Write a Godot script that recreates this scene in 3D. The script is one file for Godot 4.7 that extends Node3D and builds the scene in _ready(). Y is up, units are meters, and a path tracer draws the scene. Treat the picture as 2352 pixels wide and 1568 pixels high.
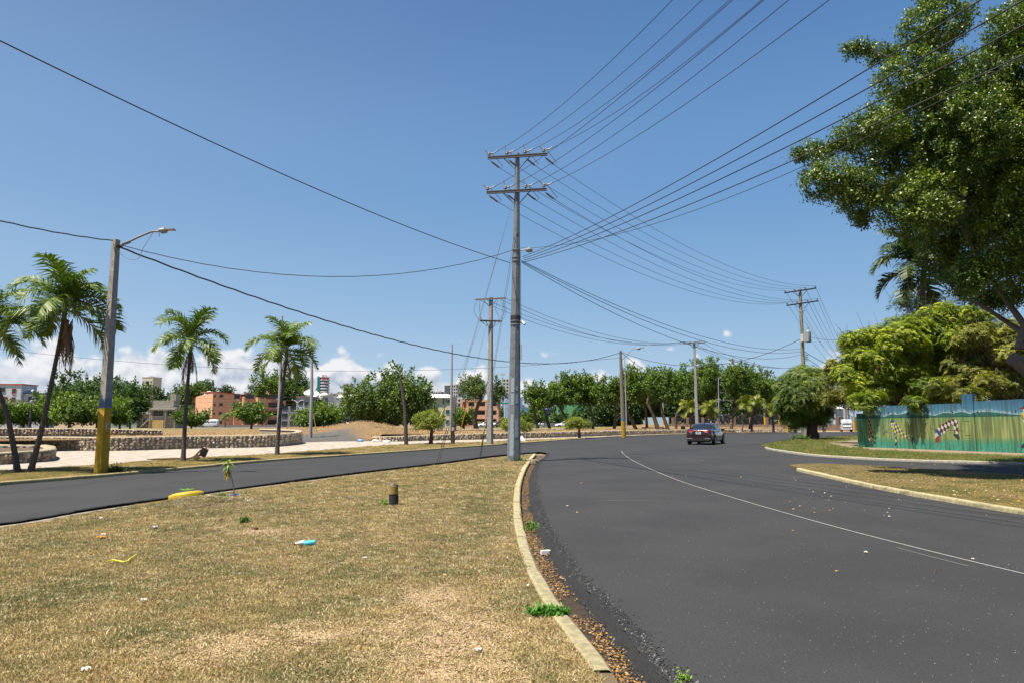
extends Node3D
# A wide road bending right past a mown median, palms and utility poles on the left, a painted wall and big trees on the right.
# Points were measured on the photograph (2352 px wide) and are laid out on the ground or at their own distance in metres.

const FOCAL := 1568.7
const PITCH := 0.11519
const EYE := 1.6

class Shape:
	var v := PackedVector3Array()
	var i := PackedInt32Array()
	var uv := PackedVector2Array()
	var c := PackedColorArray()
	var tint := Color.WHITE

	func p(a: Vector3, u := Vector2.ZERO) -> int:
		v.append(a)
		uv.append(u)
		c.append(tint)
		return v.size() - 1

	func quad(a: Vector3, b: Vector3, d: Vector3, e: Vector3) -> void:
		var k := v.size()
		p(a, Vector2(0, 0))
		p(b, Vector2(1, 0))
		p(d, Vector2(1, 1))
		p(e, Vector2(0, 1))
		i.append_array([k, k + 1, k + 2, k, k + 2, k + 3])

	func tri(a: Vector3, b: Vector3, d: Vector3) -> void:
		var k := v.size()
		p(a)
		p(b)
		p(d)
		i.append_array([k, k + 1, k + 2])

	func box(at: Vector3, size: Vector3, b := Basis.IDENTITY) -> void:
		var h := size * 0.5
		for n in 3:
			for s: float in [-1.0, 1.0]:
				var u := Vector3.ZERO
				var w := Vector3.ZERO
				var f := Vector3.ZERO
				f[n] = s * h[n]
				u[(n + 1) % 3] = h[(n + 1) % 3] * s
				w[(n + 2) % 3] = h[(n + 2) % 3]
				quad(at + b * (f - u + w), at + b * (f + u + w), at + b * (f + u - w), at + b * (f - u - w))

	# a box whose top is smaller than its bottom
	func taper(at: Vector3, low: Vector2, high: Vector2, tall: float, turn := 0.0) -> void:
		var b := Basis(Vector3.UP, turn)
		var q := []
		for k in 2:
			var s: Vector2 = (low if k == 0 else high) * 0.5
			var y := tall * k
			q.append([at + b * Vector3(-s.x, y, s.y), at + b * Vector3(s.x, y, s.y), at + b * Vector3(s.x, y, -s.y), at + b * Vector3(-s.x, y, -s.y)])
		for k in 4:
			var m := (k + 1) % 4
			quad(q[1][k], q[1][m], q[0][m], q[0][k])
		quad(q[1][3], q[1][2], q[1][1], q[1][0])

	func grid(rows: Array, closed := false) -> void:
		var first := v.size()
		var w: int = rows[0].size()
		for r in rows.size():
			for k in w:
				p(rows[r][k], Vector2(float(k) / w, float(r) / rows.size()))
		for r in rows.size() - 1:
			for k in (w if closed else w - 1):
				var a := first + r * w + k
				var b := first + r * w + (k + 1) % w
				i.append_array([a, b, b + w, a, b + w, a + w])

	func tube(pts: Array, rad: Array, sides := 6, cap := true) -> void:
		var rows := []
		var side := Vector3.ZERO
		for k in pts.size():
			var a: Vector3 = pts[maxi(k - 1, 0)]
			var b: Vector3 = pts[mini(k + 1, pts.size() - 1)]
			var t := (b - a).normalized()
			if side == Vector3.ZERO:
				side = t.cross(Vector3.FORWARD if absf(t.y) > 0.9 else Vector3.UP).normalized()
			side = (side - t * side.dot(t)).normalized()
			var up := t.cross(side)
			var row := PackedVector3Array()
			var r: float = rad[mini(k, rad.size() - 1)]
			for j in sides:
				var g := TAU * j / sides
				row.append(pts[k] + (side * cos(g) + up * sin(g)) * r)
			rows.append(row)
		grid(rows, true)
		if cap:
			for e: int in [0, rows.size() - 1]:
				var m := v.size()
				p(pts[e])
				for j in sides:
					p(rows[e][j])
				for j in sides:
					i.append_array([m, m + 1 + j, m + 1 + (j + 1) % sides])

	# profile: Vector2(radius, height)
	func lathe(at: Vector3, profile: Array, sides := 12, b := Basis.IDENTITY) -> void:
		var rows := []
		for q: Vector2 in profile:
			var row := PackedVector3Array()
			for j in sides:
				var g := TAU * j / sides
				row.append(at + b * Vector3(cos(g) * q.x, q.y, sin(g) * q.x))
			rows.append(row)
		grid(rows, true)

	func sphere(at: Vector3, r: Vector3, sides := 8, rings := 6) -> void:
		var rows := []
		for k in rings + 1:
			var row := PackedVector3Array()
			var e := PI * (float(k) / rings - 0.5)
			for j in sides:
				var g := TAU * j / sides
				row.append(at + Vector3(cos(e) * cos(g) * r.x, sin(e) * r.y, cos(e) * sin(g) * r.z))
			rows.append(row)
		grid(rows, true)

	func facet() -> void:
		var nv := PackedVector3Array()
		var nu := PackedVector2Array()
		var nc := PackedColorArray()
		for k in i:
			nv.append(v[k])
			nu.append(uv[k])
			nc.append(c[k])
		v = nv
		uv = nu
		c = nc
		i = PackedInt32Array(range(v.size()))

	func commit() -> ArrayMesh:
		var n := PackedVector3Array()
		n.resize(v.size())
		for k in range(0, i.size(), 3):
			var g := (v[i[k + 2]] - v[i[k]]).cross(v[i[k + 1]] - v[i[k]])
			n[i[k]] += g
			n[i[k + 1]] += g
			n[i[k + 2]] += g
		for k in n.size():
			n[k] = n[k].normalized() if n[k].length_squared() > 1e-20 else Vector3.UP
		var a := []
		a.resize(Mesh.ARRAY_MAX)
		a[Mesh.ARRAY_VERTEX] = v
		a[Mesh.ARRAY_NORMAL] = n
		a[Mesh.ARRAY_TEX_UV] = uv
		a[Mesh.ARRAY_COLOR] = c
		a[Mesh.ARRAY_INDEX] = i
		var m := ArrayMesh.new()
		m.add_surface_from_arrays(Mesh.PRIMITIVE_TRIANGLES, a)
		return m


var rng := RandomNumberGenerator.new()
var noise := FastNoiseLite.new()
var taken := {}
var textures := {}
var mats := {}

# ---------------------------------------------------------------- measuring
func ray(u: float, v: float) -> Vector3:
	var x := (u - 1176.0) / FOCAL
	var y := (784.0 - v) / FOCAL
	return Vector3(x, y * cos(PITCH) + sin(PITCH), y * sin(PITCH) - cos(PITCH))

func spot(u: float, v: float, h := 0.0) -> Vector3:      # the point of the level h seen there
	var r := ray(u, v)
	return Vector3(0, EYE, 0) + r * ((h - EYE) / r.y)

func deep(u: float, v: float, d: float) -> Vector3:      # the point d metres away seen there
	var r := ray(u, v)
	return Vector3(0, EYE, 0) + r * (d / -r.z)

func spots(list: Array, h := 0.0) -> Array:
	var out := []
	for q: Vector2 in list:
		out.append(spot(q.x, q.y, h))
	return out

func px(d: float, n: float) -> float:                     # metres that n photo pixels span at d metres
	return n * d / FOCAL

# ---------------------------------------------------------------- naming
func numbered(called: String) -> String:
	var n: int = taken.get(called, 0)
	taken[called] = n + 1
	return called if n == 0 else "%s_%03d" % [called, n]

func tag(o: Node3D, label: String, category := "", group := "", kind := "") -> Node3D:
	if label:
		o.set_meta("label", label)
	if category:
		o.set_meta("category", category)
	if group:
		o.set_meta("group", group)
	if kind:
		o.set_meta("kind", kind)
	return o

func thing(called: String, label: String, category: String, at := Vector3.ZERO, turn := 0.0, group := "") -> Node3D:
	var o := Node3D.new()
	o.name = numbered(called)
	add_child(o, true)
	o.position = at
	o.rotation.y = turn
	return tag(o, label, category, group)

func put(called: String, shape: Variant, m: Material, parent: Node3D = null, at := Vector3.ZERO) -> MeshInstance3D:
	var o := MeshInstance3D.new()
	o.name = numbered(called) if parent == null else called
	o.mesh = shape.commit() if shape is Shape else shape
	o.material_override = m
	if parent == null:
		add_child(o, true)
	else:
		parent.add_child(o, true)
	o.position = at
	return o

func struct(called: String, shape: Variant, m: Material) -> MeshInstance3D:
	var o := put(called, shape, m)
	o.set_meta("kind", "structure")
	return o

func scatter(called: String, mesh: Mesh, m: Material, places: Array, tints: Array, parent: Node3D = null) -> MultiMeshInstance3D:
	var mm := MultiMesh.new()
	mm.transform_format = MultiMesh.TRANSFORM_3D
	mm.use_colors = true
	mm.mesh = mesh
	mm.instance_count = places.size()
	for k in places.size():
		mm.set_instance_transform(k, places[k])
		mm.set_instance_color(k, tints[k])
	var o := MultiMeshInstance3D.new()
	o.name = numbered(called) if parent == null else called
	o.multimesh = mm
	o.material_override = m
	if parent == null:
		add_child(o, true)
	else:
		parent.add_child(o, true)
	o.set_meta("kind", "stuff")
	return o

# ---------------------------------------------------------------- materials (colours are linear, real-world values)
func noise_tex(key: String) -> Texture2D:
	if textures.has(key):
		return textures[key]
	var f := FastNoiseLite.new()
	f.seed = hash(key) % 1000
	f.noise_type = FastNoiseLite.TYPE_SIMPLEX
	var lo := 0.7
	var hi := 1.0
	var size := 512
	match key:
		"grain":
			f.frequency = 0.16
			f.fractal_octaves = 3
			lo = 0.72
		"blotch":
			f.frequency = 0.012
			f.fractal_octaves = 5
			lo = 0.78
		"wide":
			f.frequency = 0.006
			f.fractal_octaves = 6
			f.fractal_gain = 0.6
			lo = 0.74
		"stain":
			f.frequency = 0.02
			f.fractal_octaves = 4
			lo = 0.70
		"speck":
			f.noise_type = FastNoiseLite.TYPE_CELLULAR
			f.cellular_return_type = FastNoiseLite.RETURN_CELL_VALUE
			f.frequency = 0.22
			f.fractal_octaves = 2
			lo = 0.6
			size = 1024
		"height":
			f.frequency = 0.1
			f.fractal_octaves = 4
			lo = 0.0
	var g := Gradient.new()
	g.offsets = PackedFloat32Array([0.25, 0.75])
	if key == "speck":
		g.offsets = PackedFloat32Array([0.0, 0.72, 0.86, 1.0])
		g.colors = PackedColorArray([Color(0.55, 0.55, 0.55).linear_to_srgb(), Color(0.72, 0.72, 0.72).linear_to_srgb(), Color(0.9, 0.9, 0.9).linear_to_srgb(), Color(1, 1, 0.98)])
	else:
		g.colors = PackedColorArray([Color(lo, lo, lo).linear_to_srgb() if key != "height" else Color.BLACK, Color(hi, hi, hi)])
	var t := NoiseTexture2D.new()
	t.width = size
	t.height = size
	t.seamless = true
	t.noise = f
	t.color_ramp = g
	textures[key] = t
	return t

func mat(c: Color, rough := 0.85, fine := "", fine_size := 1.0, coarse := "", coarse_size := 10.0, bump := 0.0) -> StandardMaterial3D:
	var key := "%s %s %s %s %s %s %s" % [c, rough, fine, fine_size, coarse, coarse_size, bump]
	if mats.has(key):
		return mats[key]
	var m := StandardMaterial3D.new()
	m.albedo_color = c.linear_to_srgb()
	m.roughness = rough
	m.cull_mode = BaseMaterial3D.CULL_DISABLED
	if fine:
		m.albedo_texture = noise_tex(fine)
		m.uv1_triplanar = true
		m.uv1_world_triplanar = true
		m.uv1_scale = Vector3.ONE / fine_size
	if coarse:
		m.detail_enabled = true
		m.detail_blend_mode = BaseMaterial3D.BLEND_MODE_MUL
		m.detail_uv_layer = BaseMaterial3D.DETAIL_UV_2
		m.detail_albedo = noise_tex(coarse)
		m.uv2_triplanar = true
		m.uv2_world_triplanar = true
		m.uv2_scale = Vector3.ONE / coarse_size
	if bump > 0.0:
		m.heightmap_enabled = true
		m.heightmap_texture = noise_tex("height")
		m.heightmap_scale = bump
	mats[key] = m
	return m

func tinted(rough := 0.8, back := Color.BLACK) -> StandardMaterial3D:   # colours come with the vertices or the copies
	var key := "tinted %s %s" % [rough, back]
	if not mats.has(key):
		var m := StandardMaterial3D.new()
		m.vertex_color_use_as_albedo = true
		m.roughness = rough
		m.cull_mode = BaseMaterial3D.CULL_DISABLED
		if back != Color.BLACK:
			m.backlight_enabled = true
			m.backlight = back.linear_to_srgb()
		mats[key] = m
	return mats[key]

func glossy(c: Color, rough: float, metal := 0.0, coat := 0.0) -> StandardMaterial3D:
	var key := "glossy %s %s %s %s" % [c, rough, metal, coat]
	if not mats.has(key):
		var m := StandardMaterial3D.new()
		m.albedo_color = c.linear_to_srgb()
		m.roughness = rough
		m.metallic = metal
		m.cull_mode = BaseMaterial3D.CULL_DISABLED
		if coat > 0.0:
			m.clearcoat_enabled = true
			m.clearcoat = coat
			m.clearcoat_roughness = 0.05
		mats[key] = m
	return mats[key]

# ---------------------------------------------------------------- lines on the ground
func dense(path: Array, step: float, wobble := 0.0, salt := 0.0) -> Array:   # a smooth path with points every step metres
	var curve := Curve3D.new()
	for k in path.size():
		var a: Vector3 = path[maxi(k - 1, 0)]
		var b: Vector3 = path[mini(k + 1, path.size() - 1)]
		var t := (b - a) * 0.5
		var l0: float = (path[k] - a).length()
		var l1: float = (b - path[k]).length()
		var tn := t.normalized()
		curve.add_point(path[k], -tn * l0 * 0.33, tn * l1 * 0.33)
	curve.bake_interval = step
	var out := []
	var n := maxi(2, int(curve.get_baked_length() / step))
	for k in n + 1:
		var q := curve.sample_baked(curve.get_baked_length() * k / n)
		if wobble > 0.0:
			q += Vector3(noise.get_noise_2d(q.x * 60.0 + salt, q.z * 60.0), 0, noise.get_noise_2d(q.x * 60.0, q.z * 60.0 + 500.0 + salt)) * wobble
		out.append(q)
	return out

func across(path: Array, k: int) -> Vector3:              # to the right of the way along the path
	var t: Vector3 = path[mini(k + 1, path.size() - 1)] - path[maxi(k - 1, 0)]
	return Vector3(-t.z, 0, t.x).normalized()

func sheet(pts: Array, y: float, drop := 0.0) -> Shape:
	var s := Shape.new()
	var flat := PackedVector2Array()
	for q: Vector3 in pts:
		flat.append(Vector2(q.x, q.z))
		s.p(Vector3(q.x, y, q.z))
	var t := Geometry2D.triangulate_polygon(flat)
	if t.is_empty():
		push_warning("polygon could not be cut")
	s.i = t
	if drop > 0.0:
		for k in pts.size():
			var a := Vector3(pts[k].x, y, pts[k].z)
			var m := (k + 1) % pts.size()
			var b := Vector3(pts[m].x, y, pts[m].z)
			s.quad(a, b, b + Vector3.DOWN * drop, a + Vector3.DOWN * drop)
	return s

func ribbon(path: Array, profile: Array) -> Shape:        # profile: Vector2(sideways, up) swept along the path
	var s := Shape.new()
	var rows := []
	for k in path.size():
		var side := across(path, k)
		var row := PackedVector3Array()
		for q: Vector2 in profile:
			row.append(path[k] + side * q.x + Vector3.UP * q.y)
		rows.append(row)
	s.grid(rows)
	return s

func ground_mesh(x0: float, x1: float, z0: float, z1: float, nx: int, nz: int, height: Callable) -> Shape:
	var s := Shape.new()
	var rows := []
	for r in nz + 1:
		var row := PackedVector3Array()
		for k in nx + 1:
			var x := lerpf(x0, x1, float(k) / nx)
			var z := lerpf(z0, z1, float(r) / nz)
			row.append(Vector3(x, height.call(x, z), z))
		rows.append(row)
	s.grid(rows)
	return s

func inside(q: Vector3, poly: PackedVector2Array) -> bool:
	return Geometry2D.is_point_in_polygon(Vector2(q.x, q.z), poly)

func flat_poly(pts: Array) -> PackedVector2Array:
	var out := PackedVector2Array()
	for q: Vector3 in pts:
		out.append(Vector2(q.x, q.z))
	return out

# ---------------------------------------------------------------- the scene
func _ready() -> void:
	var cam := Camera3D.new()
	cam.name = "camera"
	add_child(cam)
	cam.position = Vector3(0, EYE, 0)
	cam.rotation.x = PITCH
	cam.fov = 53.07
	cam.near = 0.1
	cam.far = 6000.0
	cam.current = true

	var env := Environment.new()
	env.background_mode = Environment.BG_SKY
	var panorama := PanoramaSkyMaterial.new()
	panorama.panorama = ImageTexture.create_from_image(sky_picture())
	env.sky = Sky.new()
	env.sky.sky_material = panorama
	env.background_energy_multiplier = 0.47
	env.tonemap_mode = Environment.TONE_MAPPER_LINEAR
	env.tonemap_exposure = 2.1
	env.sdfgi_enabled = true
	env.ssao_enabled = true
	env.ssil_enabled = true
	var we := WorldEnvironment.new()
	we.name = "daylight"
	we.environment = env
	add_child(we)

	var sun := DirectionalLight3D.new()
	sun.name = "sun"
	sun.light_energy = 1.55
	sun.light_color = Color(1.0, 0.965, 0.9)
	sun.light_angular_distance = 0.5
	sun.shadow_enabled = true
	add_child(sun)
	sun.look_at_from_position(Vector3.ZERO, Vector3(3.7, -12.3, -2.7), Vector3.UP)

	noise.seed = 7
	noise.frequency = 0.05
	rng.seed = 11
	build_ground()
	build_park()
	build_walls()
	build_buildings()
	build_big_trees()
	build_park_trees()
	build_palms()
	build_poles()
	build_cables()
	build_vehicles()
	build_small_things()
	build_grass()


func fbm(f: FastNoiseLite, a: float, e: float, k: float) -> float:
	return f.get_noise_3d(sin(a) * 57.3 * k, e * k * 1.25, cos(a) * 57.3 * k)

func cloud(f: FastNoiseLite, g: FastNoiseLite, a: float, e: float) -> float:
	var deg := rad_to_deg(a)
	var left := smoothstep(-4.0, -16.0, deg)
	var top := lerpf(4.3, 5.0, left) + 1.3 * g.get_noise_2d(deg * 2.2, 4.0)
	var base := (top - e) / lerpf(2.6, 2.2, left)
	base = minf(base, lerpf(0.46, 0.60, left))
	if e > 3.4:
		base = maxf(base, lerpf(-0.42, -1.0, left))
	return base + 0.95 * fbm(f, a, e, 1.0) + 0.16 * lerpf(1.0, 0.0, left) * g.get_noise_2d(deg * 6.0, e * 9.0) - lerpf(0.05, 0.0, left)

func sky_picture() -> Image:
	var f := FastNoiseLite.new()
	f.seed = 21
	f.noise_type = FastNoiseLite.TYPE_SIMPLEX_SMOOTH
	f.frequency = 0.34
	f.fractal_octaves = 5
	f.fractal_gain = 0.52
	var g := FastNoiseLite.new()
	g.seed = 5
	g.frequency = 0.06
	g.fractal_octaves = 3
	var w := 4096
	var h := 2048
	var data := PackedFloat32Array()
	for y in h:
		var e := 90.0 - (y + 0.5) / h * 180.0
		var s := sin(deg_to_rad(maxf(e, 0.0)))
		var row := PackedFloat32Array()
		row.resize(w * 4)
		var c := Color(0.47, 0.64, 0.79).lerp(Color(0.275, 0.475, 0.73), smoothstep(0.0, 0.18, s))
		c = c.lerp(Color(0.155, 0.335, 0.625), smoothstep(0.12, 0.34, s)).lerp(Color(0.082, 0.205, 0.465), smoothstep(0.3, 0.6, s)).lerp(Color(0.05, 0.14, 0.38), smoothstep(0.6, 1.0, s))
		if e < -1.0:
			c = Color(0.3, 0.28, 0.24)
		for x in range(0, w):
			var a := (fposmod((x + 0.5) / w + 0.5, 1.0) - 0.5) * TAU      # the panorama begins straight ahead
			var o := c
			if e > 0.0:
				var pale := pow(0.5 + 0.5 * cos(a + 1.5), 2.2)           # paler towards the left, where the sun stands
				o = c.lerp(c * 1.04 + Color(0.10, 0.075, 0.03), pale)
			if e > -0.6 and e < 9.0:
				var d := cloud(f, g, a, e)
				if d > -0.04:
					var up := cloud(f, g, a - 0.006, e + 0.55)
					var light := clampf(0.56 + (d - up) * 1.15 + clampf(0.18 - d, 0.0, 0.2), 0.0, 1.0)
					var white := Color(0.40, 0.49, 0.62).lerp(Color(0.90, 0.91, 0.93), light)
					white = white.lerp(Color(0.46, 0.60, 0.76), 0.55 * smoothstep(3.0, 0.2, e))
					o = o.lerp(white, smoothstep(-0.04, 0.34, d))
			row[x * 4] = o.r
			row[x * 4 + 1] = o.g
			row[x * 4 + 2] = o.b
			row[x * 4 + 3] = 1.0
		data.append_array(row)
	return Image.create_from_data(w, h, false, Image.FORMAT_RGBAF, data.to_byte_array())


# ---------------------------------------------------------------- ground
var road_far := []
var median_left := []
var median_right := []
var road_left_edge := []
var road_right_edge := []
var low_island := []
var high_island := []
var verge_far := []
var walk_far := []

func build_ground() -> void:
	var soil := mat(Color(0.30, 0.215, 0.115), 0.95, "grain", 0.7, "wide", 30.0)
	struct("ground", ground_mesh(-2600, 2600, -4200, 300, 40, 40, func(_x: float, _z: float) -> float: return -0.1), soil)

	# the curves
	road_far = dense(spots([Vector2(-500, 1180), Vector2(-200, 1133), Vector2(0, 1113), Vector2(200, 1097), Vector2(420, 1077), Vector2(636, 1057), Vector2(800, 1046), Vector2(940, 1036), Vector2(1130, 1022), Vector2(1250, 1013.5), Vector2(1360, 1005), Vector2(1440, 1001), Vector2(1560, 996.5), Vector2(1700, 993), Vector2(1830, 991.6), Vector2(1900, 990.8), Vector2(1990, 990.3), Vector2(2250, 990.0)]), 0.8)
	var left_back := [Vector3(-24, 0, 8), Vector3(-14.0, 0, -2.5)]
	median_left = left_back.duplicate()
	median_left.append_array(spots([Vector2(0, 1204), Vector2(200, 1172), Vector2(400, 1143), Vector2(560, 1120), Vector2(700, 1102), Vector2(850, 1083), Vector2(1000, 1066), Vector2(1130, 1049), Vector2(1190, 1043), Vector2(1232, 1039.5)]))
	median_left = dense(median_left, 0.4)
	median_right = [Vector3(1.2, 0, 8), Vector3(0.8, 0, 0)]
	median_right.append_array(spots([Vector2(1402, 1540), Vector2(1345, 1465), Vector2(1290, 1395), Vector2(1244, 1320), Vector2(1214, 1250), Vector2(1199, 1190), Vector2(1195, 1140), Vector2(1198, 1110), Vector2(1207, 1080), Vector2(1222, 1054), Vector2(1234, 1040)]))
	median_right = dense(median_right, 0.25)
	road_left_edge = [Vector3(-27, 0, 8), Vector3(-14.1, 0, -2.7)]
	road_left_edge.append_array(spots([Vector2(0, 1199), Vector2(200, 1166), Vector2(400, 1138), Vector2(560, 1116), Vector2(700, 1097), Vector2(850, 1079), Vector2(1000, 1062), Vector2(1130, 1045), Vector2(1190, 1040), Vector2(1240, 1036.5)]))
	road_left_edge = dense(road_left_edge, 0.10, 0.05)
	road_right_edge = spots([Vector2(1258, 1040), Vector2(1256, 1046), Vector2(1240, 1058), Vector2(1226, 1082), Vector2(1222, 1112), Vector2(1230, 1160), Vector2(1253, 1222), Vector2(1300, 1300), Vector2(1380, 1390), Vector2(1460, 1480), Vector2(1530, 1562)])
	road_right_edge.append_array([Vector3(1.5, 0, -1.5), Vector3(2.6, 0, 8)])
	road_right_edge = dense(road_right_edge, 0.05, 0.045, 90.0)

	var outline := []
	outline.append_array(road_far)
	outline.append_array([Vector3(110, 0, -104), Vector3(110, 0, 9)])
	var right_back := road_right_edge.duplicate()
	right_back.reverse()
	outline.append_array(right_back)
	var left_way := road_left_edge.duplicate()
	left_way.reverse()
	outline.append_array(left_way)
	var tar := mat(Color(0.034, 0.034, 0.0355), 0.85, "speck", 2.0, "wide", 11.0, 0.5)
	struct("road", sheet(outline, 0.0), tar)
	# the raw sloping edges of the new asphalt
	var raw := mat(Color(0.022, 0.022, 0.024), 0.8, "speck", 0.8, "", 1.0, 1.5)
	var e1 := Shape.new()
	for way: Array in [road_right_edge, left_way]:
		var rows := []
		for k in way.size():
			var side := across(way, k)
			var q: Vector3 = way[k]
			var n := 0.5 + 0.5 * noise.get_noise_2d(q.x * 90.0, q.z * 90.0)
			var j := func() -> Vector3: return Vector3(rng.randfn(), rng.randfn() * 0.7, rng.randfn()) * 0.011
			rows.append(PackedVector3Array([q - side * (0.05 + 0.12 * n), q - side * 0.03 + Vector3.UP * 0.006 + j.call(), q + side * 0.01 + Vector3.UP * -0.006 + j.call(), q + side * (0.03 + 0.03 * n) + Vector3.UP * -0.03 + j.call(), q + side * (0.05 + 0.05 * n) + Vector3.UP * -0.06 + j.call(), q + side * (0.07 + 0.09 * n) + Vector3.UP * -0.105]))
		e1.grid(rows)
	struct("road_edge", e1, raw)

	# the mown median, one sheet between its two edges
	var lawn := mat(Color(1, 1, 0.999), 0.95, "grain", 0.35, "wide", 7.0, 1.0)
	var s := Shape.new()
	var rows := []
	var shade := PackedColorArray()
	for k in 241:
		var z := lerpf(7.5, -33.6, k / 240.0)
		var a := at_depth(median_left, z)
		var b := at_depth(median_right, z)
		var row := PackedVector3Array()
		for j in 61:
			var t := j / 60.0
			var q := Vector3(lerpf(a, b, t), 0, z)
			q.y = lawn_height(t, q)
			row.append(q)
			var tone := lawn_tone(q)
			shade.append(Color(0.31, 0.225, 0.12).lerp(Color(0.24, 0.20, 0.095), clampf(tone.y, 0.0, 1.0)).lerp(Color(0.34, 0.235, 0.135), tone.x * 0.8))
		rows.append(row)
	s.grid(rows)
	s.c = shade
	lawn.vertex_color_use_as_albedo = true
	struct("median_lawn", s, lawn)

	# the dirty gutter between kerb and asphalt
	var bed := ribbon(median_right, [Vector2(-0.05, -0.094), Vector2(0.25, -0.088), Vector2(0.62, -0.094)])
	struct("gutter_soil", bed, mat(Color(0.17, 0.12, 0.075), 0.95, "grain", 0.2, "stain", 1.2, 1.5))

	# kerbs
	var yellow := mat(Color(0.62, 0.54, 0.31), 0.85, "grain", 0.22, "stain", 1.3, 0.5)
	var grey := mat(Color(0.50, 0.46, 0.37), 0.85, "grain", 0.22, "stain", 1.3, 0.5)
	var kp := []
	for q: Vector3 in median_right:
		if q.z < -4.45 and q.z > -33.4:
			kp.append(q)
	kerb("median_kerb", kp, 0.15, 0.035, yellow)
	var flush := []
	for q: Vector3 in median_left:
		if q.z < -3.0:
			flush.append(q)
	struct("median_edging", ribbon(flush, [Vector2(-0.12, -0.09), Vector2(-0.12, -0.035), Vector2(-0.02, -0.03), Vector2(-0.02, -0.09)]), grey)
	kerb("verge_kerb", road_far.slice(0, road_far.size() - 60), -0.14, 0.09, mat(Color(0.52, 0.42, 0.20), 0.85, "grain", 0.3, "stain", 2.0, 0.5))

	# verge and pavement on the far side
	verge_far = spots([Vector2(-500, 1112), Vector2(-300, 1100), Vector2(0, 1084.4), Vector2(76, 1079.7), Vector2(225, 1070.7), Vector2(287, 1065), Vector2(433, 1054.8), Vector2(603, 1045.3), Vector2(761, 1033.4), Vector2(920, 1021.5), Vector2(1119, 1015), Vector2(1320, 1006.4), Vector2(1450, 1000), Vector2(1572, 995.6), Vector2(1700, 992.2)])
	verge_far = dense(verge_far, 0.6, 0.18)
	var strip := []
	for q: Vector3 in road_far:
		if q.x < 37.0 or q.z > -96.0:
			strip.append(q + Vector3(-0.05, 0, -0.1))
	var back := verge_far.duplicate()
	back.reverse()
	strip.append_array(back)
	struct("verge", sheet(strip, 0.065), mat(Color(0.30, 0.22, 0.115), 0.95, "grain", 0.5, "wide", 8.0, 1.0))
	walk_far = spots([Vector2(-500, 1056), Vector2(-300, 1050), Vector2(0, 1040), Vector2(258, 1034), Vector2(450, 1029.5), Vector2(632, 1025), Vector2(700, 1016), Vector2(761, 1014), Vector2(873, 1012.5), Vector2(976, 1011.5), Vector2(1119, 1008.3), Vector2(1320, 1001.8), Vector2(1450, 996.5), Vector2(1572, 993.2), Vector2(1700, 990.4)])
	var slab := walk_far.duplicate()
	slab.reverse()
	var paving := verge_far.duplicate()
	for k in paving.size():
		paving[k] += Vector3(0.2, 0, 0.35)
	paving.append_array(slab)
	struct("pavement", sheet(paving, 0.035), mat(Color(0.44, 0.385, 0.32), 0.9, "grain", 0.8, "stain", 7.0, 0.3))

	# the two islands on the right
	low_island = spots([Vector2(1813, 1072), Vector2(1828, 1077), Vector2(1850, 1083), Vector2(1900, 1094), Vector2(2000, 1116.5), Vector2(2100, 1136.5), Vector2(2200, 1153.5), Vector2(2352, 1178.5), Vector2(2560, 1212), Vector2(2900, 1262)], 0.0)
	low_island = dense(low_island, 0.3)
	var lo := low_island.duplicate()
	var lo_up := dense(spots([Vector2(2900, 1136), Vector2(2560, 1111), Vector2(2352, 1096), Vector2(2250, 1089), Vector2(2100, 1079), Vector2(1950, 1071), Vector2(1880, 1068), Vector2(1830, 1069.5)]), 0.4, 0.12)
	lo.append_array(lo_up)
	struct("island", sheet(lo, 0.075, 0.08), mat(Color(0.22, 0.165, 0.09), 0.95, "grain", 0.35, "wide", 6.0, 1.0))
	kerb("island_kerb", low_island.slice(6), -0.15, 0.095, yellow)
	high_island = dense(spots([Vector2(1753, 1025), Vector2(1766, 1030.5), Vector2(1800, 1037), Vector2(1850, 1044), Vector2(1900, 1048.5), Vector2(2000, 1055), Vector2(2100, 1059), Vector2(2200, 1062), Vector2(2352, 1066), Vector2(2900, 1082)]), 0.3)
	var hi := high_island.duplicate()
	hi.append_array([Vector3(100, 0, -20), Vector3(100, 0, -70)])
	hi.append_array(dense(spots([Vector2(2300, 1001), Vector2(2050, 999.5), Vector2(1970, 1001), Vector2(1910, 1005), Vector2(1850, 1010), Vector2(1800, 1014.8), Vector2(1765, 1021)]), 0.5, 0.1))
	struct("island", sheet(hi, 0.085, 0.09), mat(Color(0.20, 0.17, 0.075), 0.95, "grain", 0.4, "wide", 5.0, 1.0))
	kerb("island_kerb", high_island.slice(10), -0.14, 0.095, grey)
	var path := spots([Vector2(1893, 1018.5), Vector2(1940, 1014), Vector2(1990, 1010.5), Vector2(2060, 1016), Vector2(2150, 1026), Vector2(2352, 1036), Vector2(2600, 1046), Vector2(2600, 1056), Vector2(2352, 1048.5), Vector2(2150, 1041.5), Vector2(2020, 1034), Vector2(1960, 1029), Vector2(1925, 1024)], 0.09)
	struct("footpath", sheet(dense(path, 0.4, 0.15), 0.091), mat(Color(0.30, 0.225, 0.15), 0.95, "grain", 0.6, "stain", 3.0, 0.5))

	# the white line
	var line := dense(spots([Vector2(1427, 1034.6), Vector2(1434, 1043), Vector2(1463, 1061.5), Vector2(1560, 1103), Vector2(1700, 1147), Vector2(1900, 1204), Vector2(2100, 1256), Vector2(2352, 1317), Vector2(2700, 1395)]), 0.25)
	struct("road_line", ribbon(line, [Vector2(-0.010, 0.005), Vector2(0.010, 0.005)]), mat(Color(0.40, 0.40, 0.39), 0.85, "grain", 0.08))
	var faint := dense(spots([Vector2(2060, 1257), Vector2(2130, 1276), Vector2(2225, 1300)]), 0.25)
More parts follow.
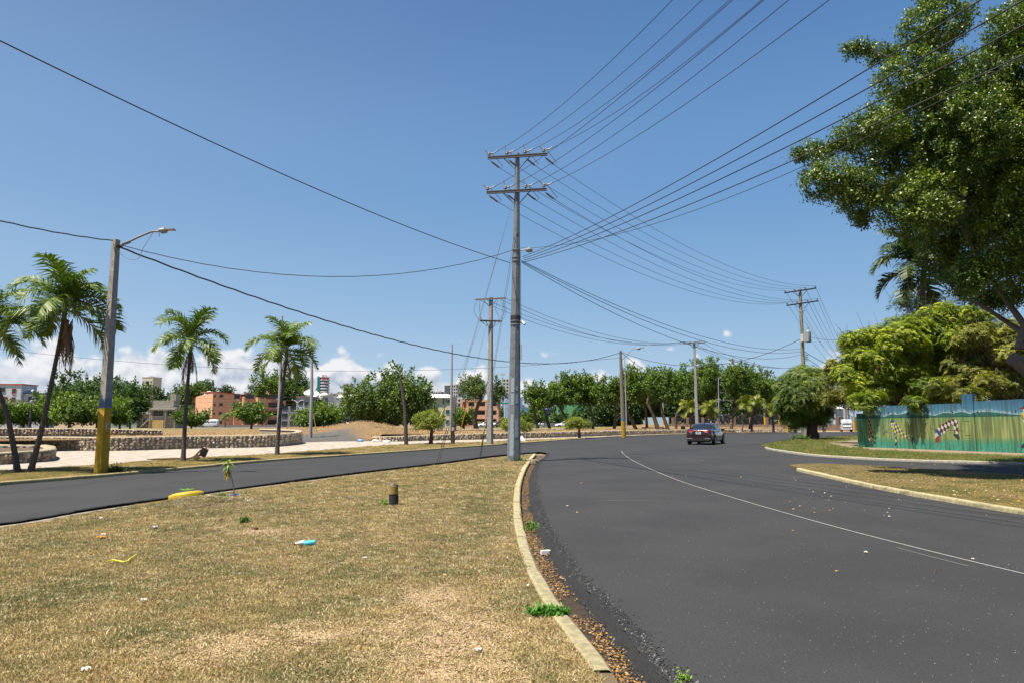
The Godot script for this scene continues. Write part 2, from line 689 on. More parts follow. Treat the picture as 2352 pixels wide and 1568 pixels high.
	struct("road_line", ribbon(faint, [Vector2(-0.01, 0.005), Vector2(0.01, 0.005)]), mat(Color(0.16, 0.16, 0.16), 0.85, "grain", 0.08))
	# dusty scuffs where wheels have turned on the fresh asphalt
	for q: Array in [[[1262, 1143], [1330, 1135], [1420, 1130], [1540, 1128], [1660, 1131], 0.05], [[1330, 1152], [1400, 1149], [1470, 1149], [1540, 1152], 0.07], [[1250, 1090], [1330, 1080], [1450, 1075], 0.04], [[560, 1086], [640, 1080], [720, 1074], 0.06], [[1150, 1068], [1260, 1063], [1390, 1062], 0.03]]:
		var pts := []
		for k in q.size() - 1:
			pts.append(spot(q[k][0], q[k][1]))
		var way := dense(pts, 0.25, 0.05)
		var mark := Shape.new()
		var mrows := []
		for k in way.size():
			var w: float = q[-1] * sin(PI * (k + 0.3) / way.size()) * (0.6 + 0.5 * absf(sin(k * 1.7)))
			mrows.append(PackedVector3Array([way[k] - across(way, k) * w + Vector3.UP * 0.003, way[k] + across(way, k) * w + Vector3.UP * 0.003]))
		mark.grid(mrows)
		struct("road_scuff", mark, mat(Color(0.062, 0.061, 0.059), 0.9, "speck", 1.0))


func kerb(called: String, path: Array, width: float, top: float, m: Material) -> void:
	var s := Shape.new()
	var rows := []
	var run := 0.0
	var next := 1.2
	var off := Vector2.ZERO
	for k in path.size():
		var side := across(path, k)
		var q: Vector3 = path[k]
		var n := (noise.get_noise_2d(q.x * 9.0, q.z * 9.0) + 0.5 * noise.get_noise_2d(q.x * 60.0, q.z * 60.0)) * 0.010
		var chip := maxf(0.0, noise.get_noise_2d(q.x * 40.0 + 200.0, q.z * 40.0) - 0.18) * 0.09
		var row := PackedVector3Array()
		for c: Vector2 in [Vector2(0, -0.11), Vector2(0, top - 0.03 - chip), Vector2(0.14 + chip * 2.0, top - 0.004), Vector2(0.25 + chip * 2.0, top), Vector2(0.8, top), Vector2(0.93, top - 0.01), Vector2(1, top - 0.04), Vector2(1, -0.11)]:
			row.append(q + side * (-c.x * width + n + off.x) + Vector3.UP * (c.y + (n * 0.5 + off.y if c.y > 0.0 else 0.0)))
		rows.append(row)
		run += path[k].distance_to(path[maxi(k - 1, 0)])
		if run > next and k < path.size() - 2:                # a joint between two lengths of kerb
			s.grid(rows)
			var t := (path[k + 1] - q as Vector3).normalized() * 0.012
			var last := rows.size() - 1
			s.i.append_array([s.v.size() - 8, s.v.size() - 7, s.v.size() - 2, s.v.size() - 7, s.v.size() - 4, s.v.size() - 2])
			rows = []
			off = Vector2(rng.randf_range(-0.008, 0.008), rng.randf_range(-0.007, 0.007))
			var first := PackedVector3Array()
			for p in row:
				first.append(p + t + side * off.x + Vector3.UP * off.y)
			rows.append(first)
			run = 0.0
			next = rng.randf_range(0.9, 2.6)
	if rows.size() > 1:
		s.grid(rows)
	struct(called, s, m)

func at_depth(path: Array, z: float) -> float:            # x of a path that runs along the view
	for k in path.size() - 1:
		var a: Vector3 = path[k]
		var b: Vector3 = path[k + 1]
		if (a.z - z) * (b.z - z) <= 0.0 and absf(a.z - b.z) > 1e-5:
			return lerpf(a.x, b.x, (z - a.z) / (b.z - a.z))
	return path[-1].x

# how bare (x) and how green (y) the lawn is there
func lawn_tone(q: Vector3) -> Vector2:
	var n := noise.get_noise_2d(q.x * 16.0, q.z * 16.0) + 0.5 * noise.get_noise_2d(q.x * 60.0, q.z * 60.0)
	var bare := 0.0
	for p: Array in [[-0.52, -5.1, 0.42, 0.75], [-0.33, -4.35, 0.45, 0.5], [-1.95, -5.0, 0.42, 0.3], [-1.5, -5.35, 0.3, 0.25], [-0.75, -6.4, 0.25, 0.35], [-0.45, -24.0, 0.8, 1.5], [-3.4, -4.2, 0.35, 0.2], [-3.6, -9.9, 0.35, 0.2]]:
		bare = maxf(bare, exp(-pow((q.x - p[0]) / p[2], 2.0) - pow((q.z - p[1]) / p[3], 2.0)))
	bare = clampf(bare * 1.3 + n * 0.8 * bare, 0.0, 1.0)
	var green := 0.30 - n * 0.9 + 0.4 * exp(-pow((q.x + 4.4) / 1.1, 2.0) - pow((q.z + 6.2) / 1.3, 2.0)) + 0.3 * exp(-pow((q.x + 5.6) / 1.6, 2.0) - pow((q.z + 12.4) / 0.9, 2.0))
	green += 0.35 * exp(-pow((q.x + 0.45) / 0.6, 2.0)) * smoothstep(9.0, 13.0, -q.z) + 0.2 * exp(-pow((q.x + 0.9) / 0.8, 2.0) - pow((q.z + 7.5) / 2.0, 2.0))
	return Vector2(bare, green)

func lawn_height(t: float, q: Vector3) -> float:
	var y := lerpf(-0.045, 0.015, t) + 0.05 * sin(t * PI) * clampf((-q.z) / 10.0, 0.0, 1.0) * smoothstep(33.0, 26.0, -q.z)
	var m := Vector2(q.x + 6.25, (q.z + 13.5) * 1.2)
	y += 0.12 * exp(-m.length_squared() / 0.5) + 0.05 * exp(-Vector2(q.x + 5.65, q.z + 13.6).length_squared() / 0.15)
	return y + 0.012 * noise.get_noise_2d(q.x * 18.0, q.z * 18.0)


# ---------------------------------------------------------------- the raised park behind the stone walls
func front_depth(b: float) -> float:
	for k in walk_far.size() - 1:
		var b0: float = walk_far[k].x / -walk_far[k].z
		var b1: float = walk_far[k + 1].x / -walk_far[k + 1].z
		if b >= b0 and b <= b1:
			return -lerpf(walk_far[k].z, walk_far[k + 1].z, (b - b0) / (b1 - b0))
	return -walk_far[0].z if b < 0.0 else -walk_far[-1].z

func park_height(x: float, z: float) -> float:
	var d := -z
	var b := x / d
	var u := b * FOCAL * 0.994 + 1176.0
	var t := d - front_depth(b)
	var h0 := 0.66 * smoothstep(698.0, 682.0, u) + 0.50 * smoothstep(858.0, 885.0, u) * lerpf(1.0, 0.75, smoothstep(1300.0, 1600.0, u))
	var h := lerpf(h0, 0.42, smoothstep(0.0, 12.0, t))
	h = lerpf(h, -0.11, smoothstep(60.0, 108.0, t))
	var m := (u - 838.0) / 92.0
	h += 1.12 * exp(-m * m) * exp(-pow((d - 68.0) / 8.0, 2.0))
	h += 0.45 * exp(-pow((u - 690.0) / 60.0, 2.0)) * exp(-pow((d - 75.0) / 9.0, 2.0))
	h += 0.55 * exp(-pow((u - 1480.0) / 70.0, 2.0)) * exp(-pow((d - 112.0) / 10.0, 2.0))
	var rough := 0.09 * noise.get_noise_2d(x * 11.0, z * 11.0) + 0.05 * noise.get_noise_2d(x * 30.0, z * 30.0)
	return h + rough * smoothstep(0.0, 3.0, t)

func build_park() -> void:
	var s := Shape.new()
	var rows := []
	var tints := PackedColorArray()
	for r in 71:
		var t := 0.12 + 112.0 * pow(r / 70.0, 2.0)
		var row := PackedVector3Array()
		for k in 301:
			var u := lerpf(-480.0, 1790.0, k / 300.0)
			var b := (u - 1176.0) / (FOCAL * 0.994)
			var d := front_depth(b) + t
			var q := Vector3(b * d, 0, -d)
			q.y = park_height(q.x, q.z) if r > 0 else minf(park_height(q.x, q.z), 0.6)
			row.append(q)
			var n := 0.5 + 0.5 * noise.get_noise_2d(q.x * 5.0, q.z * 5.0)
			var c := Color(0.37, 0.235, 0.105).lerp(Color(0.26, 0.17, 0.08), n)
			var green := smoothstep(1080.0, 1180.0, u) * smoothstep(1460.0, 1340.0, u) * smoothstep(4.0, 16.0, t) + smoothstep(36.0, 70.0, t)
			c = c.lerp(Color(0.17, 0.185, 0.055), clampf(green * (0.4 + n), 0.0, 0.9))
			var stony := smoothstep(684.0, 700.0, u) * smoothstep(868.0, 800.0, u + (t - 2.0) * 4.0) * smoothstep(11.5, 9.0, t + n * 2.0)
			c = c.lerp(Color(0.15, 0.143, 0.132), clampf(stony * 1.2 - n * 0.25, 0.0, 1.0))
			tints.append(c)
		rows.append(row)
	s.grid(rows)
	s.c = tints
	var m := mat(Color(1, 1, 1.0), 0.95, "grain", 0.9, "stain", 4.0, 2.0)
	m.vertex_color_use_as_albedo = true
	struct("park_ground", s, m)
	# cut straw lying in wisps over the mounds
	var wisp := Shape.new()
	for k in 9:
		var g := rng.randf() * TAU
		var at := Vector3(rng.randf_range(-0.1, 0.1), rng.randf_range(0.0, 0.05), rng.randf_range(-0.1, 0.1))
		var dir := Vector3(cos(g), rng.randf_range(-0.1, 0.5), sin(g)) * rng.randf_range(0.08, 0.2)
		wisp.tri(at - dir.cross(Vector3.UP).normalized() * 0.008, at + dir.cross(Vector3.UP).normalized() * 0.008, at + dir)
	var places := []
	var tints2 := []
	while places.size() < 9000:
		var u := rng.randf_range(250.0, 1560.0)
		var b := (u - 1176.0) / (FOCAL * 0.994)
		var t := 0.8 + 44.0 * pow(rng.randf(), 1.5)
		var d := front_depth(b) + t
		var q := Vector3(b * d, 0, -d)
		var n := noise.get_noise_2d(q.x * 9.0 + 50.0, q.z * 9.0)
		if n < -0.05 or (u > 690.0 and u < 850.0 and t < 12.0):
			continue
		q.y = park_height(q.x, q.z)
		var sc := rng.randf_range(0.8, 2.2)
		places.append(Transform3D(Basis(Vector3.UP, rng.randf() * TAU).scaled(Vector3.ONE * sc), q))
		tints2.append(Color(0.44, 0.29, 0.13).lerp(Color(0.20, 0.11, 0.055), rng.randf() * rng.randf()))
	scatter("cut_straw", wisp.commit(), tinted(0.9), places, tints2).set_meta("label", "dry cut straw lying over the park mounds")


# ---------------------------------------------------------------- rubble walls
var rocks := []
var rock_mats := []

func make_rocks() -> void:
	for k in 8:
		var s := Shape.new()
		var rows := []
		for r in 4:
			var row := PackedVector3Array()
			var e: float = [-0.9, -0.35, 0.35, 0.9][r]
			for j in 6:
				var g := TAU * (j + rng.randf_range(-0.25, 0.25)) / 6.0
				var rad := rng.randf_range(0.42, 0.56)
				row.append(Vector3(cos(e) * cos(g) * rad, sin(e) * 0.56, cos(e) * sin(g) * rad))
			rows.append(row)
		s.grid(rows, true)
		for j in range(1, 5):
			s.tri(rows[3][0], rows[3][j], rows[3][j + 1])
			s.tri(rows[0][0], rows[0][j], rows[0][j + 1])
		s.facet()
		rocks.append(s.commit())
	for c: Color in [Color(0.48, 0.395, 0.285), Color(0.46, 0.385, 0.28), Color(0.33, 0.28, 0.215), Color(0.56, 0.48, 0.36), Color(0.46, 0.31, 0.19), Color(0.24, 0.20, 0.165), Color(0.43, 0.36, 0.265)]:
		rock_mats.append(mat(c, 0.95, "grain", 0.25, "", 1.0, 1.0))

func heights(list: Array, f: float) -> float:
	var g := f * (list.size() - 1)
	var k := mini(int(g), list.size() - 2)
	return lerpf(list[k], list[k + 1], g - k)

func stone_wall(label: String, base: Array, tall: Array, y0: float, stone: float, parts: int, thick := 0.32) -> void:
	var path := dense(base, 0.25)
	var o := thing("stone_wall", label, "wall", Vector3.ZERO, 0.0, "rubble stone walls of the park")
	var core := Shape.new()
	var cap := Shape.new()
	var rows := []
	var caps := []
	for k in path.size():
		var side := across(path, k)      # the front face looks to the right of the path
		var h: float = heights(tall, float(k) / (path.size() - 1))
		var q: Vector3 = path[k]
		q.y = 0.0
		rows.append(PackedVector3Array([q + Vector3.UP * (y0 - 0.15), q + Vector3.UP * (y0 + h - 0.05), q - side * thick + Vector3.UP * (y0 + h - 0.05), q - side * thick + Vector3.UP * (y0 - 0.3)]))
		var n := 0.02 * noise.get_noise_2d(q.x * 40.0, q.z * 40.0)
		var f := side * (0.05 + n)
		caps.append(PackedVector3Array([q + f + Vector3.UP * (y0 + h - 0.07), q + f + Vector3.UP * (y0 + h - 0.012 + n), q - side * 0.03 + Vector3.UP * (y0 + h + n), q - side * (thick + 0.02) + Vector3.UP * (y0 + h + n), q - side * (thick + 0.04) + Vector3.UP * (y0 + h - 0.08)]))
	core.grid(rows)
	cap.grid(caps)
	put("mortar", core, mat(Color(0.27, 0.23, 0.175), 0.95, "grain", 0.4, "", 1.0, 1.0), o)
	put("coping", cap, mat(Color(0.50, 0.42, 0.29), 0.95, "grain", 0.5, "stain", 2.0, 0.8), o)
	var places := []
	var acc := 0.0
	for k in range(1, path.size()):
		acc += path[k].distance_to(path[k - 1])
		while acc > stone:
			acc -= stone * rng.randf_range(0.85, 1.05)
			var side := across(path, k)
			var h: float = heights(tall, float(k) / (path.size() - 1))
			var along := Vector3(-side.z, 0, side.x)
			var n := maxi(2, int(h / (stone * 0.82)))
			for r in n:
				var y := (r + 0.5 + rng.randf_range(-0.22, 0.22)) * (h - 0.06) / n
				var q: Vector3 = path[k] + along * rng.randf_range(-0.4, 0.4) * stone
				q.y = y0 + y
				var sz := Vector3(stone * rng.randf_range(0.8, 1.35), stone * rng.randf_range(0.7, 1.15), rng.randf_range(0.12, 0.22))
				var b := Basis(along, Vector3.UP, side) * Basis(Vector3.BACK, rng.randf_range(-0.7, 0.7))
				places.append(Transform3D(b * Basis.from_scale(sz), q + side * 0.005))
	places.sort_custom(func(a: Transform3D, b: Transform3D) -> bool: return a.origin.length_squared() + (1e6 if a.origin.x / -a.origin.z < -0.76 else 0.0) < b.origin.length_squared() + (1e6 if b.origin.x / -b.origin.z < -0.76 else 0.0))
	var rest := []
	var tints := []
	for k in places.size():
		if k < parts:
			var st := put("stone", rocks[k % 8], rock_mats[(k * 5 + k / 7) % 7], o)
			st.name = "stone_%03d" % k
			st.transform = places[k]
		else:
			rest.append(places[k])
			tints.append([Color(0.48, 0.395, 0.285), Color(0.46, 0.385, 0.28), Color(0.32, 0.27, 0.205), Color(0.56, 0.48, 0.36), Color(0.46, 0.31, 0.19), Color(0.23, 0.19, 0.155)][rng.randi() % 6])
	if rest.size():
		scatter("rubble_stones", rocks[3], tinted(0.95), rest, tints, o)

func build_walls() -> void:
	make_rocks()
	var a := spots([Vector2(-260, 1037), Vector2(0, 1033), Vector2(124, 1034), Vector2(258, 1035.8), Vector2(450, 1030.5), Vector2(600, 1027.5), Vector2(640, 1025.5), Vector2(672, 1022.3), Vector2(688, 1019.5), Vector2(691, 1017), Vector2(682, 1015), Vector2(660, 1014), Vector2(636, 1013), Vector2(604, 1012)])
	stone_wall("long rubble stone wall with rounded end beyond the pale pavement", a, [0.76, 0.76, 0.76, 0.77, 0.78, 0.84, 0.95, 0.98], 0.0, 0.17, 300)
	var b := [spot(-200, 1000, 0.6), spot(0, 996.5, 0.6), spot(180, 996, 0.6), spot(372, 995, 0.6)]
	stone_wall("upper rubble stone wall behind the long one, left of the street lamp pole", b, [0.47, 0.47, 0.46, 0.3], 0.6, 0.16, 0)
	var c := spots([Vector2(-260, 1083), Vector2(0, 1068.5), Vector2(60, 1064.5), Vector2(108, 1060.8), Vector2(121, 1057), Vector2(121, 1051), Vector2(108, 1047)])
	stone_wall("low rubble stone planter wall behind the two leaning palms", c, [0.46, 0.46, 0.48, 0.5, 0.52, 0.52], 0.0, 0.2, 300)
	var d := spots([Vector2(-260, 1052), Vector2(0, 1049), Vector2(60, 1048.5), Vector2(108, 1047)])
	stone_wall("back tier of the rubble planter behind the two leaning palms", d, [0.60, 0.62, 0.56, 0.52], 0.0, 0.2, 120)
	var bed := []
	for q: Vector3 in dense(c, 0.4):
		bed.append(q + Vector3(0, 0, -0.1))
	var e := dense(d, 0.4)
	e.reverse()
	bed.append_array(e)
	struct("planter_soil", sheet(bed, 0.42), mat(Color(0.36, 0.27, 0.17), 0.95, "grain", 0.6, "stain", 2.0, 3.0))
	var r := spots([Vector2(856, 1011.5), Vector2(880, 1013.8), Vector2(930, 1013.4), Vector2(976, 1012), Vector2(1119, 1008.8), Vector2(1320, 1003.2), Vector2(1450, 998.4), Vector2(1572, 994.8), Vector2(1690, 992.6)])
	stone_wall("rubble stone wall running behind the topiary shrubs along the pavement", r, [0.36, 0.52, 0.57, 0.58, 0.57, 0.57, 0.54, 0.50, 0.47], 0.0, 0.2, 0)
	var r2 := [spot(1690, 991.4, 0.0), spot(1770, 991.6, 0.0), spot(1848, 991.8, 0.0)]
	stone_wall("far end of the rubble wall past the parked-looking sedan, by the yellow post", r2, [0.42, 0.4, 0.34], 0.0, 0.22, 0)
	var f := [spot(1000, 988.6, 0.42), spot(1100, 988.3, 0.42), spot(1290, 987.6, 0.42)]
	stone_wall("low dark inner stone wall on the lawn behind the grey concrete pole", f, [0.24, 0.26, 0.25], 0.4, 0.2, 0)
	mural_wall()


# ---------------------------------------------------------------- the painted wall
const MURAL_AT := Vector3(20.25, 0.085, -40.32)
const MURAL_WAY := Vector3(0.44, 0, 0.898)
const MURAL_PX := 128.0

func paint(img: Image, pts: Array, c: Color, second := Color.TRANSPARENT, wide := 0.2) -> void:
	var poly := PackedVector2Array(pts)
	var box := Rect2(poly[0], Vector2.ZERO)
	for q in poly:
		box = box.expand(q)
	for y in range(int(box.position.y * MURAL_PX), int(box.end.y * MURAL_PX) + 1):
		for x in range(int(box.position.x * MURAL_PX), int(box.end.x * MURAL_PX) + 1):
			var q := Vector2(x, y) / MURAL_PX
			var row := img.get_height() - 1 - y
			if x >= 0 and x < img.get_width() and row >= 0 and row < img.get_height() and Geometry2D.is_point_in_polygon(q, poly):
				var o := c
				if second.a > 0.0:
					var g := Vector2(q.x + q.y * 0.35, q.y - q.x * 0.45) / wide
					if absf(fposmod(g.x, 1.0) - 0.5) * 1.2 + absf(fposmod(g.y * 0.7, 1.0) - 0.5) < 0.5:
						o = second
				var was := img.get_pixel(x, row)
				img.set_pixel(x, row, o.lerp(was, 0.12))

func mural_picture() -> Image:
	var w := 1664
	var h := 384
	var img := Image.create(w, h, false, Image.FORMAT_RGB8)
	var f := FastNoiseLite.new()
	f.seed = 3
	f.frequency = 0.05
	f.fractal_octaves = 4
	for x in w:
		var s := x / MURAL_PX
		var line := 1.655 + 0.011 * s
		var hill := line + 0.17 + 0.05 * sin(s * 6.5) + 0.05 * sin(s * 2.3 + 1.0) + 0.04 * f.get_noise_2d(x * 0.3, 40)
		if s > 6.5:
			hill = line + 0.13 + 0.09 * sin((s - 6.2) * 1.8)
		var teal := 0.30 + 0.015 * s + 0.05 * f.get_noise_2d(x * 0.5, 8)
		var streak := f.get_noise_2d(x * 1.1, 0.0)
		for y in h:
			var t := (h - 1 - y) / MURAL_PX
			var n := f.get_noise_2d(x, y)
			var run := f.get_noise_2d(x * 0.9, y * 0.06 + 300.0)
			var c: Color
			if t > hill:
				c = Color(0.33, 0.56, 0.66).lerp(Color(0.20, 0.42, 0.56), clampf((t - hill) * 1.4, 0.0, 1.0))
				c = c.lerp(Color(0.74, 0.82, 0.86), clampf(0.95 - (t - hill) * 6.5 + n * 0.9, 0.0, 0.75))
			elif t > line + 0.012:
				c = Color(0.17, 0.45, 0.42).lerp(Color(0.11, 0.37, 0.33), clampf(n + 0.5, 0.0, 1.0))
			elif t > line - 0.014:
				c = Color(0.08, 0.16, 0.15)
			elif t > teal + 0.05 * n:
				c = Color(0.57, 0.61, 0.36).lerp(Color(0.46, 0.55, 0.31), clampf(0.5 + streak * 1.8, 0.0, 1.0)).lerp(Color(0.72, 0.74, 0.48), clampf(run * 1.5, 0.0, 0.7))
				c = c.lerp(Color(0.32, 0.62, 0.48), clampf(0.75 - s * 0.3, 0.0, 0.6) + clampf((t - line + 0.3) * 1.2, 0.0, 0.35))
				c = c.lerp(Color(0.24, 0.58, 0.47), smoothstep(teal + 0.35, teal, t) * 0.75)
			else:
				c = Color(0.22, 0.56, 0.44).lerp(Color(0.30, 0.64, 0.55), clampf(0.5 + n + run, 0.0, 1.0))
			c = c.lerp(Color(0.24, 0.27, 0.18), clampf((-run - 0.05) * 1.3, 0.0, 0.35))        # run-down stains
			c = c.lerp(c * 0.82, clampf(-streak * 1.3, 0.0, 0.6))
			img.set_pixel(x, y, c)
	var dark := Color(0.12, 0.13, 0.22)
	paint(img, [Vector2(0.71, 1.86), Vector2(0.87, 1.86), Vector2(0.885, 1.25), Vector2(0.96, 0.84), Vector2(0.92, 0.2), Vector2(0.85, 0.2), Vector2(0.79, 0.98), Vector2(0.72, 0.2), Vector2(0.65, 0.2), Vector2(0.655, 0.84), Vector2(0.70, 1.25)], Color(0.30, 0.21, 0.15), Color(0.80, 0.66, 0.30), 0.16)
	paint(img, [Vector2(2.14, 1.46), Vector2(2.37, 1.44), Vector2(2.55, 1.26), Vector2(2.72, 1.0), Vector2(2.93, 0.79), Vector2(3.28, 0.68), Vector2(3.34, 0.54), Vector2(3.25, 0.54), Vector2(2.88, 0.63), Vector2(2.65, 0.7), Vector2(2.48, 0.86), Vector2(2.36, 0.8), Vector2(2.37, 0.47), Vector2(2.40, 0.3), Vector2(2.30, 0.3), Vector2(2.27, 0.69), Vector2(2.22, 0.95), Vector2(2.22, 1.17), Vector2(2.12, 1.20)], Color(0.24, 0.28, 0.45), Color(0.90, 0.84, 0.38), 0.17)
	paint(img, [Vector2(2.12, 1.2), Vector2(2.14, 1.08), Vector2(1.93, 0.95), Vector2(1.84, 0.83), Vector2(1.80, 0.88), Vector2(1.90, 1.02)], Color(0.24, 0.28, 0.45), Color(0.90, 0.84, 0.38), 0.1)
	paint(img, [Vector2(3.24, 0.64), Vector2(3.36, 0.68), Vector2(3.36, 0.5), Vector2(3.31, 0.28), Vector2(3.25, 0.28)], dark)
	paint(img, [Vector2(2.30, 0.32), Vector2(2.41, 0.34), Vector2(2.36, 0.2), Vector2(2.26, 0.13), Vector2(2.23, 0.18)], dark)
	paint(img, [Vector2(2.03, 1.43), Vector2(2.17, 1.60), Vector2(2.35, 1.44), Vector2(2.18, 1.42)], Color(0.18, 0.25, 0.45))
	paint(img, [Vector2(2.10, 1.38), Vector2(2.27, 1.38), Vector2(2.27, 1.21), Vector2(2.18, 1.16), Vector2(2.12, 1.22)], Color(0.86, 0.84, 0.78))
	paint(img, [Vector2(2.16, 1.33), Vector2(2.22, 1.33), Vector2(2.22, 1.24), Vector2(2.17, 1.24)], Color(0.3, 0.3, 0.36))
	paint(img, [Vector2(1.53, 1.10), Vector2(1.58, 1.17), Vector2(1.67, 1.14), Vector2(1.73, 0.92), Vector2(1.70, 0.80), Vector2(1.60, 0.72), Vector2(1.55, 0.85)], Color(0.32, 0.26, 0.22))
	paint(img, [Vector2(1.57, 1.08), Vector2(1.60, 1.12), Vector2(1.65, 1.09), Vector2(1.69, 0.92), Vector2(1.66, 0.85), Vector2(1.61, 0.82), Vector2(1.58, 0.9)], Color(0.52, 0.58, 0.38))
	paint(img, [Vector2(1.58, 0.82), Vector2(1.68, 0.80), Vector2(1.64, 0.66), Vector2(1.58, 0.66)], Color(0.50, 0.20, 0.15))
	paint(img, [Vector2(1.70, 0.93), Vector2(1.92, 0.92), Vector2(1.92, 0.87), Vector2(1.70, 0.88)], dark)
	paint(img, [Vector2(4.26, 1.11), Vector2(6.09, 1.01), Vector2(6.09, 0.985), Vector2(4.26, 1.085)], Color(0.2, 0.24, 0.2))
	paint(img, [Vector2(4.66, 0.96), Vector2(4.66, 1.11), Vector2(4.93, 1.33), Vector2(5.27, 1.50), Vector2(5.56, 1.62), Vector2(5.74, 1.60), Vector2(5.78, 1.42), Vector2(5.72, 0.80), Vector2(5.52, 0.85), Vector2(5.56, 1.16), Vector2(5.46, 1.34), Vector2(5.28, 1.11), Vector2(5.02, 0.85), Vector2(4.8, 0.78)], Color(0.30, 0.09, 0.10), Color(0.84, 0.84, 0.82), 0.21)
	paint(img, [Vector2(5.50, 0.86), Vector2(5.72, 0.84), Vector2(5.82, 0.60), Vector2(5.72, 0.54), Vector2(5.50, 0.76)], dark)
	paint(img, [Vector2(4.54, 1.0), Vector2(4.68, 1.08), Vector2(4.86, 0.92), Vector2(4.86, 0.72), Vector2(4.70, 0.72), Vector2(4.60, 0.9)], Color(0.17, 0.25, 0.50))
	paint(img, [Vector2(4.52, 0.84), Vector2(4.64, 0.90), Vector2(4.74, 0.74), Vector2(4.66, 0.62), Vector2(4.53, 0.62)], Color(0.80, 0.78, 0.74))
	paint(img, [Vector2(4.62, 0.70), Vector2(4.78, 0.74), Vector2(4.78, 0.42), Vector2(4.52, 0.34), Vector2(4.54, 0.56)], Color(0.55, 0.17, 0.14))
	# the figure at the right end
	paint(img, [Vector2(8.72, 1.84), Vector2(9.25, 1.88), Vector2(9.35, 1.2), Vector2(9.3, 0.42), Vector2(9.12, 0.42), Vector2(9.05, 1.1), Vector2(8.88, 0.44), Vector2(8.72, 0.44), Vector2(8.82, 1.3)], Color(0.36, 0.16, 0.16), Color(0.86, 0.84, 0.82), 0.2)
	paint(img, [Vector2(8.74, 1.9), Vector2(8.80, 1.62), Vector2(8.90, 1.62), Vector2(8.92, 1.9)], Color(0.88, 0.78, 0.2))
	paint(img, [Vector2(8.62, 2.06), Vector2(8.95, 2.28), Vector2(9.3, 2.06)], Color(0.45, 0.2, 0.18))
	paint(img, [Vector2(8.8, 2.06), Vector2(9.12, 2.06), Vector2(9.1, 1.86), Vector2(8.84, 1.86)], Color(0.85, 0.82, 0.76))
	paint(img, [Vector2(8.60, 0.34), Vector2(8.74, 0.48), Vector2(8.9, 0.46), Vector2(8.74, 0.24), Vector2(8.62, 0.22)], dark)
	for s: float in [2.0, 3.15, 4.25, 5.53, 6.76, 8.49]:
		paint(img, [Vector2(s - 0.04, 1.93), Vector2(s - 0.02, 2.0), Vector2(s + 0.03, 2.01), Vector2(s + 0.04, 1.93), Vector2(s, 1.89)], Color(0.13, 0.15, 0.19))
	for t: float in [2.19, 1.48, 0.78]:
		paint(img, [Vector2(6.13, t), Vector2(6.42, t), Vector2(6.42, t + 0.02), Vector2(6.13, t + 0.02)], Color(0.1, 0.13, 0.14))
	return img

func mural_piece(s0: float, s1: float, top0: float, top1: float, proud: float, deepness := 0.14) -> Shape:
	var s := Shape.new()
	var out := Vector3(-MURAL_WAY.z, 0, MURAL_WAY.x)
	var f := func(a: float, y: float, o: float) -> Vector3: return MURAL_WAY * a + Vector3.UP * y + out * o
	var pts := [[s0, 0.0, proud], [s0, top0, proud], [s1, top1, proud], [s1, 0.0, proud]]
	var k := 0
	for q: Array in pts:
		s.p(f.call(q[0], q[1], q[2]), Vector2(q[0] * MURAL_PX / 1664.0, 1.0 - q[1] * MURAL_PX / 384.0))
	for q: Array in pts:
		s.p(f.call(q[0], q[1], proud - deepness), Vector2(q[0] * MURAL_PX / 1664.0, 1.0 - q[1] * MURAL_PX / 384.0))
	s.i.append_array([0, 1, 2, 0, 2, 3])
	for e: Array in [[0, 1], [1, 2], [2, 3]]:
		k = s.v.size()
		for g: int in [e[0], e[1], e[1] + 4, e[0] + 4]:
			s.p(s.v[g], s.uv[g])
		s.i.append_array([k, k + 1, k + 2, k, k + 2, k + 3])
	s.i.append_array([4, 6, 5, 4, 7, 6])
	s.facet()
	return s

func mural_wall() -> void:
	var o := thing("mural_wall", "concrete wall painted with clowns on green fields under blue sky", "wall", MURAL_AT)
	var m := StandardMaterial3D.new()
	m.albedo_texture = ImageTexture.create_from_image(mural_picture())
	m.albedo_color = Color(0.84, 0.84, 0.84)
	m.roughness = 0.85
	m.texture_repeat = false
	m.cull_mode = BaseMaterial3D.CULL_DISABLED
	m.heightmap_enabled = false
	var ends := [0.40, 1.72, 2.23, 3.30, 4.22, 5.1, 6.10, 6.62, 7.7, 8.9, 10.2, 11.6, 12.9]
	for k in ends.size() - 1:
		var a: float = ends[k]
		var b: float = ends[k + 1]
		if k == 6:
			tag(put("pilaster", mural_piece(a, b, 2.84, 2.87, 0.10, 0.22), m, o), "blue topped pilaster standing higher than the wall")
			continue
		var top := func(s: float) -> float: return 2.30 if s < 1.8 else (2.33 + 0.012 * s if s < 6.2 else 2.36 + 0.026 * (s - 2.0))
		put("panel", mural_piece(a + 0.0005, b - 0.0005, top.call(a + 0.01), top.call(b - 0.01), [0.0, 0.012, 0.004, 0.014, 0.0, 0.01][k % 6]), m, o)
	# rounded post at the near corner, and the return that runs away behind it
	put("corner_post", mural_piece(0.0, 0.42, 1.95, 1.95, 0.06, 0.4), m, o)
	var ret := Shape.new()
	var out := Vector3(-MURAL_WAY.z, 0, MURAL_WAY.x)
	ret.box(MURAL_WAY * 0.2 - out * 4.4 + Vector3.UP * 0.95, Vector3(0.14, 1.9, 8.0), Basis(MURAL_WAY, Vector3.UP, MURAL_WAY.cross(Vector3.UP)))
	put("return_wall", ret, mat(Color(0.16, 0.36, 0.28), 0.9, "grain", 0.5, "stain", 1.5), o)


# ---------------------------------------------------------------- buildings
var unit_meshes := {}

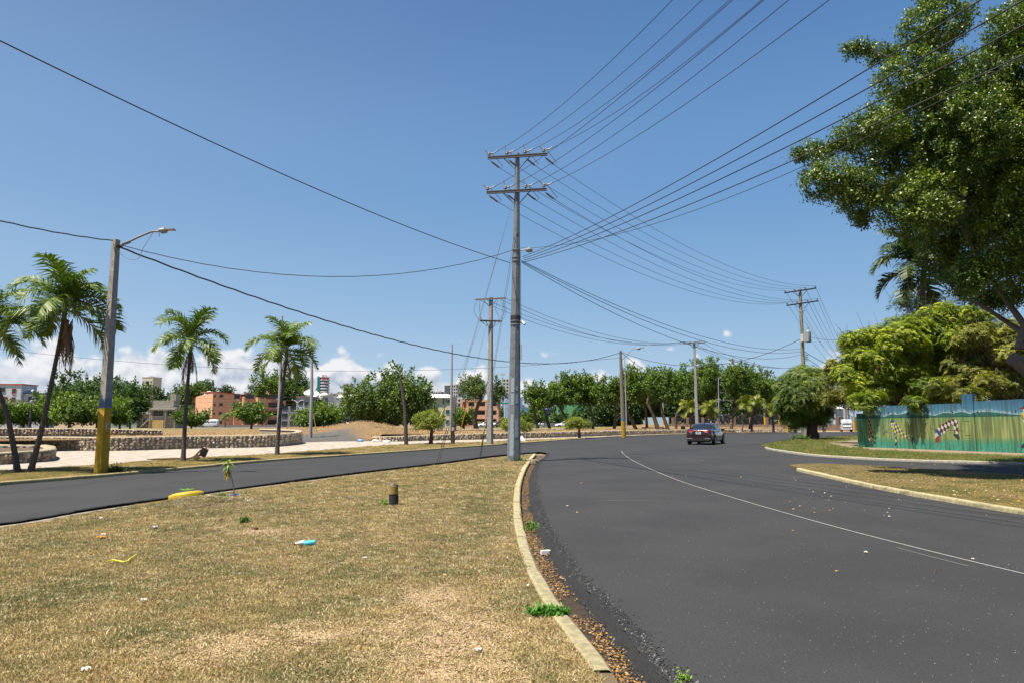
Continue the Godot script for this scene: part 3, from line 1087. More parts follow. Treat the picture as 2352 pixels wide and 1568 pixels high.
func unit_window(w: float, h: float) -> Array:
	var key := "%.2f %.2f" % [w, h]
	if not unit_meshes.has(key):
		var f := Shape.new()
		var t := 0.07
		f.box(Vector3(0, h * 0.5, 0.03), Vector3(w + t, t, 0.1))
		f.box(Vector3(0, -h * 0.5, 0.05), Vector3(w + t * 2, t, 0.16))
		for s: float in [-1.0, 1.0]:
			f.box(Vector3(s * w * 0.5, 0, 0.028), Vector3(t, h - t, 0.1))
		f.box(Vector3(0, 0, 0.026), Vector3(t * 0.7, h - t, 0.07))
		var g := Shape.new()
		g.box(Vector3(0, 0, 0.008), Vector3(w - 0.02, h - 0.02, 0.03))
		unit_meshes[key] = [f.commit(), g.commit()]
	return unit_meshes[key]

func window(o: Node3D, at: Vector3, w: float, h: float, frame: Material, turn := 0.0, glass: Material = null) -> void:
	var u := unit_window(w, h)
	var f := put("window", u[0], frame, o, at)
	f.rotation.y = turn
	put("pane", u[1], glass if glass else glossy(Color(0.035, 0.042, 0.05), 0.12), f)

func wall_box(o: Node3D, at: Vector3, size: Vector3, m: Material, called := "wall") -> MeshInstance3D:
	var s := Shape.new()
	s.box(Vector3(0, size.y * 0.5, 0), size)
	return put(called, s, m, o, at)

func place_at(u: float, d: float) -> Vector3:
	var q := deep(u, 965.5, d)
	return Vector3(q.x, -0.1, q.z)

func top_of(v: float, d: float) -> float:
	return deep(1176, v, d).y + 0.1

func plaster(c: Color) -> Material:
	return mat(c * 0.88, 0.9, "blotch", 6.0)

func build_buildings() -> void:
	var dark := mat(Color(0.035, 0.035, 0.04), 0.8)
	var white := mat(Color(0.72, 0.72, 0.72), 0.8, "grain", 2.0)
	# white house with red trim
	var o := thing("white_house", "white flat roofed house with red trimmed windows at the far left", "building", place_at(24, 150), 0.12)
	var h := top_of(884, 150)
	var wl := plaster(Color(0.62, 0.65, 0.72))
	var red := mat(Color(0.42, 0.09, 0.05), 0.8)
	wall_box(o, Vector3(0.9, 0, 0), Vector3(4.8, h, 6), wl)
	wall_box(o, Vector3(-3.4, 0, 0.3), Vector3(3.8, h - 1.5, 6), wl)
	wall_box(o, Vector3(5.4, 0, -0.5), Vector3(4.1, h - 1.9, 5), wl)
	wall_box(o, Vector3(0.9, h - 0.02, 0), Vector3(5.1, 0.22, 6.3), red, "cornice")
	wall_box(o, Vector3(-3.5, h - 1.5, 0.35), Vector3(4.0, 0.16, 6.2), red, "cornice")
	wall_box(o, Vector3(5.4, h - 1.88, -0.4), Vector3(4.2, 0.14, 5.3), dark, "roof_edge")
	for q: Vector2 in [Vector2(1.9, h - 1.35), Vector2(0.3, h - 3.1), Vector2(1.9, h - 3.2), Vector2(-2.6, h - 3.0)]:
		window(o, Vector3(q.x, q.y, 3.0 + (0.32 if q.x < -1.5 else 0.0)), 0.75, 0.95, red)
	window(o, Vector3(-0.6, h - 1.1, 3.0), 1.3, 0.8, dark)
	for q: Vector2 in [Vector2(4.7, h - 3.0), Vector2(6.2, h - 3.1)]:
		window(o, Vector3(q.x, q.y, 2.0), 0.6, 0.8, dark)
	var tk := Shape.new()
	tk.sphere(Vector3(4.0, h - 1.35, 0), Vector3(0.4, 0.45, 0.4))
	put("water_tank", tk, white, o)

	# cream tower showing above the round dark tree
	o = thing("cream_tower", "cream tower block rising behind the dark round tree on the left", "building", place_at(343.5, 450), -0.12)
	h = top_of(867, 450)
	wall_box(o, Vector3.ZERO, Vector3(7.6, h, 9), plaster(Color(0.60, 0.56, 0.46)))
	wall_box(o, Vector3(-0.5, h, 0), Vector3(2.0, 0.9, 2), dark, "roof_tank")
	wall_box(o, Vector3(0, h, 0), Vector3(7.9, 0.35, 9.3), plaster(Color(0.66, 0.62, 0.52)), "parapet")
	for r in 3:
		for x: float in [-2.6, 2.6]:
			window(o, Vector3(x, h - 3.0 - r * 3.0, 4.5), 0.6, 0.8, dark)
	window(o, Vector3(-0.8, h - 3.0, 4.5), 0.9, 1.1, dark)
	window(o, Vector3(0.7, h - 3.0, 4.5), 0.9, 1.1, dark)
	window(o, Vector3(0, h - 6.3, 4.5), 2.4, 1.9, dark, 0.0, glossy(Color(0.06, 0.10, 0.16), 0.1))

	# low houses left of the orange block
	o = thing("green_house", "pale green single storey house with an outside stair", "building", place_at(297, 165), 0.25)
	var mint := plaster(Color(0.40, 0.52, 0.40))
	wall_box(o, Vector3(-0.4, 0, 0), Vector3(5.6, 3.6, 6), mint)
	wall_box(o, Vector3(4.1, 0, -1.0), Vector3(3.4, 3.3, 4), plaster(Color(0.42, 0.40, 0.34)))
	wall_box(o, Vector3(3.9, 3.3, -0.8), Vector3(4.3, 0.25, 5.2), plaster(Color(0.55, 0.52, 0.38)), "roof_slab")
	window(o, Vector3(0.5, 1.9, 3.0), 0.9, 1.3, white)
	window(o, Vector3(4.0, 1.6, 1.0), 1.6, 1.6, white)
	var st := Shape.new()
	for k in 9:
		st.box(Vector3(3.0 + k * 0.34, 0.18 + k * 0.36, 2.2), Vector3(0.36, 0.36 + k * 0.02, 0.9))
	put("outside_stair", st, plaster(Color(0.40, 0.37, 0.28)), o)
	o = thing("concrete_house", "weathered concrete house with a yellow balcony and unfinished upper floor", "building", place_at(378, 160), 0.1)
	var raw := plaster(Color(0.37, 0.34, 0.28))
	wall_box(o, Vector3(0.3, 0, -1.0), Vector3(5.6, 4.9, 5), raw)
	wall_box(o, Vector3(-0.6, 4.9, -2.0), Vector3(4.6, 1.5, 3.5), raw, "unfinished_storey")
	wall_box(o, Vector3(1.4, 6.4, -2.0), Vector3(1.3, 1.5, 3.0), raw, "unfinished_storey")
	wall_box(o, Vector3(-0.9, 0, 1.75), Vector3(2.8, 1.9, 0.3), plaster(Color(0.55, 0.40, 0.16)), "balcony_wall")
	wall_box(o, Vector3(0.1, 4.3, 1.4), Vector3(5.8, 0.22, 1.8), plaster(Color(0.5, 0.48, 0.44)), "canopy")
	var rail := Shape.new()
	for k in 12:
		rail.box(Vector3(-2.1 + k * 0.22, 2.35, 1.8), Vector3(0.06, 0.7, 0.06))
	rail.box(Vector3(-0.9, 2.72, 1.8), Vector3(2.7, 0.1, 0.12))
	put("balcony_rail", rail, white, o)
	window(o, Vector3(-0.9, 3.3, 1.52), 2.2, 1.5, plaster(Color(0.55, 0.40, 0.16)))
	window(o, Vector3(1.6, 3.5, 1.52), 1.0, 1.1, raw)
	for x: float in [-2.5, 0.9, 3.0]:
		wall_box(o, Vector3(x, 0, 2.1), Vector3(0.18, 4.3, 0.18), raw, "column")
	o = thing("white_roof_house", "small house with pale blue and cream walls under the dark round tree", "building", place_at(318, 210), 0.1)
	wall_box(o, Vector3.ZERO, Vector3(5.5, top_of(905, 210), 6), plaster(Color(0.60, 0.50, 0.38)))
	wall_box(o, Vector3(1.2, 0, 3.3), Vector3(6.0, top_of(914, 210), 1.0), plaster(Color(0.55, 0.63, 0.70)), "front_wall")
	window(o, Vector3(2.5, top_of(918, 210), 3.8), 1.2, 1.1, dark)
	o = thing("rooftop_tank_tower", "blue glass block with black water tanks between the trees", "building", place_at(408, 330), 0.0)
	h = top_of(911, 330)
	wall_box(o, Vector3.ZERO, Vector3(5.5, h, 5), plaster(Color(0.35, 0.50, 0.62)))
	for q: Vector2 in [Vector2(-1.2, 1.6), Vector2(1.0, 0.7)]:
		var t := Shape.new()
		t.lathe(Vector3(q.x, h, 0), [Vector2(0, 0), Vector2(0.9, 0), Vector2(0.9, q.y), Vector2(0, q.y + 0.3)])
		put("water_tank", t, dark, o)

	orange_block()
	grey_block()

	# cream apartments with teal pillars
	var d := 175.0
	o = thing("cream_apartments", "cream apartment house with white roof and teal pillars", "building", place_at(1006, d), -0.10)
	h = top_of(909, d)
	var cream := plaster(Color(0.60, 0.53, 0.38))
	var teal := mat(Color(0.04, 0.22, 0.20), 0.8)
	wall_box(o, Vector3(0.2, 0, 0), Vector3(5.8, h - 0.5, 8), cream)
	wall_box(o, Vector3(-3.6, 0, -0.4), Vector3(1.8, h - 1.2, 7), cream)
	wall_box(o, Vector3(3.55, 0, 0.25), Vector3(1.1, h - 0.1, 8), cream)
	var roof := Shape.new()
	roof.taper(Vector3(-0.3, h - 0.5, 0), Vector2(8.4, 9.2), Vector2(6.4, 5.5), 0.9)
	put("roof", roof, mat(Color(0.78, 0.78, 0.76), 0.7), o)
	for x: float in [-2.75, 0.2, 2.15]:
		wall_box(o, Vector3(x, 0, 4.05), Vector3(0.32, h - 0.6, 0.25), teal, "pillar")
	for r in 3:
		var y := h - 1.5 - r * 2.5
		window(o, Vector3(-1.2, y, 4.0), 1.4, 0.9, teal)
		window(o, Vector3(3.3, y, 4.25), 0.9, 0.9, teal)
		window(o, Vector3(-3.7, y, 3.1), 1.2, 1.0, teal)
		wall_box(o, Vector3(-1.2, y + 0.55, 4.3), Vector3(1.8, 0.1, 0.7), teal, "awning")

	# second orange apartments
	d = 180.0
	o = thing("orange_apartments", "open fronted orange apartment house behind the thin leaning tree", "building", place_at(1101, d), -0.06)
	h = top_of(918, d)
	var orange := plaster(Color(0.78, 0.42, 0.27))
	wall_box(o, Vector3(0.3, 0, -3.5), Vector3(9.6, h - 0.4, 5), plaster(Color(0.62, 0.33, 0.2)))
	for k in 4:
		wall_box(o, Vector3(0.3, k * (h / 3.2), 0.0), Vector3(9.9, 0.55 if k < 3 else 0.5, 3.0), orange, "floor_slab")
		if k in [1, 2]:
			wall_box(o, Vector3(0.8, k * (h / 3.2) + 0.55, 1.4), Vector3(8.0, 0.5, 0.18), orange, "balcony_wall")
	for x: float in [-4.6, -3.0, -0.9, 1.9, 4.9]:
		wall_box(o, Vector3(x, 0, 1.3), Vector3(0.5, h - 0.6, 0.45), orange, "column")
	for r in 3:
		for x: float in [-2.0, 0.5, 3.4]:
			window(o, Vector3(x, 1.5 + r * h / 3.2, -1.0), 1.5, 1.1, white)
	wall_box(o, Vector3(6.0, h - 1.0, 0.4), Vector3(2.9, 0.3, 3.0), mat(Color(0.02, 0.20, 0.11), 0.7), "green_awning")
	o = thing("brown_wall", "plain brown boundary wall below the orange apartments", "wall", place_at(1133, 165), 0.0)
	wall_box(o, Vector3.ZERO, Vector3(9.0, top_of(967, 165), 0.3), plaster(Color(0.26, 0.19, 0.13)))

	# blue and green apartments behind the trees
	d = 190.0
	o = thing("blue_apartments", "blue apartment house seen between the tree trunks", "building", place_at(1219, d), 0.05)
	var blue := plaster(Color(0.20, 0.32, 0.66))
	var pale := plaster(Color(0.40, 0.52, 0.76))
	wall_box(o, Vector3(-5.6, 0, 0), Vector3(3.4, top_of(907, d), 6), pale)
	wall_box(o, Vector3(-3.2, 0, -0.6), Vector3(1.6, top_of(912, d), 6), blue)
	wall_box(o, Vector3(3.9, 0, 0), Vector3(6.4, top_of(922, d), 6), blue)
	wall_box(o, Vector3(-0.6, 0, -0.5), Vector3(3.4, top_of(935, d), 6), plaster(Color(0.10, 0.34, 0.66)))
	for r in 3:
		for x: float in [-5.6, -0.4, 2.2, 4.6, 6.2]:
			window(o, Vector3(x, 1.4 + r * 2.0, 3.0 if x != -0.4 else 2.5), 0.9, 0.9, white)
	for y: float in [2.4, 4.6]:
		wall_box(o, Vector3(4.6, y, 3.5), Vector3(3.2, 0.14, 1.0), dark, "awning")
	o = thing("green_apartments", "bright green apartment house with dark balconies behind the trees", "building", place_at(1330, d), 0.05)
	var lime := plaster(Color(0.16, 0.50, 0.22))
	h = top_of(923, d)
	wall_box(o, Vector3(-4.2, 0, 0), Vector3(4.6, h, 6), lime)
	wall_box(o, Vector3(0.2, 0, -1.0), Vector3(4.2, h - 0.6, 6), plaster(Color(0.12, 0.42, 0.20)))
	wall_box(o, Vector3(4.6, 0, 0.4), Vector3(4.6, h - 1.5, 6), lime)
	for r in 3:
		window(o, Vector3(-5.0, 1.4 + r * 2.1, 3.0), 0.8, 0.9, dark)
		window(o, Vector3(0.4, 1.4 + r * 2.1, 2.0), 1.8, 1.1, mat(Color(0.03, 0.25, 0.14), 0.8))
		window(o, Vector3(4.8, 1.4 + r * 1.9, 3.4), 1.2, 0.9, dark)
		wall_box(o, Vector3(0.2, 0.55 + r * 2.1, 2.6), Vector3(3.8, 0.5, 0.2), mat(Color(0.02, 0.26, 0.18), 0.8), "balcony_wall")
	o = thing("brick_kiosk", "small orange brick house half hidden behind the grove", "building", place_at(1460, 170), 0.0)
	wall_box(o, Vector3.ZERO, Vector3(4.2, 4.5, 4), plaster(Color(0.52, 0.22, 0.11)))
	window(o, Vector3(0, 2.4, 2.0), 1.0, 1.0, white)

	towers()
	street_walls()


func orange_block() -> void:
	var d := 200.0
	var o := thing("orange_block", "orange four storey apartment block with small dark windows", "building", place_at(486, d), 0.70)
	var orange := plaster(Color(0.80, 0.44, 0.27))
	var trim := mat(Color(0.30, 0.11, 0.07), 0.8)
	var dark := mat(Color(0.05, 0.035, 0.03), 0.8)
	var h := top_of(898.5, d)
	# the near corner of the gable stands at the origin; the front runs along +x
	var gable := Shape.new()
	var lo := h - 1.1
	for q: Array in [[Vector3(0, 0, 0), Vector3(0, h, 0), Vector3(0, lo, -17), Vector3(0, 0, -17)], [Vector3(8.2, 0, 0), Vector3(8.2, h - 0.9, 0), Vector3(0, h, 0), Vector3(0, 0, 0)], [Vector3(0, h, 0), Vector3(8.2, h - 0.9, 0), Vector3(8.2, lo - 0.6, -17), Vector3(0, lo, -17)], [Vector3(8.2, 0, 0), Vector3(8.2, h - 0.9, 0), Vector3(8.2, lo - 0.6, -17), Vector3(8.2, 0, -17)]]:
		gable.quad(q[0], q[1], q[2], q[3])
	put("wall", gable, orange, o)
	var roof := Shape.new()
	roof.box(Vector3(5.6, h - 0.45, -5.5), Vector3(11.6, 0.22, 12.0), Basis(Vector3.BACK, -0.085))
	put("roof", roof, trim, o)
	wall_box(o, Vector3(10.0, 0, -1.6), Vector3(3.5, h - 1.3, 8), plaster(Color(0.66, 0.34, 0.20)))
	wall_box(o, Vector3(12.8, 0, -0.2), Vector3(2.4, h - 1.5, 9), orange)
	wall_box(o, Vector3(16.2, 0, -0.9), Vector3(4.6, h - 1.9, 8), orange)
	wall_box(o, Vector3(19.4, 0, -0.3), Vector3(2.0, h - 2.3, 8), plaster(Color(0.66, 0.34, 0.20)))
	wall_box(o, Vector3(7.2, 0, 0.6), Vector3(2.6, 2.9, 1.2), orange, "porch")
	var ac := mat(Color(0.6, 0.58, 0.55), 0.7)
	for r in 4:
		var y := 1.3 + r * 2.55
		window(o, Vector3(2.4, y, 0.0), 0.9, 0.75, dark)
		window(o, Vector3(0.55, y - 0.1, 0.0), 0.35, 0.6, dark)
		window(o, Vector3(6.9, y, 0.0), 1.5, 1.25, dark)
		window(o, Vector3(9.9, y, 2.42), 2.2, 1.3, dark)
		window(o, Vector3(12.9, y, 4.32), 0.9, 1.1, dark)
		window(o, Vector3(16.6, y, 3.12), 2.6, 1.2, dark)
		window(o, Vector3(19.4, y, 3.72), 1.0, 1.0, dark)
		wall_box(o, Vector3(7.0, y - 1.25, 0.28), Vector3(0.8, 0.5, 0.5), ac, "air_conditioner")
		wall_box(o, Vector3(16.6, y + 0.7, 3.6), Vector3(3.2, 0.1, 1.0), trim, "awning")
		wall_box(o, Vector3(17.8, y - 1.0, 3.4), Vector3(0.8, 0.5, 0.5), ac, "air_conditioner")
	var dome := Shape.new()
	dome.sphere(Vector3(1.4, h - 0.7, -8), Vector3(1.6, 1.2, 1.6), 12, 8)
	put("roof_dome", dome, mat(Color(0.7, 0.68, 0.66), 0.7), o)
	dish(o, Vector3(17.0, h - 1.2, -1), 1.1, mat(Color(0.62, 0.42, 0.42), 0.7))
	var tank := Shape.new()
	tank.lathe(Vector3(10.5, h - 1.1, -2), [Vector2(0, 0), Vector2(0.8, 0), Vector2(0.8, 1.0), Vector2(0, 1.2)])
	put("water_tank", tank, dark, o)
	var far := thing("orange_annex", "small orange annex left of the orange apartment block", "building", place_at(440, 222), 0.4)
	wall_box(far, Vector3.ZERO, Vector3(4.4, top_of(912, 215), 5), orange)
	window(far, Vector3(0.3, 6.6, 2.5), 2.0, 1.3, dark)
	wall_box(far, Vector3(0, top_of(912, 215), 0), Vector3(4.8, 0.3, 5.4), orange, "roof_slab")

func dish(o: Node3D, at: Vector3, r: float, m: Material) -> void:
	var s := Shape.new()
	var b := Basis(Vector3.RIGHT, 0.9)
	s.lathe(at + Vector3.UP * (r + 0.3), [Vector2(0.02, 0.0), Vector2(r * 0.5, r * 0.08), Vector2(r * 0.85, r * 0.24), Vector2(r, r * 0.36)], 14, b)
	s.tube([at, at + Vector3.UP * (r + 0.3)], [0.06], 5)
	put("satellite_dish", s, m, o)

func grey_block() -> void:
	var d := 190.0
	var o := thing("grey_apartments", "grey three storey apartment row with satellite dishes on the roof", "building", place_at(740, d), 0.02)
	var light := plaster(Color(0.42, 0.46, 0.50))
	var mid := plaster(Color(0.23, 0.25, 0.29))
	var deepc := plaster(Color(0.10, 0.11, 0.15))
	var dark := mat(Color(0.03, 0.032, 0.045), 0.8)
	var white := mat(Color(0.66, 0.66, 0.66), 0.8)
	var h := top_of(914, d)
	var m := d / FOCAL
	var span := func(u0: float, u1: float, tall: float, z: float, mt: Material, called: String) -> void:
		wall_box(o, Vector3(((u0 + u1) * 0.5 - 740) * m, 0, z), Vector3((u1 - u0) * m, tall, 8.0), mt, called)
	span.call(690.0, 718.0, h, 0.0, light, "wall")
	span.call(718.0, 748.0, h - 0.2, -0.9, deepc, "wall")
	span.call(748.0, 753.5, h + 0.2, 0.3, light, "column")
	span.call(753.5, 775.0, h, 0.0, mid, "wall")
	span.call(775.0, 782.0, h - 0.1, 0.15, plaster(Color(0.30, 0.32, 0.34)), "wall")
	span.call(782.0, 791.0, h + 0.1, 0.5, light, "wall")
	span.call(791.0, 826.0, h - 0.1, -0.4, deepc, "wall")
	span.call(646.0, 690.0, h - 2.2, -2.0, mid, "wall")
	for k in 2:
		wall_box(o, Vector3((733 - 740) * m, 2.7 + k * 2.7, 3.35), Vector3(30 * m, 0.5, 0.3), mid, "balcony_wall")
		wall_box(o, Vector3((808 - 740) * m, 2.5 + k * 2.7, 3.9), Vector3(34 * m, 0.45, 0.3), plaster(Color(0.15, 0.19, 0.27)), "balcony_wall")
	wall_box(o, Vector3((704 - 740) * m, h, 0), Vector3(30 * m, 0.5, 8.6), plaster(Color(0.22, 0.15, 0.12)), "brown_roof")
	wall_box(o, Vector3((733 - 740) * m, h - 0.5, 2.9), Vector3(32 * m, 0.18, 1.8), dark, "awning")
	for r in 3:
		var y := 1.4 + r * 2.6
		window(o, Vector3((699 - 740) * m, y, 4.0), 1.1, 0.9, dark)
		window(o, Vector3((712 - 740) * m, y - 0.3, 4.0), 1.0, 0.9, dark)
		window(o, Vector3((733 - 740) * m, y, 3.1), 2.4, 1.3, dark)
		window(o, Vector3((808 - 740) * m, y, 3.6), 2.4, 1.3, dark)
		window(o, Vector3((660 - 740) * m, y * 0.8, 2.0), 1.4, 0.9, dark)
		window(o, Vector3((678 - 740) * m, y * 0.8, 2.0), 1.4, 0.9, dark)
	wall_box(o, Vector3((699 - 740) * m, 2.3, 4.4), Vector3(2.2, 0.12, 1.0), dark, "awning")
	for r in 2:                                            # white slatted screens
		for k in 8:
			wall_box(o, Vector3((760.5 + k * 1.3 - 740) * m, 4.6 - r * 3.4 + (0.0 if r == 0 else 0.3), 4.05), Vector3(0.09, 2.1 if r == 0 else 1.2, 0.08), white, "slat")
	for k in 5:
		wall_box(o, Vector3((776 + k * 1.25 - 740) * m, 2.2, 4.2), Vector3(0.05, h - 3.2, 0.08), white, "slat")
	var pent := Shape.new()
	pent.tri(Vector3((757 - 740) * m, h, 3.9), Vector3((767 - 740) * m, h + 1.5, 3.9), Vector3((773 - 740) * m, h, 3.9))
	pent.tri(Vector3((757 - 740) * m, h, 3.5), Vector3((767 - 740) * m, h + 1.5, 3.5), Vector3((773 - 740) * m, h, 3.5))
	pent.quad(Vector3((757 - 740) * m, h, 3.9), Vector3((767 - 740) * m, h + 1.5, 3.9), Vector3((767 - 740) * m, h + 1.5, 3.5), Vector3((757 - 740) * m, h, 3.5))
	pent.quad(Vector3((773 - 740) * m, h, 3.9), Vector3((767 - 740) * m, h + 1.5, 3.9), Vector3((767 - 740) * m, h + 1.5, 3.5), Vector3((773 - 740) * m, h, 3.5))
	put("pediment", pent, mid, o)
	var slope := Shape.new()
	slope.taper(Vector3((800 - 740) * m, h + 0.1, 0), Vector2(5.0, 9), Vector2(3.4, 7), 0.9)
	put("pale_roof", slope, white, o)
	for q: Array in [[706.0, 0.8, Color(0.6, 0.5, 0.5)], [713.0, 1.0, Color(0.66, 0.64, 0.60)], [726.0, 1.0, Color(0.66, 0.66, 0.66)], [733.0, 0.7, Color(0.64, 0.64, 0.64)]]:
		dish(o, Vector3((q[0] - 740) * m, h + (0.3 if q[0] < 720 else -0.3), 1.5), q[1], mat(q[2], 0.7))
	var cap := Shape.new()
	cap.lathe(Vector3((750.5 - 740) * m, h + 0.2, 3.5), [Vector2(0.35, 0.0), Vector2(1.15, 0.2), Vector2(1.1, 0.7), Vector2(0.7, 1.1), Vector2(0, 1.25)], 14)
	put("dome_cap", cap, mat(Color(0.66, 0.63, 0.56), 0.8), o)


func tower(called: String, label: String, u0: float, u1: float, v: float, d: float, c: Color, floors: int, bays: int, slabs := false, turn := 0.0) -> Node3D:
	var o := thing(called, label, "building", place_at((u0 + u1) * 0.5, d), turn)
	var w := (u1 - u0) * d / FOCAL
	var h := top_of(v, d)
	wall_box(o, Vector3.ZERO, Vector3(w, h, w * 0.9), plaster(c))
	var dark := mat(Color(0.05, 0.06, 0.075), 0.5)
	var fl := 3.0
	for r in floors:
		var y := h - 1.9 - r * fl
		for k in bays:
			window(o, Vector3(w * ((k + 0.5) / bays - 0.5), y, w * 0.45), w / bays * 0.62, 1.5, dark)
		if slabs:
			wall_box(o, Vector3(0, y - 1.35, 0), Vector3(w + 0.9, 0.35, w * 0.9 + 1.6), plaster(Color(0.66, 0.66, 0.66)), "balcony_slab")
	return o

func towers() -> void:
	var d := 700.0
	# the curved teal and white tower
	var o := thing("teal_tower", "white tower with curved balconies, a teal strip and a red rooftop sign", "building", place_at(738, d), 0.0)
	var h := top_of(866, d)
	var glass := glossy(Color(0.12, 0.16, 0.19), 0.2)
	var white := plaster(Color(0.70, 0.72, 0.74))
	var core := Shape.new()
	core.lathe(Vector3(1.2, 0, 0), [Vector2(5.4, 0), Vector2(5.4, h), Vector2(0, h)], 20)
	put("glass_drum", core, glass, o)
	for r in 15:
		var s := Shape.new()
		s.lathe(Vector3(1.2, h - 0.5 - r * 3.0, 0), [Vector2(5.3, 0), Vector2(6.2, 0), Vector2(6.2, 1.15), Vector2(5.3, 1.15)], 20)
		put("curved_balcony", s, white, o)
	wall_box(o, Vector3(-4.1, 0, 1.5), Vector3(2.8, h - 9, 9.5), white, "side_wing")
	wall_box(o, Vector3(-2.4, h - 16, 1.6), Vector3(2.6, 16.6, 9.8), plaster(Color(0.03, 0.33, 0.34)), "teal_strip")
	for r in 9:
		window(o, Vector3(-4.1, h - 12 - r * 3.0, 6.25), 1.2, 1.2, mat(Color(0.05, 0.06, 0.075), 0.5))
		if r < 5:
			window(o, Vector3(-2.4, h - 2 - r * 3.0, 6.5), 1.6, 1.4, mat(Color(0.02, 0.2, 0.22), 0.5))
	wall_box(o, Vector3(1.2, h, -1), Vector3(5, 1.4, 4), white, "roof_house")
	var sign_ := Shape.new()                               # two facing brackets
	for q: Array in [[Vector3(2.3, h + 1.8, 6.3), Vector3(2.2, 0.8, 0.4)], [Vector3(1.6, h - 0.2, 6.3), Vector3(0.8, 3.3, 0.4)], [Vector3(2.3, h - 2.1, 6.3), Vector3(2.2, 0.8, 0.4)], [Vector3(4.9, h + 1.6, 6.3), Vector3(1.2, 0.8, 0.4)], [Vector3(5.4, h - 0.3, 6.3), Vector3(0.8, 3.1, 0.4)], [Vector3(4.9, h - 2.1, 6.3), Vector3(1.2, 0.8, 0.4)]]:
		sign_.box(q[0], q[1])
	put("red_sign", sign_, mat(Color(0.55, 0.03, 0.06), 0.6), o)
	tower("tall_building", "narrow grey tower with an open top floor right of the teal tower", 789, 808, 880, 800, Color(0.50, 0.53, 0.58), 6, 3)
	tower("tall_building", "low white rooftop between the teal tower and the big ficus", 757, 772, 901, 600, Color(0.62, 0.62, 0.64), 1, 2)
	o = tower("tall_building", "dark glass slab tower beside the thin grey pole", 1020.5, 1032, 884.5, 620, Color(0.10, 0.13, 0.16), 0, 1)
	tower("tall_building", "white tower with balconies touching the dark glass slab", 1032.5, 1051, 881.5, 640, Color(0.66, 0.67, 0.70), 8, 4)
	tower("tall_building", "blue glass tower below the thin leaning tree's crown", 1052, 1066, 894, 660, Color(0.22, 0.32, 0.45), 6, 2)
	o = tower("tall_building", "small white stepped building above the cream apartments", 994, 1012, 897, 560, Color(0.68, 0.68, 0.70), 2, 3)
	wall_box(o, Vector3(-0.8, top_of(897, 560), 0), Vector3(2.2, 2.4, 2), plaster(Color(0.68, 0.68, 0.7)), "roof_house")
	tower("tall_building", "dark narrow building right of the small white stepped one", 1013, 1019, 899, 560, Color(0.12, 0.12, 0.17), 2, 1)
	o = tower("tall_building", "banded concrete tower top above the thin leaning tree", 1074, 1101, 865, 640, Color(0.36, 0.35, 0.34), 9, 2, true)
	tower("tall_building", "white gridded tower half hidden behind the main utility pole", 1155, 1190, 869, 620, Color(0.62, 0.60, 0.55), 12, 5)
	tower("tall_building", "low terrace of pale flats below the banded tower", 1052, 1090, 912, 420, Color(0.6, 0.6, 0.58), 2, 5, true)
	# masts
	o = thing("lamp_mast", "tall mast with a ring of floodlights left of the main pole", "mast", place_at(1154, 300))
	var s := Shape.new()
	h = top_of(856, 300)
	s.tube([Vector3.ZERO, Vector3(0, h, 0)], [0.35, 0.16], 6)
	put("pole", s, mat(Color(0.3, 0.33, 0.35), 0.7), o)
	s = Shape.new()
	for k in 6:
		var g := TAU * k / 6.0
		s.box(Vector3(cos(g) * 1.0, h - 0.2, sin(g) * 1.0), Vector3(0.5, 0.5, 0.5))
	s.lathe(Vector3(0, h - 0.8, 0), [Vector2(1.0, 0), Vector2(1.15, 0.0), Vector2(1.15, 0.12), Vector2(1.0, 0.12)], 10)
	put("floodlights", s, mat(Color(0.45, 0.47, 0.48), 0.6), o)
	o = thing("lattice_mast", "lattice antenna mast right of the main pole", "mast", place_at(1205, 420))
	h = top_of(873, 420)
	s = Shape.new()
	for k in 3:
		var g := TAU * k / 3.0
		s.tube([Vector3(cos(g) * 1.3, 0, sin(g) * 1.3), Vector3(cos(g) * 0.5, h, sin(g) * 0.5)], [0.14], 4)
		for r in 12:
			var a := Vector3(cos(g), 0, sin(g)) * lerpf(1.3, 0.5, r / 12.0) + Vector3.UP * h * r / 12.0
			var b := Vector3(cos(g + TAU / 3), 0, sin(g + TAU / 3)) * lerpf(1.3, 0.5, (r + 1) / 12.0) + Vector3.UP * h * (r + 1) / 12.0
			s.tube([a, b], [0.08], 4)
	put("lattice", s, mat(Color(0.3, 0.31, 0.33), 0.7), o)
	s = Shape.new()
	for k in 6:
		s.box(Vector3(cos(k * 1.05) * 1.1, h - 1.5 - (k % 2) * 5.0, sin(k * 1.05) * 1.1), Vector3(0.4, 2.2, 0.4))
	put("antenna_panels", s, mat(Color(0.5, 0.5, 0.52), 0.7), o)

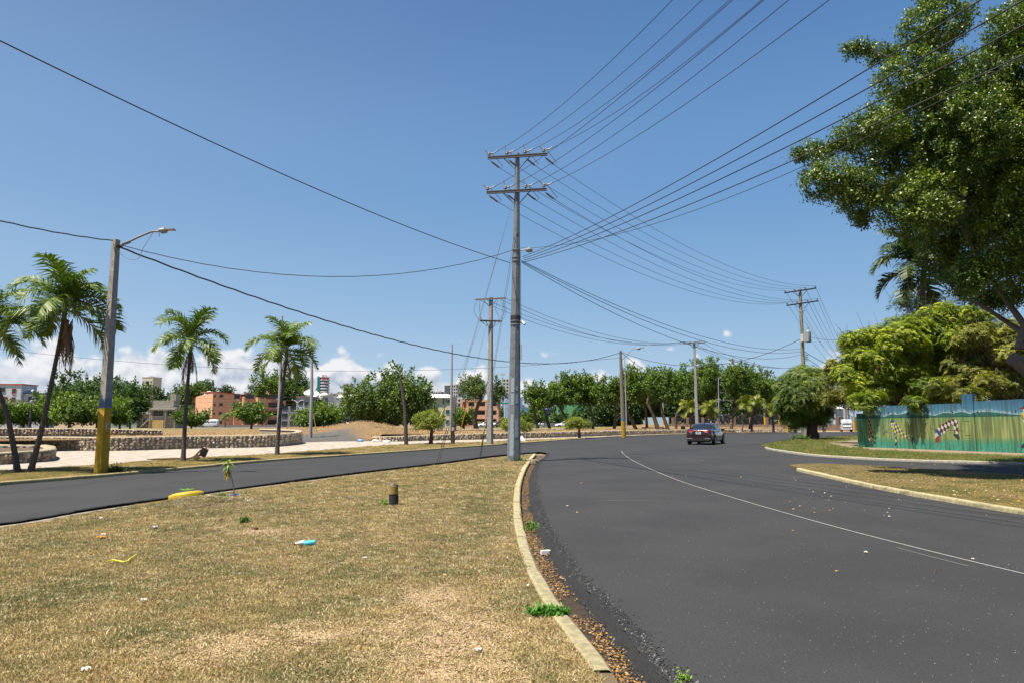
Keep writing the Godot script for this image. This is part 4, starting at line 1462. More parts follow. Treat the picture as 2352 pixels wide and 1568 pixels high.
func street_walls() -> void:
	# pale blue boundary wall behind the grove
	var o := thing("blue_boundary_wall", "pale blue weathered boundary wall behind the grove", "wall", Vector3.ZERO)
	var a := place_at(1424, 150)
	var b := place_at(1536, 128)
	var way := (b - a) / 9.0
	for k in 9:
		var s := Shape.new()
		var low := k < 5
		s.box(Vector3(0, 0.65 + (0.0 if low else 0.3), 0), Vector3(way.length() - 0.06, 2.1 if low else 2.7, 0.15))
		var q := put("panel", s, mat(Color(0.36, 0.50, 0.64) if k % 2 else Color(0.42, 0.54, 0.66), 0.9, "grain", 1.0, "stain", 3.0), o, a + way * (k + 0.5) + Vector3.UP * 0.1)
		q.rotation.y = atan2(-way.z, way.x)
	# iron fence on a brown base wall, right of the grove
	o = thing("iron_fence", "black iron fence with arched panels on a brown base wall", "fence", Vector3.ZERO)
	var brown := mat(Color(0.22, 0.15, 0.11), 0.9, "grain", 1.0)
	var iron := mat(Color(0.035, 0.035, 0.04), 0.6)
	a = place_at(1545, 135)
	b = place_at(2010, 118)
	way = (b - a) / 12.0
	var turn := atan2(-way.z, way.x)
	var ln := way.length()
	var panel := Shape.new()
	panel.box(Vector3(0, 1.0, 0), Vector3(ln, 0.06, 0.05))
	panel.box(Vector3(0, 2.0, 0), Vector3(ln, 0.06, 0.05))
	for k in 14:
		var x := ln * ((k + 0.5) / 14.0 - 0.5)
		var up := 2.0 + 0.75 * maxf(0.0, cos(x / ln * PI * 1.3))
		panel.box(Vector3(x, 0.9 + (up - 0.9) * 0.5, 0), Vector3(0.05, up - 0.9, 0.05))
	var arch := []
	for k in 13:
		var x := ln * 0.39 * (k / 6.0 - 1.0)
		arch.append(Vector3(x, 2.0 + 0.75 * maxf(0.0, cos(x / ln * PI * 1.3)), 0))
	panel.tube(arch, [0.06], 5)
	var pm := panel.commit()
	var base := Shape.new()
	base.box(Vector3(0, 0.35, 0), Vector3(ln + 0.01, 1.3, 0.3))
	var bm := base.commit()
	for k in 12:
		var at := a + way * (k + 0.5)
		put("base_wall", bm, brown, o, at).rotation.y = turn
		put("railing", pm, iron, o, at + Vector3.UP * 0.1).rotation.y = turn
	for k in 13:
		var s := Shape.new()
		s.box(Vector3(0, 1.1, 0), Vector3(0.4, 2.6, 0.4))
		put("pillar", s, brown, o, a + way * k)
	# white building behind the fence, right of the fern-like tree
	o = thing("white_hall", "white roofed hall with pale blue front behind the iron fence", "building", place_at(1893, 150), -0.1)
	wall_box(o, Vector3.ZERO, Vector3(8.5, top_of(938, 150), 6), plaster(Color(0.42, 0.55, 0.66)))
	var rf := Shape.new()
	rf.taper(Vector3(-0.4, top_of(938, 150), 0), Vector2(9.5, 7), Vector2(5.0, 2.0), 1.4)
	put("roof", rf, mat(Color(0.72, 0.70, 0.70), 0.7), o)
	for x: float in [-3.6, -1.2, 1.2, 3.6]:
		wall_box(o, Vector3(x, 0, 3.1), Vector3(0.3, top_of(940, 150), 0.3), mat(Color(0.75, 0.76, 0.78), 0.8), "column")
	window(o, Vector3(-2.4, 1.8, 3.0), 1.6, 1.6, mat(Color(0.75, 0.76, 0.78), 0.8))
	window(o, Vector3(2.4, 1.8, 3.0), 1.6, 1.6, mat(Color(0.75, 0.76, 0.78), 0.8))
	# grey wall along the street in front of the flats
	o = thing("grey_boundary_wall", "low grey boundary wall in front of the orange block", "wall", place_at(540, 186), 0.02)
	wall_box(o, Vector3.ZERO, Vector3(24, top_of(975, 186), 0.3), plaster(Color(0.20, 0.20, 0.21)))
	o = thing("grey_boundary_wall", "low grey fence wall in front of the blue and green apartments", "wall", place_at(1330, 172), 0.02)
	wall_box(o, Vector3.ZERO, Vector3(30, top_of(970, 172), 0.3), plaster(Color(0.17, 0.18, 0.18)))
	# the street behind the park
	var st := Shape.new()
	st.box(Vector3(-20, -0.1, -172), Vector3(320, 0.02, 14))
	struct("back_street", st, mat(Color(0.10, 0.10, 0.10), 0.9, "grain", 2.0))


# ---------------------------------------------------------------- foliage
var clusters := {}

func leaf(s: Shape, at: Vector3, dir: Vector3, up: Vector3, long: float, wide: float) -> void:
	var side := dir.cross(up).normalized() * wide * 0.5
	var n := side.cross(dir).normalized() * wide * 0.18
	var mid := at + dir * long * 0.45
	var tip := at + dir * long
	s.tri(at, mid + side + n, tip)
	s.tri(at, tip, mid - side + n)

func ball(r: RandomNumberGenerator) -> Vector3:
	var q := Vector3(r.randfn(), r.randfn(), r.randfn())
	return q.normalized()

func cluster(kind: String) -> Mesh:
	if clusters.has(kind):
		return clusters[kind]
	var r := RandomNumberGenerator.new()
	r.seed = 77 + kind.length()
	var s := Shape.new()
	match kind:
		"broad":                                          # glossy oval leaves, 0.085 m on a 0.22 m cluster
			for k in 18:
				var at := ball(r) * pow(r.randf(), 0.5) * 0.8
				var dir := (ball(r) + Vector3(0, -0.35, 0) + at * 0.6).normalized()
				leaf(s, at, dir, (Vector3.UP + ball(r) * 0.55).normalized(), r.randf_range(0.34, 0.5), r.randf_range(0.2, 0.27))
			for k in 3:
				s.tube([Vector3.ZERO, ball(r) * 0.8], [0.018, 0.01], 3, false)
		"clump":                                          # for trees far away
			for k in 16:
				var at := ball(r) * pow(r.randf(), 0.5) * 0.75
				var dir := (ball(r) + Vector3(0, -0.2, 0) + at * 0.8).normalized()
				leaf(s, at, dir, (Vector3.UP + ball(r) * 0.7).normalized(), r.randf_range(0.4, 0.75), r.randf_range(0.22, 0.4))
		"upward":                                         # shoots that stand up at the rim of the crown
			for k in 18:
				var t := r.randf()
				var at := Vector3(r.randfn() * 0.16, lerpf(-0.7, 0.9, t), r.randfn() * 0.16)
				var dir := (ball(r) + Vector3(0, 0.7, 0)).normalized()
				leaf(s, at, dir, (Vector3.UP + ball(r)).normalized(), r.randf_range(0.4, 0.6), r.randf_range(0.2, 0.3))
		"feather":                                        # drooping pinnate leaves
			for k in 7:
				var g := TAU * k / 7.0 + r.randf() * 0.5
				var out := Vector3(cos(g), 0, sin(g))
				var at := ball(r) * 0.2
				for j in 8:
					var t := j / 7.0
					var q := at + out * t * 0.85 + Vector3.UP * (0.30 * t - 0.75 * t * t)
					var side := out.cross(Vector3.UP)
					for w: float in [-1.0, 1.0]:
						leaf(s, q, (side * w + out * 0.5 + Vector3.DOWN * 0.35).normalized(), Vector3.UP, 0.30 * (1.1 - t * 0.5), 0.085)
		"pinnate":                                        # small paired leaflets, 0.35 m sprays
			for k in 6:
				var g := TAU * k / 6.0 + r.randf()
				var out := Vector3(cos(g), r.randf_range(-0.3, 0.5), sin(g)).normalized()
				var at := ball(r) * 0.3
				var side := out.cross(Vector3.UP).normalized()
				for j in 6:
					var q := at + out * (j + 1) / 6.0 * 0.75 + Vector3.DOWN * 0.02 * j * j * 0.5
					for w: float in [-1.0, 1.0]:
						leaf(s, q, (side * w + out * 0.45 + ball(r) * 0.25).normalized(), (Vector3.UP + ball(r) * 0.4).normalized(), 0.25, 0.12)
		"pod":
			for k in 5:
				var at := ball(r) * 0.6
				leaf(s, at, (Vector3.DOWN + ball(r) * 0.5).normalized(), ball(r), 0.55, 0.16)
		"twig":
			for k in 6:
				var a := ball(r) * 0.15
				var b := a + (ball(r) + Vector3.UP * 0.6).normalized() * 0.8
				s.tube([a, b, b + ball(r) * 0.35], [0.03, 0.02, 0.008], 3, false)
	clusters[kind] = s.commit()
	return clusters[kind]

# lobes: [centre, radii]
func foliage(o: Node3D, called: String, kind: String, lobes: Array, count: int, size: float, c0: Color, c1: Color, rough := 0.5, gap := 0.0, shell := 0.5) -> void:
	var total := 0.0
	for l: Array in lobes:
		total += l[1].x * l[1].y + l[1].y * l[1].z + l[1].x * l[1].z
	var places := []
	var tints := []
	for l: Array in lobes:
		var r: Vector3 = l[1]
		var n := int(ceil(count * (r.x * r.y + r.y * r.z + r.x * r.z) / total))
		var tone := rng.randf_range(-0.22, 0.22)
		for k in n:
			var dir := ball(rng)
			var f := pow(rng.randf(), shell)
			var q: Vector3 = l[0] + dir * r * f
			if gap > 0.0 and noise.get_noise_3d(q.x * 22.0 / size * 0.3, q.y * 22.0 / size * 0.3, q.z * 22.0 / size * 0.3) > 0.42 - gap:
				continue
			var up := (Vector3.UP * 1.1 + dir * 0.8 + ball(rng) * 0.4).normalized()
			var x := up.cross(ball(rng)).normalized()
			var b := Basis(x, up, x.cross(up)) * Basis.from_scale(Vector3.ONE * size * rng.randf_range(0.7, 1.25))
			places.append(Transform3D(b, q))
			var t := clampf(0.42 + tone + rng.randfn() * 0.26 + 0.25 * noise.get_noise_3d(q.x * 9, q.y * 9, q.z * 9), 0.0, 1.0)
			tints.append(c0.lerp(c1, t))
	scatter(called, cluster(kind), tinted(rough, Color(0.42, 0.52, 0.12)), places, tints, o)

# lumpy sub-lobes spread through one ellipsoid
func lumps(c: Vector3, r: Vector3, n: int, part := 0.5) -> Array:
	var out := [[c, r * 0.74]]
	for k in n:
		var d := ball(rng)
		if d.y < -0.5:
			d.y *= 0.4
		var f := part * rng.randf_range(0.7, 1.25)
		out.append([c + d * r * (1.02 - f * 0.62), Vector3(r.x * f, r.y * f, r.z * f)])
	return out

func limbs(trunk: Shape, from: Vector3, lobes: Array, n: int, r: float) -> void:
	for k in mini(n, lobes.size()):
		var to: Vector3 = lobes[k][0]
		var mid := from.lerp(to, 0.5) + ball(rng) * from.distance_to(to) * 0.12
		trunk.tube([from, mid, to, to + (to - mid) * 0.5], [r, r * 0.6, r * 0.3, r * 0.08], 6, false)

const LEAF_DARK := Color(0.040, 0.082, 0.011)
const LEAF_MID := Color(0.135, 0.215, 0.022)
const LEAF_FRESH := Color(0.21, 0.30, 0.024)

func bark() -> Material:
	return mat(Color(0.135, 0.098, 0.068), 0.95, "grain", 0.5, "stain", 1.5, 1.0)

# a tree whose crown fills a box of the photograph at its distance
func boxed_tree(called: String, label: String, group: String, box: Array, stem: Array, d: float, size: float, c0: Color, c1: Color, many := 1.0, n := 9, kind := "clump", thick := 0.16, gap := 0.0) -> Node3D:
	var ground: float = stem[0][1]
	var base := deep(stem[0][0], 965.5, d)
	base.y = ground
	var o := thing(called, label, "tree" if called.ends_with("tree") else called.get_slice("_", 1), base, 0.0, group)
	var c := deep((box[0] + box[1]) * 0.5, (box[2] + box[3]) * 0.5, d) - base
	var r := Vector3(px(d, box[1] - box[0]) * 0.5, px(d, box[3] - box[2]) * 0.5, px(d, box[1] - box[0]) * 0.42)
	var lobes := lumps(c, r, n)
	var trunk := Shape.new()
	var pts := []
	for k in stem.size():
		if k == 0:
			pts.append(Vector3(0, -0.15, 0))
		else:
			pts.append(deep(stem[k][0], stem[k][1], d) - base)
	if pts.size() == 1:
		pts.append(Vector3(0, maxf(0.3, c.y - r.y * 0.5), 0).lerp(Vector3(c.x, maxf(0.3, c.y - r.y * 0.5), c.z), 0.6))
	var rad := []
	for k in pts.size():
		rad.append(thick * lerpf(1.25, 0.62, float(k) / (pts.size() - 1)))
	trunk.tube(pts, rad, 8)
	limbs(trunk, pts[-1], lobes, 5, thick * 0.5)
	put("trunk", trunk, bark(), o)
	var count := int(many * 7.0 * (r.x * r.y + r.y * r.z + r.x * r.z) / (size * size))
	foliage(o, "crown", kind, lobes, count, size, c0, c1, 0.5, gap, 0.42)
	if kind == "clump":
		var rim := []
		for k in lobes.size():
			if k > 0:
				rim.append([lobes[k][0] + Vector3.UP * lobes[k][1].y * 0.35, lobes[k][1] * 0.92])
		foliage(o, "shoots", "upward", rim, int(count * 0.16), size * 1.5, c0.lerp(c1, 0.3), c1, 0.5, 0.0, 0.2)
	return o

func build_big_trees() -> void:
	# the big glossy tree that hangs in from the right
	var o := thing("ficus_tree", "big glossy dark green tree leaning in from the right edge", "tree", Vector3(17.2, 0.08, -19.0))
	var lobes := []
	for q: Array in [[1975, 112, 48, 17], [2030, 128, 40, 24], [2148, 58, 84, 72], [2098, 185, 92, 72], [2010, 290, 72, 52], [1945, 318, 44, 30], [1880, 345, 48, 26], [1838, 352, 26, 14], [1900, 412, 66, 50], [1985, 445, 78, 58], [1978, 498, 26, 22], [2060, 330, 112, 105], [2108, 470, 92, 84], [2190, 185, 82, 72], [2200, 310, 120, 120], [2200, 470, 112, 112], [2180, 590, 70, 66], [2310, 190, 110, 110], [2330, 340, 120, 120], [2330, 500, 112, 118], [2272, 620, 84, 62], [2400, 640, 84, 84], [2450, 260, 170, 200], [2330, 60, 70, 70], [2150, -25, 46, 44], [2470, 480, 150, 170], [2560, 330, 150, 170], [2450, 30, 150, 130], [2640, 480, 140, 160], [2215, 640, 60, 44], [2290, 684, 60, 34], [2240, 330, 110, 130, 22.5], [2330, 470, 120, 130, 23.5], [2150, 440, 90, 90, 22.0], [2420, 380, 150, 170, 24.0]]:
		var d: float = q[4] if q.size() > 4 else 19.0 + 1.6 * sin(q[0] * 0.031 + q[1] * 0.017)
		var c := deep(q[0], q[1], d) - o.position
		lobes.append([c, Vector3(px(d, q[2]), px(d, q[3]), px(d, (q[2] + q[3]) * 0.55))])
	var trunk := Shape.new()
	var fork := deep(2346, 836, 19.0) - o.position
	trunk.tube([Vector3(0, -0.2, 0), Vector3(-0.25, 1.0, 0.0), deep(2400, 905, 19.0) - o.position, fork + Vector3(0.25, -0.18, 0)], [0.42, 0.34, 0.27, 0.23], 10)
	trunk.tube([fork + Vector3(0.30, -0.24, 0), fork, fork + Vector3(-0.28, 0.16, 0.05)], [0.22, 0.20, 0.18], 10)
	for way: Array in [[[2342, 800], [2350, 765], [2311, 738], [2260, 705], [2222, 688], [2160, 640]], [[2342, 800], [2352, 745], [2290, 660], [2230, 560], [2150, 420], [2060, 330]], [[2345, 800], [2372, 700], [2360, 560], [2340, 420], [2330, 250]], [[2352, 790], [2420, 660], [2480, 480], [2520, 330]], [[2160, 430], [2080, 420], [1990, 430], [1900, 400]], [[2230, 560], [2200, 320], [2110, 160], [2000, 115]], [[2230, 500], [2180, 420], [2120, 330]]]:
		var pts := []
		for q: Array in way:
			pts.append(deep(q[0], q[1], 19.0 + 0.5 * sin(q[0] * 0.05)) - o.position)
		var rr := []
		for k in pts.size():
			rr.append(lerpf(0.13, 0.015, pow(float(k) / (pts.size() - 1), 0.7)))
		trunk.tube(pts, rr, 7, false)
	put("trunk", trunk, mat(Color(0.24, 0.205, 0.175), 0.9, "grain", 0.4, "stain", 1.2, 1.0), o)
	foliage(o, "crown", "broad", lobes, 18500, 0.225, Color(0.032, 0.076, 0.010), Color(0.17, 0.235, 0.02), 0.42, 0.08, 0.42)
	var rim := []
	for k in 16:
		rim.append([lobes[k][0], lobes[k][1] * 1.12])
	foliage(o, "outer_twigs", "broad", rim, 900, 0.17, Color(0.06, 0.12, 0.015), Color(0.22, 0.26, 0.03), 0.34, 0.0, 0.15)

	# the yellow-green trees behind the painted wall
	hedge_tree("cassia_tree", "bright yellow green tree spilling over the painted wall's left part", Vector2(2080, 42.5), [[1990, 792, 62, 52], [2055, 778, 78, 52], [2128, 752, 90, 52], [2195, 742, 76, 44], [1972, 850, 58, 48], [2040, 842, 84, 58], [2128, 836, 96, 64], [2200, 800, 66, 52], [2010, 900, 52, 40], [2090, 900, 70, 40], [2150, 905, 60, 32], [2060, 908, 90, 26], [2150, 886, 110, 42], [1985, 882, 70, 52], [2200, 868, 80, 50]], [[2000, 918, 38, 30, 39.4], [1975, 925, 26, 26, 39.9], [2100, 925, 26, 20, 36.9], [2118, 936, 12, 12, 36.9]], Color(0.085, 0.155, 0.012), Color(0.44, 0.49, 0.02), 9500, 200)
	hedge_tree("pod_tree", "olive tree full of pale dried pods above the painted wall's right part", Vector2(2330, 40.0), [[2270, 830, 84, 62], [2335, 800, 72, 66], [2225, 872, 58, 40], [2300, 880, 70, 46], [2365, 870, 70, 52], [2430, 830, 90, 80], [2250, 770, 50, 36]], [[2230, 905, 40, 18, 35.2], [2160, 893, 36, 22, 37.0]], Color(0.12, 0.15, 0.02), Color(0.38, 0.37, 0.055), 4600, 900)
	hedge_tree("pod_tree", "sparse olive tree with dried pods left of the painted wall's corner", Vector2(1990, 46.5), [[1932, 862, 34, 42], [1950, 900, 44, 34], [1918, 915, 24, 28], [1965, 830, 26, 34], [1942, 800, 12, 22]], [], Color(0.14, 0.17, 0.024), Color(0.38, 0.36, 0.06), 800, 330)
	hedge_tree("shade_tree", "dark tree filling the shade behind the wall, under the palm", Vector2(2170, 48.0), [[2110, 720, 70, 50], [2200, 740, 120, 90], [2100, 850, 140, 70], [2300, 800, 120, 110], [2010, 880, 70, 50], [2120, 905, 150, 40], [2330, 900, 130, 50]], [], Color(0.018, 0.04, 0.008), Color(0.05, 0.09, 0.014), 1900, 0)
	# feathery tree on the tip of the island
	o = thing("feathery_tree", "feathery drooping tree standing on the tip of the grass island", "tree", Vector3(deep(1864, 965.5, 56).x, 0.08, -56))
	lobes = []
	for q: Array in [[1846, 868, 46, 34], [1812, 890, 34, 34], [1878, 876, 34, 36], [1838, 905, 48, 36], [1886, 915, 28, 36], [1808, 925, 30, 30], [1850, 940, 56, 30], [1828, 958, 34, 22], [1882, 950, 30, 24], [1858, 905, 40, 52]]:
		var d: float = 56.0 + 0.9 * sin(q[0] * 0.07 + q[1] * 0.05)
		lobes.append([deep(q[0], q[1], d) - o.position, Vector3(px(d, q[2]), px(d, q[3]), px(d, (q[2] + q[3]) * 0.5))])
	trunk = Shape.new()
	for k in 3:
		var g := k * 2.1
		trunk.tube([Vector3(cos(g) * 0.22, -0.1, sin(g) * 0.22), Vector3(cos(g) * 0.16, 1.0, sin(g) * 0.16), Vector3(cos(g) * 0.5, 2.2, sin(g) * 0.4)], [0.34, 0.27, 0.18], 8)
	limbs(trunk, Vector3(0, 1.6, 0), lobes, 8, 0.12)
	put("trunk", trunk, mat(Color(0.085, 0.065, 0.047), 0.95, "grain", 0.4, "", 1.0, 1.0), o)
	foliage(o, "crown", "feather", lobes, 2900, 0.48, Color(0.055, 0.11, 0.016), Color(0.25, 0.32, 0.03), 0.5, 0.0, 0.4)

func hedge_tree(called: String, label: String, root: Vector2, list: Array, hanging: Array, c0: Color, c1: Color, count: int, pods: int) -> void:
	var base := deep(root.x, 965.5, root.y)
	base.y = 0.05
	var o := thing(called, label, "tree", base)
	var lobes := []
	for q: Array in list:
		var d: float = root.y + 0.8 * sin(q[0] * 0.043 + q[1] * 0.029)
		lobes.append_array(lumps(deep(q[0], q[1], d) - base, Vector3(px(d, q[2]), px(d, q[3]), px(d, (q[2] + q[3]) * 0.42)), 9, 0.34))
	for q: Array in hanging:
		lobes.append([deep(q[0], q[1], q[4]) - base, Vector3(px(q[4], q[2]), px(q[4], q[3]), 0.35)])
	var trunk := Shape.new()
	trunk.tube([Vector3(0, -0.2, 0), Vector3(0.1, 1.2, 0), Vector3(-0.1, 2.4, 0)], [0.2, 0.17, 0.13], 8)
	limbs(trunk, Vector3(-0.1, 2.3, 0), lobes, lobes.size(), 0.05)
	put("trunk", trunk, bark(), o)
	foliage(o, "crown", "pinnate", lobes, count, 0.36, c0, c1, 0.5, 0.05, 0.4)
	if pods > 0:
		foliage(o, "dried_pods", "pod", lobes, pods, 0.21, Color(0.36, 0.25, 0.16), Color(0.62, 0.50, 0.38), 0.8, 0.0, 0.2)
		foliage(o, "bare_twigs", "twig", lobes, pods / 5, 0.5, Color(0.14, 0.10, 0.07), Color(0.24, 0.18, 0.12), 0.9, 0.0, 0.15)


func build_park_trees() -> void:
	var dark := LEAF_DARK
	var mid := LEAF_MID
	var fresh := LEAF_FRESH
	var row := "low trees in a row behind the upper stone wall"
	boxed_tree("park_tree", "spreading dark green tree towering behind the row of low trees on the left", "", [105, 335, 874, 975], [[235, 0.0]], 132, 0.75, dark, Color(0.06, 0.125, 0.016), 1.0, 16)
	boxed_tree("park_tree", "dark tree right of the street lamp pole, above the green house", "", [245, 352, 906, 982], [[300, 0.0]], 128, 0.7, dark, Color(0.055, 0.115, 0.016), 1.0, 9)
	var k := 0
	for q: Array in [[-40, 30, 925], [18, 92, 920], [78, 142, 921], [130, 188, 918], [188, 258, 924], [246, 306, 922]]:
		boxed_tree("low_tree", ["low bright green tree cut by the left edge behind the stone walls", "low bright green tree behind the left leaning palm's trunk", "low bright green tree left of the tall leaning palm's trunk", "low bright green tree right of the tall leaning palm's trunk", "low bright green tree left of the street lamp pole", "low bright green tree right of the street lamp pole"][k], row, [q[0] - 6, q[1] + 6, q[2] - 3, 982], [[(q[0] + q[1]) * 0.5, 0.3]], 98.0 + k % 3 * 3, 0.5, Color(0.05, 0.105, 0.012), fresh, 1.0, 8)
		k += 1
	boxed_tree("round_tree", "round dark tree under the cream tower", "", [324, 390, 893, 940], [[360, 0.0]], 235, 1.1, dark, Color(0.055, 0.11, 0.018), 1.2, 9)
	boxed_tree("round_tree", "smaller dark tree right of the round one, below the water tanks", "", [374, 416, 912, 948], [[398, 0.0]], 232, 1.0, dark, Color(0.055, 0.11, 0.018), 1.2, 7)
	boxed_tree("park_tree", "bright tree behind the slim middle palm's trunk", "", [398, 470, 886, 950], [[430, 0.0]], 222, 1.0, Color(0.04, 0.09, 0.012), mid, 1.1, 9)
	boxed_tree("park_tree", "tall dark tree rising behind the orange annex", "", [440, 492, 872, 915], [[468, 0.0]], 262, 1.0, dark, Color(0.06, 0.11, 0.02), 0.9, 8)
	boxed_tree("park_tree", "small dark treetop above the orange block's roof", "", [506, 536, 880, 920], [[520, 0.0]], 262, 1.0, dark, Color(0.05, 0.1, 0.018), 0.9, 6)
	boxed_tree("park_tree", "bushy tree left of the orange block at its foot", "", [404, 478, 943, 982], [[440, 0.1]], 142, 0.7, Color(0.04, 0.09, 0.012), mid, 1.2, 8)
	boxed_tree("round_tree", "rounded bright green tree in front of the orange block", "", [532, 624, 930, 974], [[578, 0.45]], 104, 0.5, Color(0.05, 0.105, 0.012), fresh, 1.1, 10)
	boxed_tree("park_tree", "large bright tree right of the orange block, behind the third palm", "", [562, 690, 864, 960], [[640, 0.0]], 216, 1.15, Color(0.035, 0.08, 0.012), mid, 1.1, 14)
	boxed_tree("park_tree", "narrow dark tree with gaps left of the teal tower", "", [674, 708, 866, 918], [[690, 0.0]], 232, 0.9, dark, Color(0.05, 0.10, 0.02), 0.6, 8)
	boxed_tree("low_tree", "dense bright shrub in front of the grey apartments", "", [676, 786, 936, 988], [[735, 0.2]], 118, 0.6, Color(0.05, 0.105, 0.012), fresh, 1.1, 10)
	boxed_tree("flame_tree", "distant tree with orange blossom above the grey apartments", "", [768, 812, 904, 925], [[790, 0.0]], 300, 1.2, Color(0.10, 0.11, 0.02), Color(0.32, 0.14, 0.03), 1.0, 6)
	boxed_tree("ficus_tree", "wide dark rounded tree in the middle, its crown reaching the mound", "", [802, 984, 856, 984], [[893, 0.3]], 96, 0.55, dark, Color(0.15, 0.225, 0.024), 1.2, 20)
	boxed_tree("low_tree", "bushy green tree behind the first topiary shrub", "", [955, 1016, 938, 984], [[985, 0.2]], 108, 0.5, Color(0.04, 0.09, 0.012), mid, 1.0, 8)
	boxed_tree("low_tree", "rounded green tree behind the short cut trunk, by the black lamp post", "", [1036, 1090, 937, 978], [[1066, 0.3]], 98, 0.45, Color(0.04, 0.09, 0.012), mid, 1.1, 8)
	boxed_tree("leaning_tree", "thin trunked tree with open crown left of the grey concrete pole", "", [1052, 1128, 866, 930], [[1095, 0.42], [1090, 960], [1096, 935], [1106, 912]], 84, 0.36, Color(0.05, 0.10, 0.015), Color(0.13, 0.18, 0.03), 0.55, 10, "clump", 0.26)
	boxed_tree("leaning_tree", "small crowned tree just right of the grey concrete pole", "", [1118, 1168, 872, 930], [[1118, 0.42], [1122, 940], [1136, 905]], 86, 0.36, Color(0.05, 0.10, 0.015), Color(0.13, 0.18, 0.03), 0.5, 8, "clump", 0.14)
	boxed_tree("low_tree", "green bush tree right of the main utility pole's foot", "", [1190, 1250, 932, 982], [[1215, 0.2]], 118, 0.55, Color(0.045, 0.10, 0.012), mid, 1.1, 8)
	var grove := "pruned trees of the grove with bare trunks"
	for q: Array in [
		["first pruned tree right of the main pole, white banded trunk", 1204, 1286, 880, 942, [[1236, 0.4], [1229, 955], [1226, 930]], 92, 0.2],
		["pruned tree beside the first, its trunk leaning left over the small bush", 1232, 1292, 886, 940, [[1264, 0.4], [1256, 960], [1248, 935]], 93, 0.18],
		["pruned tree leaning left above the green apartments", 1272, 1346, 868, 940, [[1302, 0.4], [1300, 958], [1286, 935], [1276, 925]], 95, 0.18],
		["pruned tree behind the second topiary shrub", 1322, 1392, 866, 944, [[1362, 0.4], [1360, 950], [1352, 925]], 96, 0.18],
		["pruned pair of dark trunks left of the wooden lamp pole", 1368, 1432, 862, 938, [[1410, 0.4], [1414, 955], [1410, 925]], 94, 0.2],
		["pruned tree with leaning trunk right of the wooden lamp pole", 1418, 1476, 852, 930, [[1462, 0.4], [1448, 958], [1434, 938]], 93, 0.22],
		["pruned tree with straight dark trunk in front of the blue wall", 1450, 1512, 858, 934, [[1486, 0.4], [1484, 950], [1482, 925]], 100, 0.18],
		["pruned tree whose trunk leans far left in front of the blue wall", 1478, 1536, 848, 930, [[1512, 0.4], [1500, 950], [1486, 926]], 92, 0.26],
		["pruned tree leaning left at the blue wall's right end", 1508, 1566, 848, 934, [[1535, 0.4], [1522, 950], [1518, 925]], 91, 0.22],
		["pruned tree with twin thin trunks left of the sedan", 1546, 1612, 852, 936, [[1553, 0.4], [1551, 960], [1560, 932]], 98, 0.17],
		["tall pruned tree behind the second concrete pole", 1590, 1668, 838, 930, [[1640, 0.4], [1636, 950]], 104, 0.2],
		["tall pruned tree right of the second concrete pole", 1652, 1728, 842, 932, [[1678, 0.4], [1684, 950], [1692, 930]], 101, 0.24],
		["last tall pruned tree of the grove, its twigs reaching right", 1716, 1782, 850, 936, [[1722, 0.4], [1730, 945]], 103, 0.24]]:
		boxed_tree("grove_tree", q[0], grove, [q[1], q[2], q[3], q[4]], q[5], q[6], 0.42, Color(0.048, 0.10, 0.012), Color(0.17, 0.26, 0.024), 1.25, 12, "clump", q[7], 0.03)
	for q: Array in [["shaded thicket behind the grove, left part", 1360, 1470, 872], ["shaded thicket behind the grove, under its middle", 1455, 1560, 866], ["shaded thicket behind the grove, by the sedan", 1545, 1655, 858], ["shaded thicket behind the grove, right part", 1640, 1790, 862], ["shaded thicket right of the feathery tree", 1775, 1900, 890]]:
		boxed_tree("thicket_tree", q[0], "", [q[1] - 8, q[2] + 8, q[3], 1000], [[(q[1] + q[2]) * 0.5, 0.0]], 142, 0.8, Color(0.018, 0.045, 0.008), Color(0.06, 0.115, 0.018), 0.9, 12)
	# a belt of far trees under the skyline
	k = 0
	for q: Array in [[-60, 40, 930], [60, 130, 940], [590, 660, 928], [690, 760, 948], [820, 960, 930], [930, 1000, 938], [1040, 1110, 935], [1120, 1200, 938], [1240, 1330, 952], [1340, 1420, 935]]:
		boxed_tree("far_tree", "distant tree in the belt below the skyline, %s" % ["cut by the left edge", "behind the white house", "behind the orange block's right end", "behind the grey apartments", "behind the wide rounded tree", "left of the cream apartments", "right of the cream apartments", "behind the orange apartments", "in front of the blue apartments", "beside the green apartments"][k], "distant trees below the skyline", [q[0] - 12, q[1] + 12, q[2], 982], [[(q[0] + q[1]) * 0.5, 0.0]], 230 if k not in [8, 9] else 180, 1.2, Color(0.03, 0.07, 0.012), Color(0.075, 0.14, 0.02), 0.8, 9)
		k += 1
	# clipped shrubs on the verge
	var clipped := "clipped mushroom shaped shrubs on the verge"
	k = 0
	for q: Array in [[990, 1020.5, 46.0, [952, 1034, 944, 994]], [1181, 1012, 55.0, [1146, 1224, 953, 996]], [1330, 1005, 63.0, [1301, 1359, 956, 987]]]:
		var o := boxed_tree("topiary_shrub", ["clipped round shrub beside the first yellow guy guard", "clipped flat shrub half hidden by the main utility pole", "clipped flat shrub left of the wooden lamp pole"][k], clipped, q[3], [[q[0], 0.06]], q[2], 0.24, Color(0.11, 0.16, 0.016), Color(0.36, 0.38, 0.035), 1.6, 8, "broad", 0.13)
		o.set_meta("category", "shrub")
		k += 1
	# stumps in the grove
	k = 0
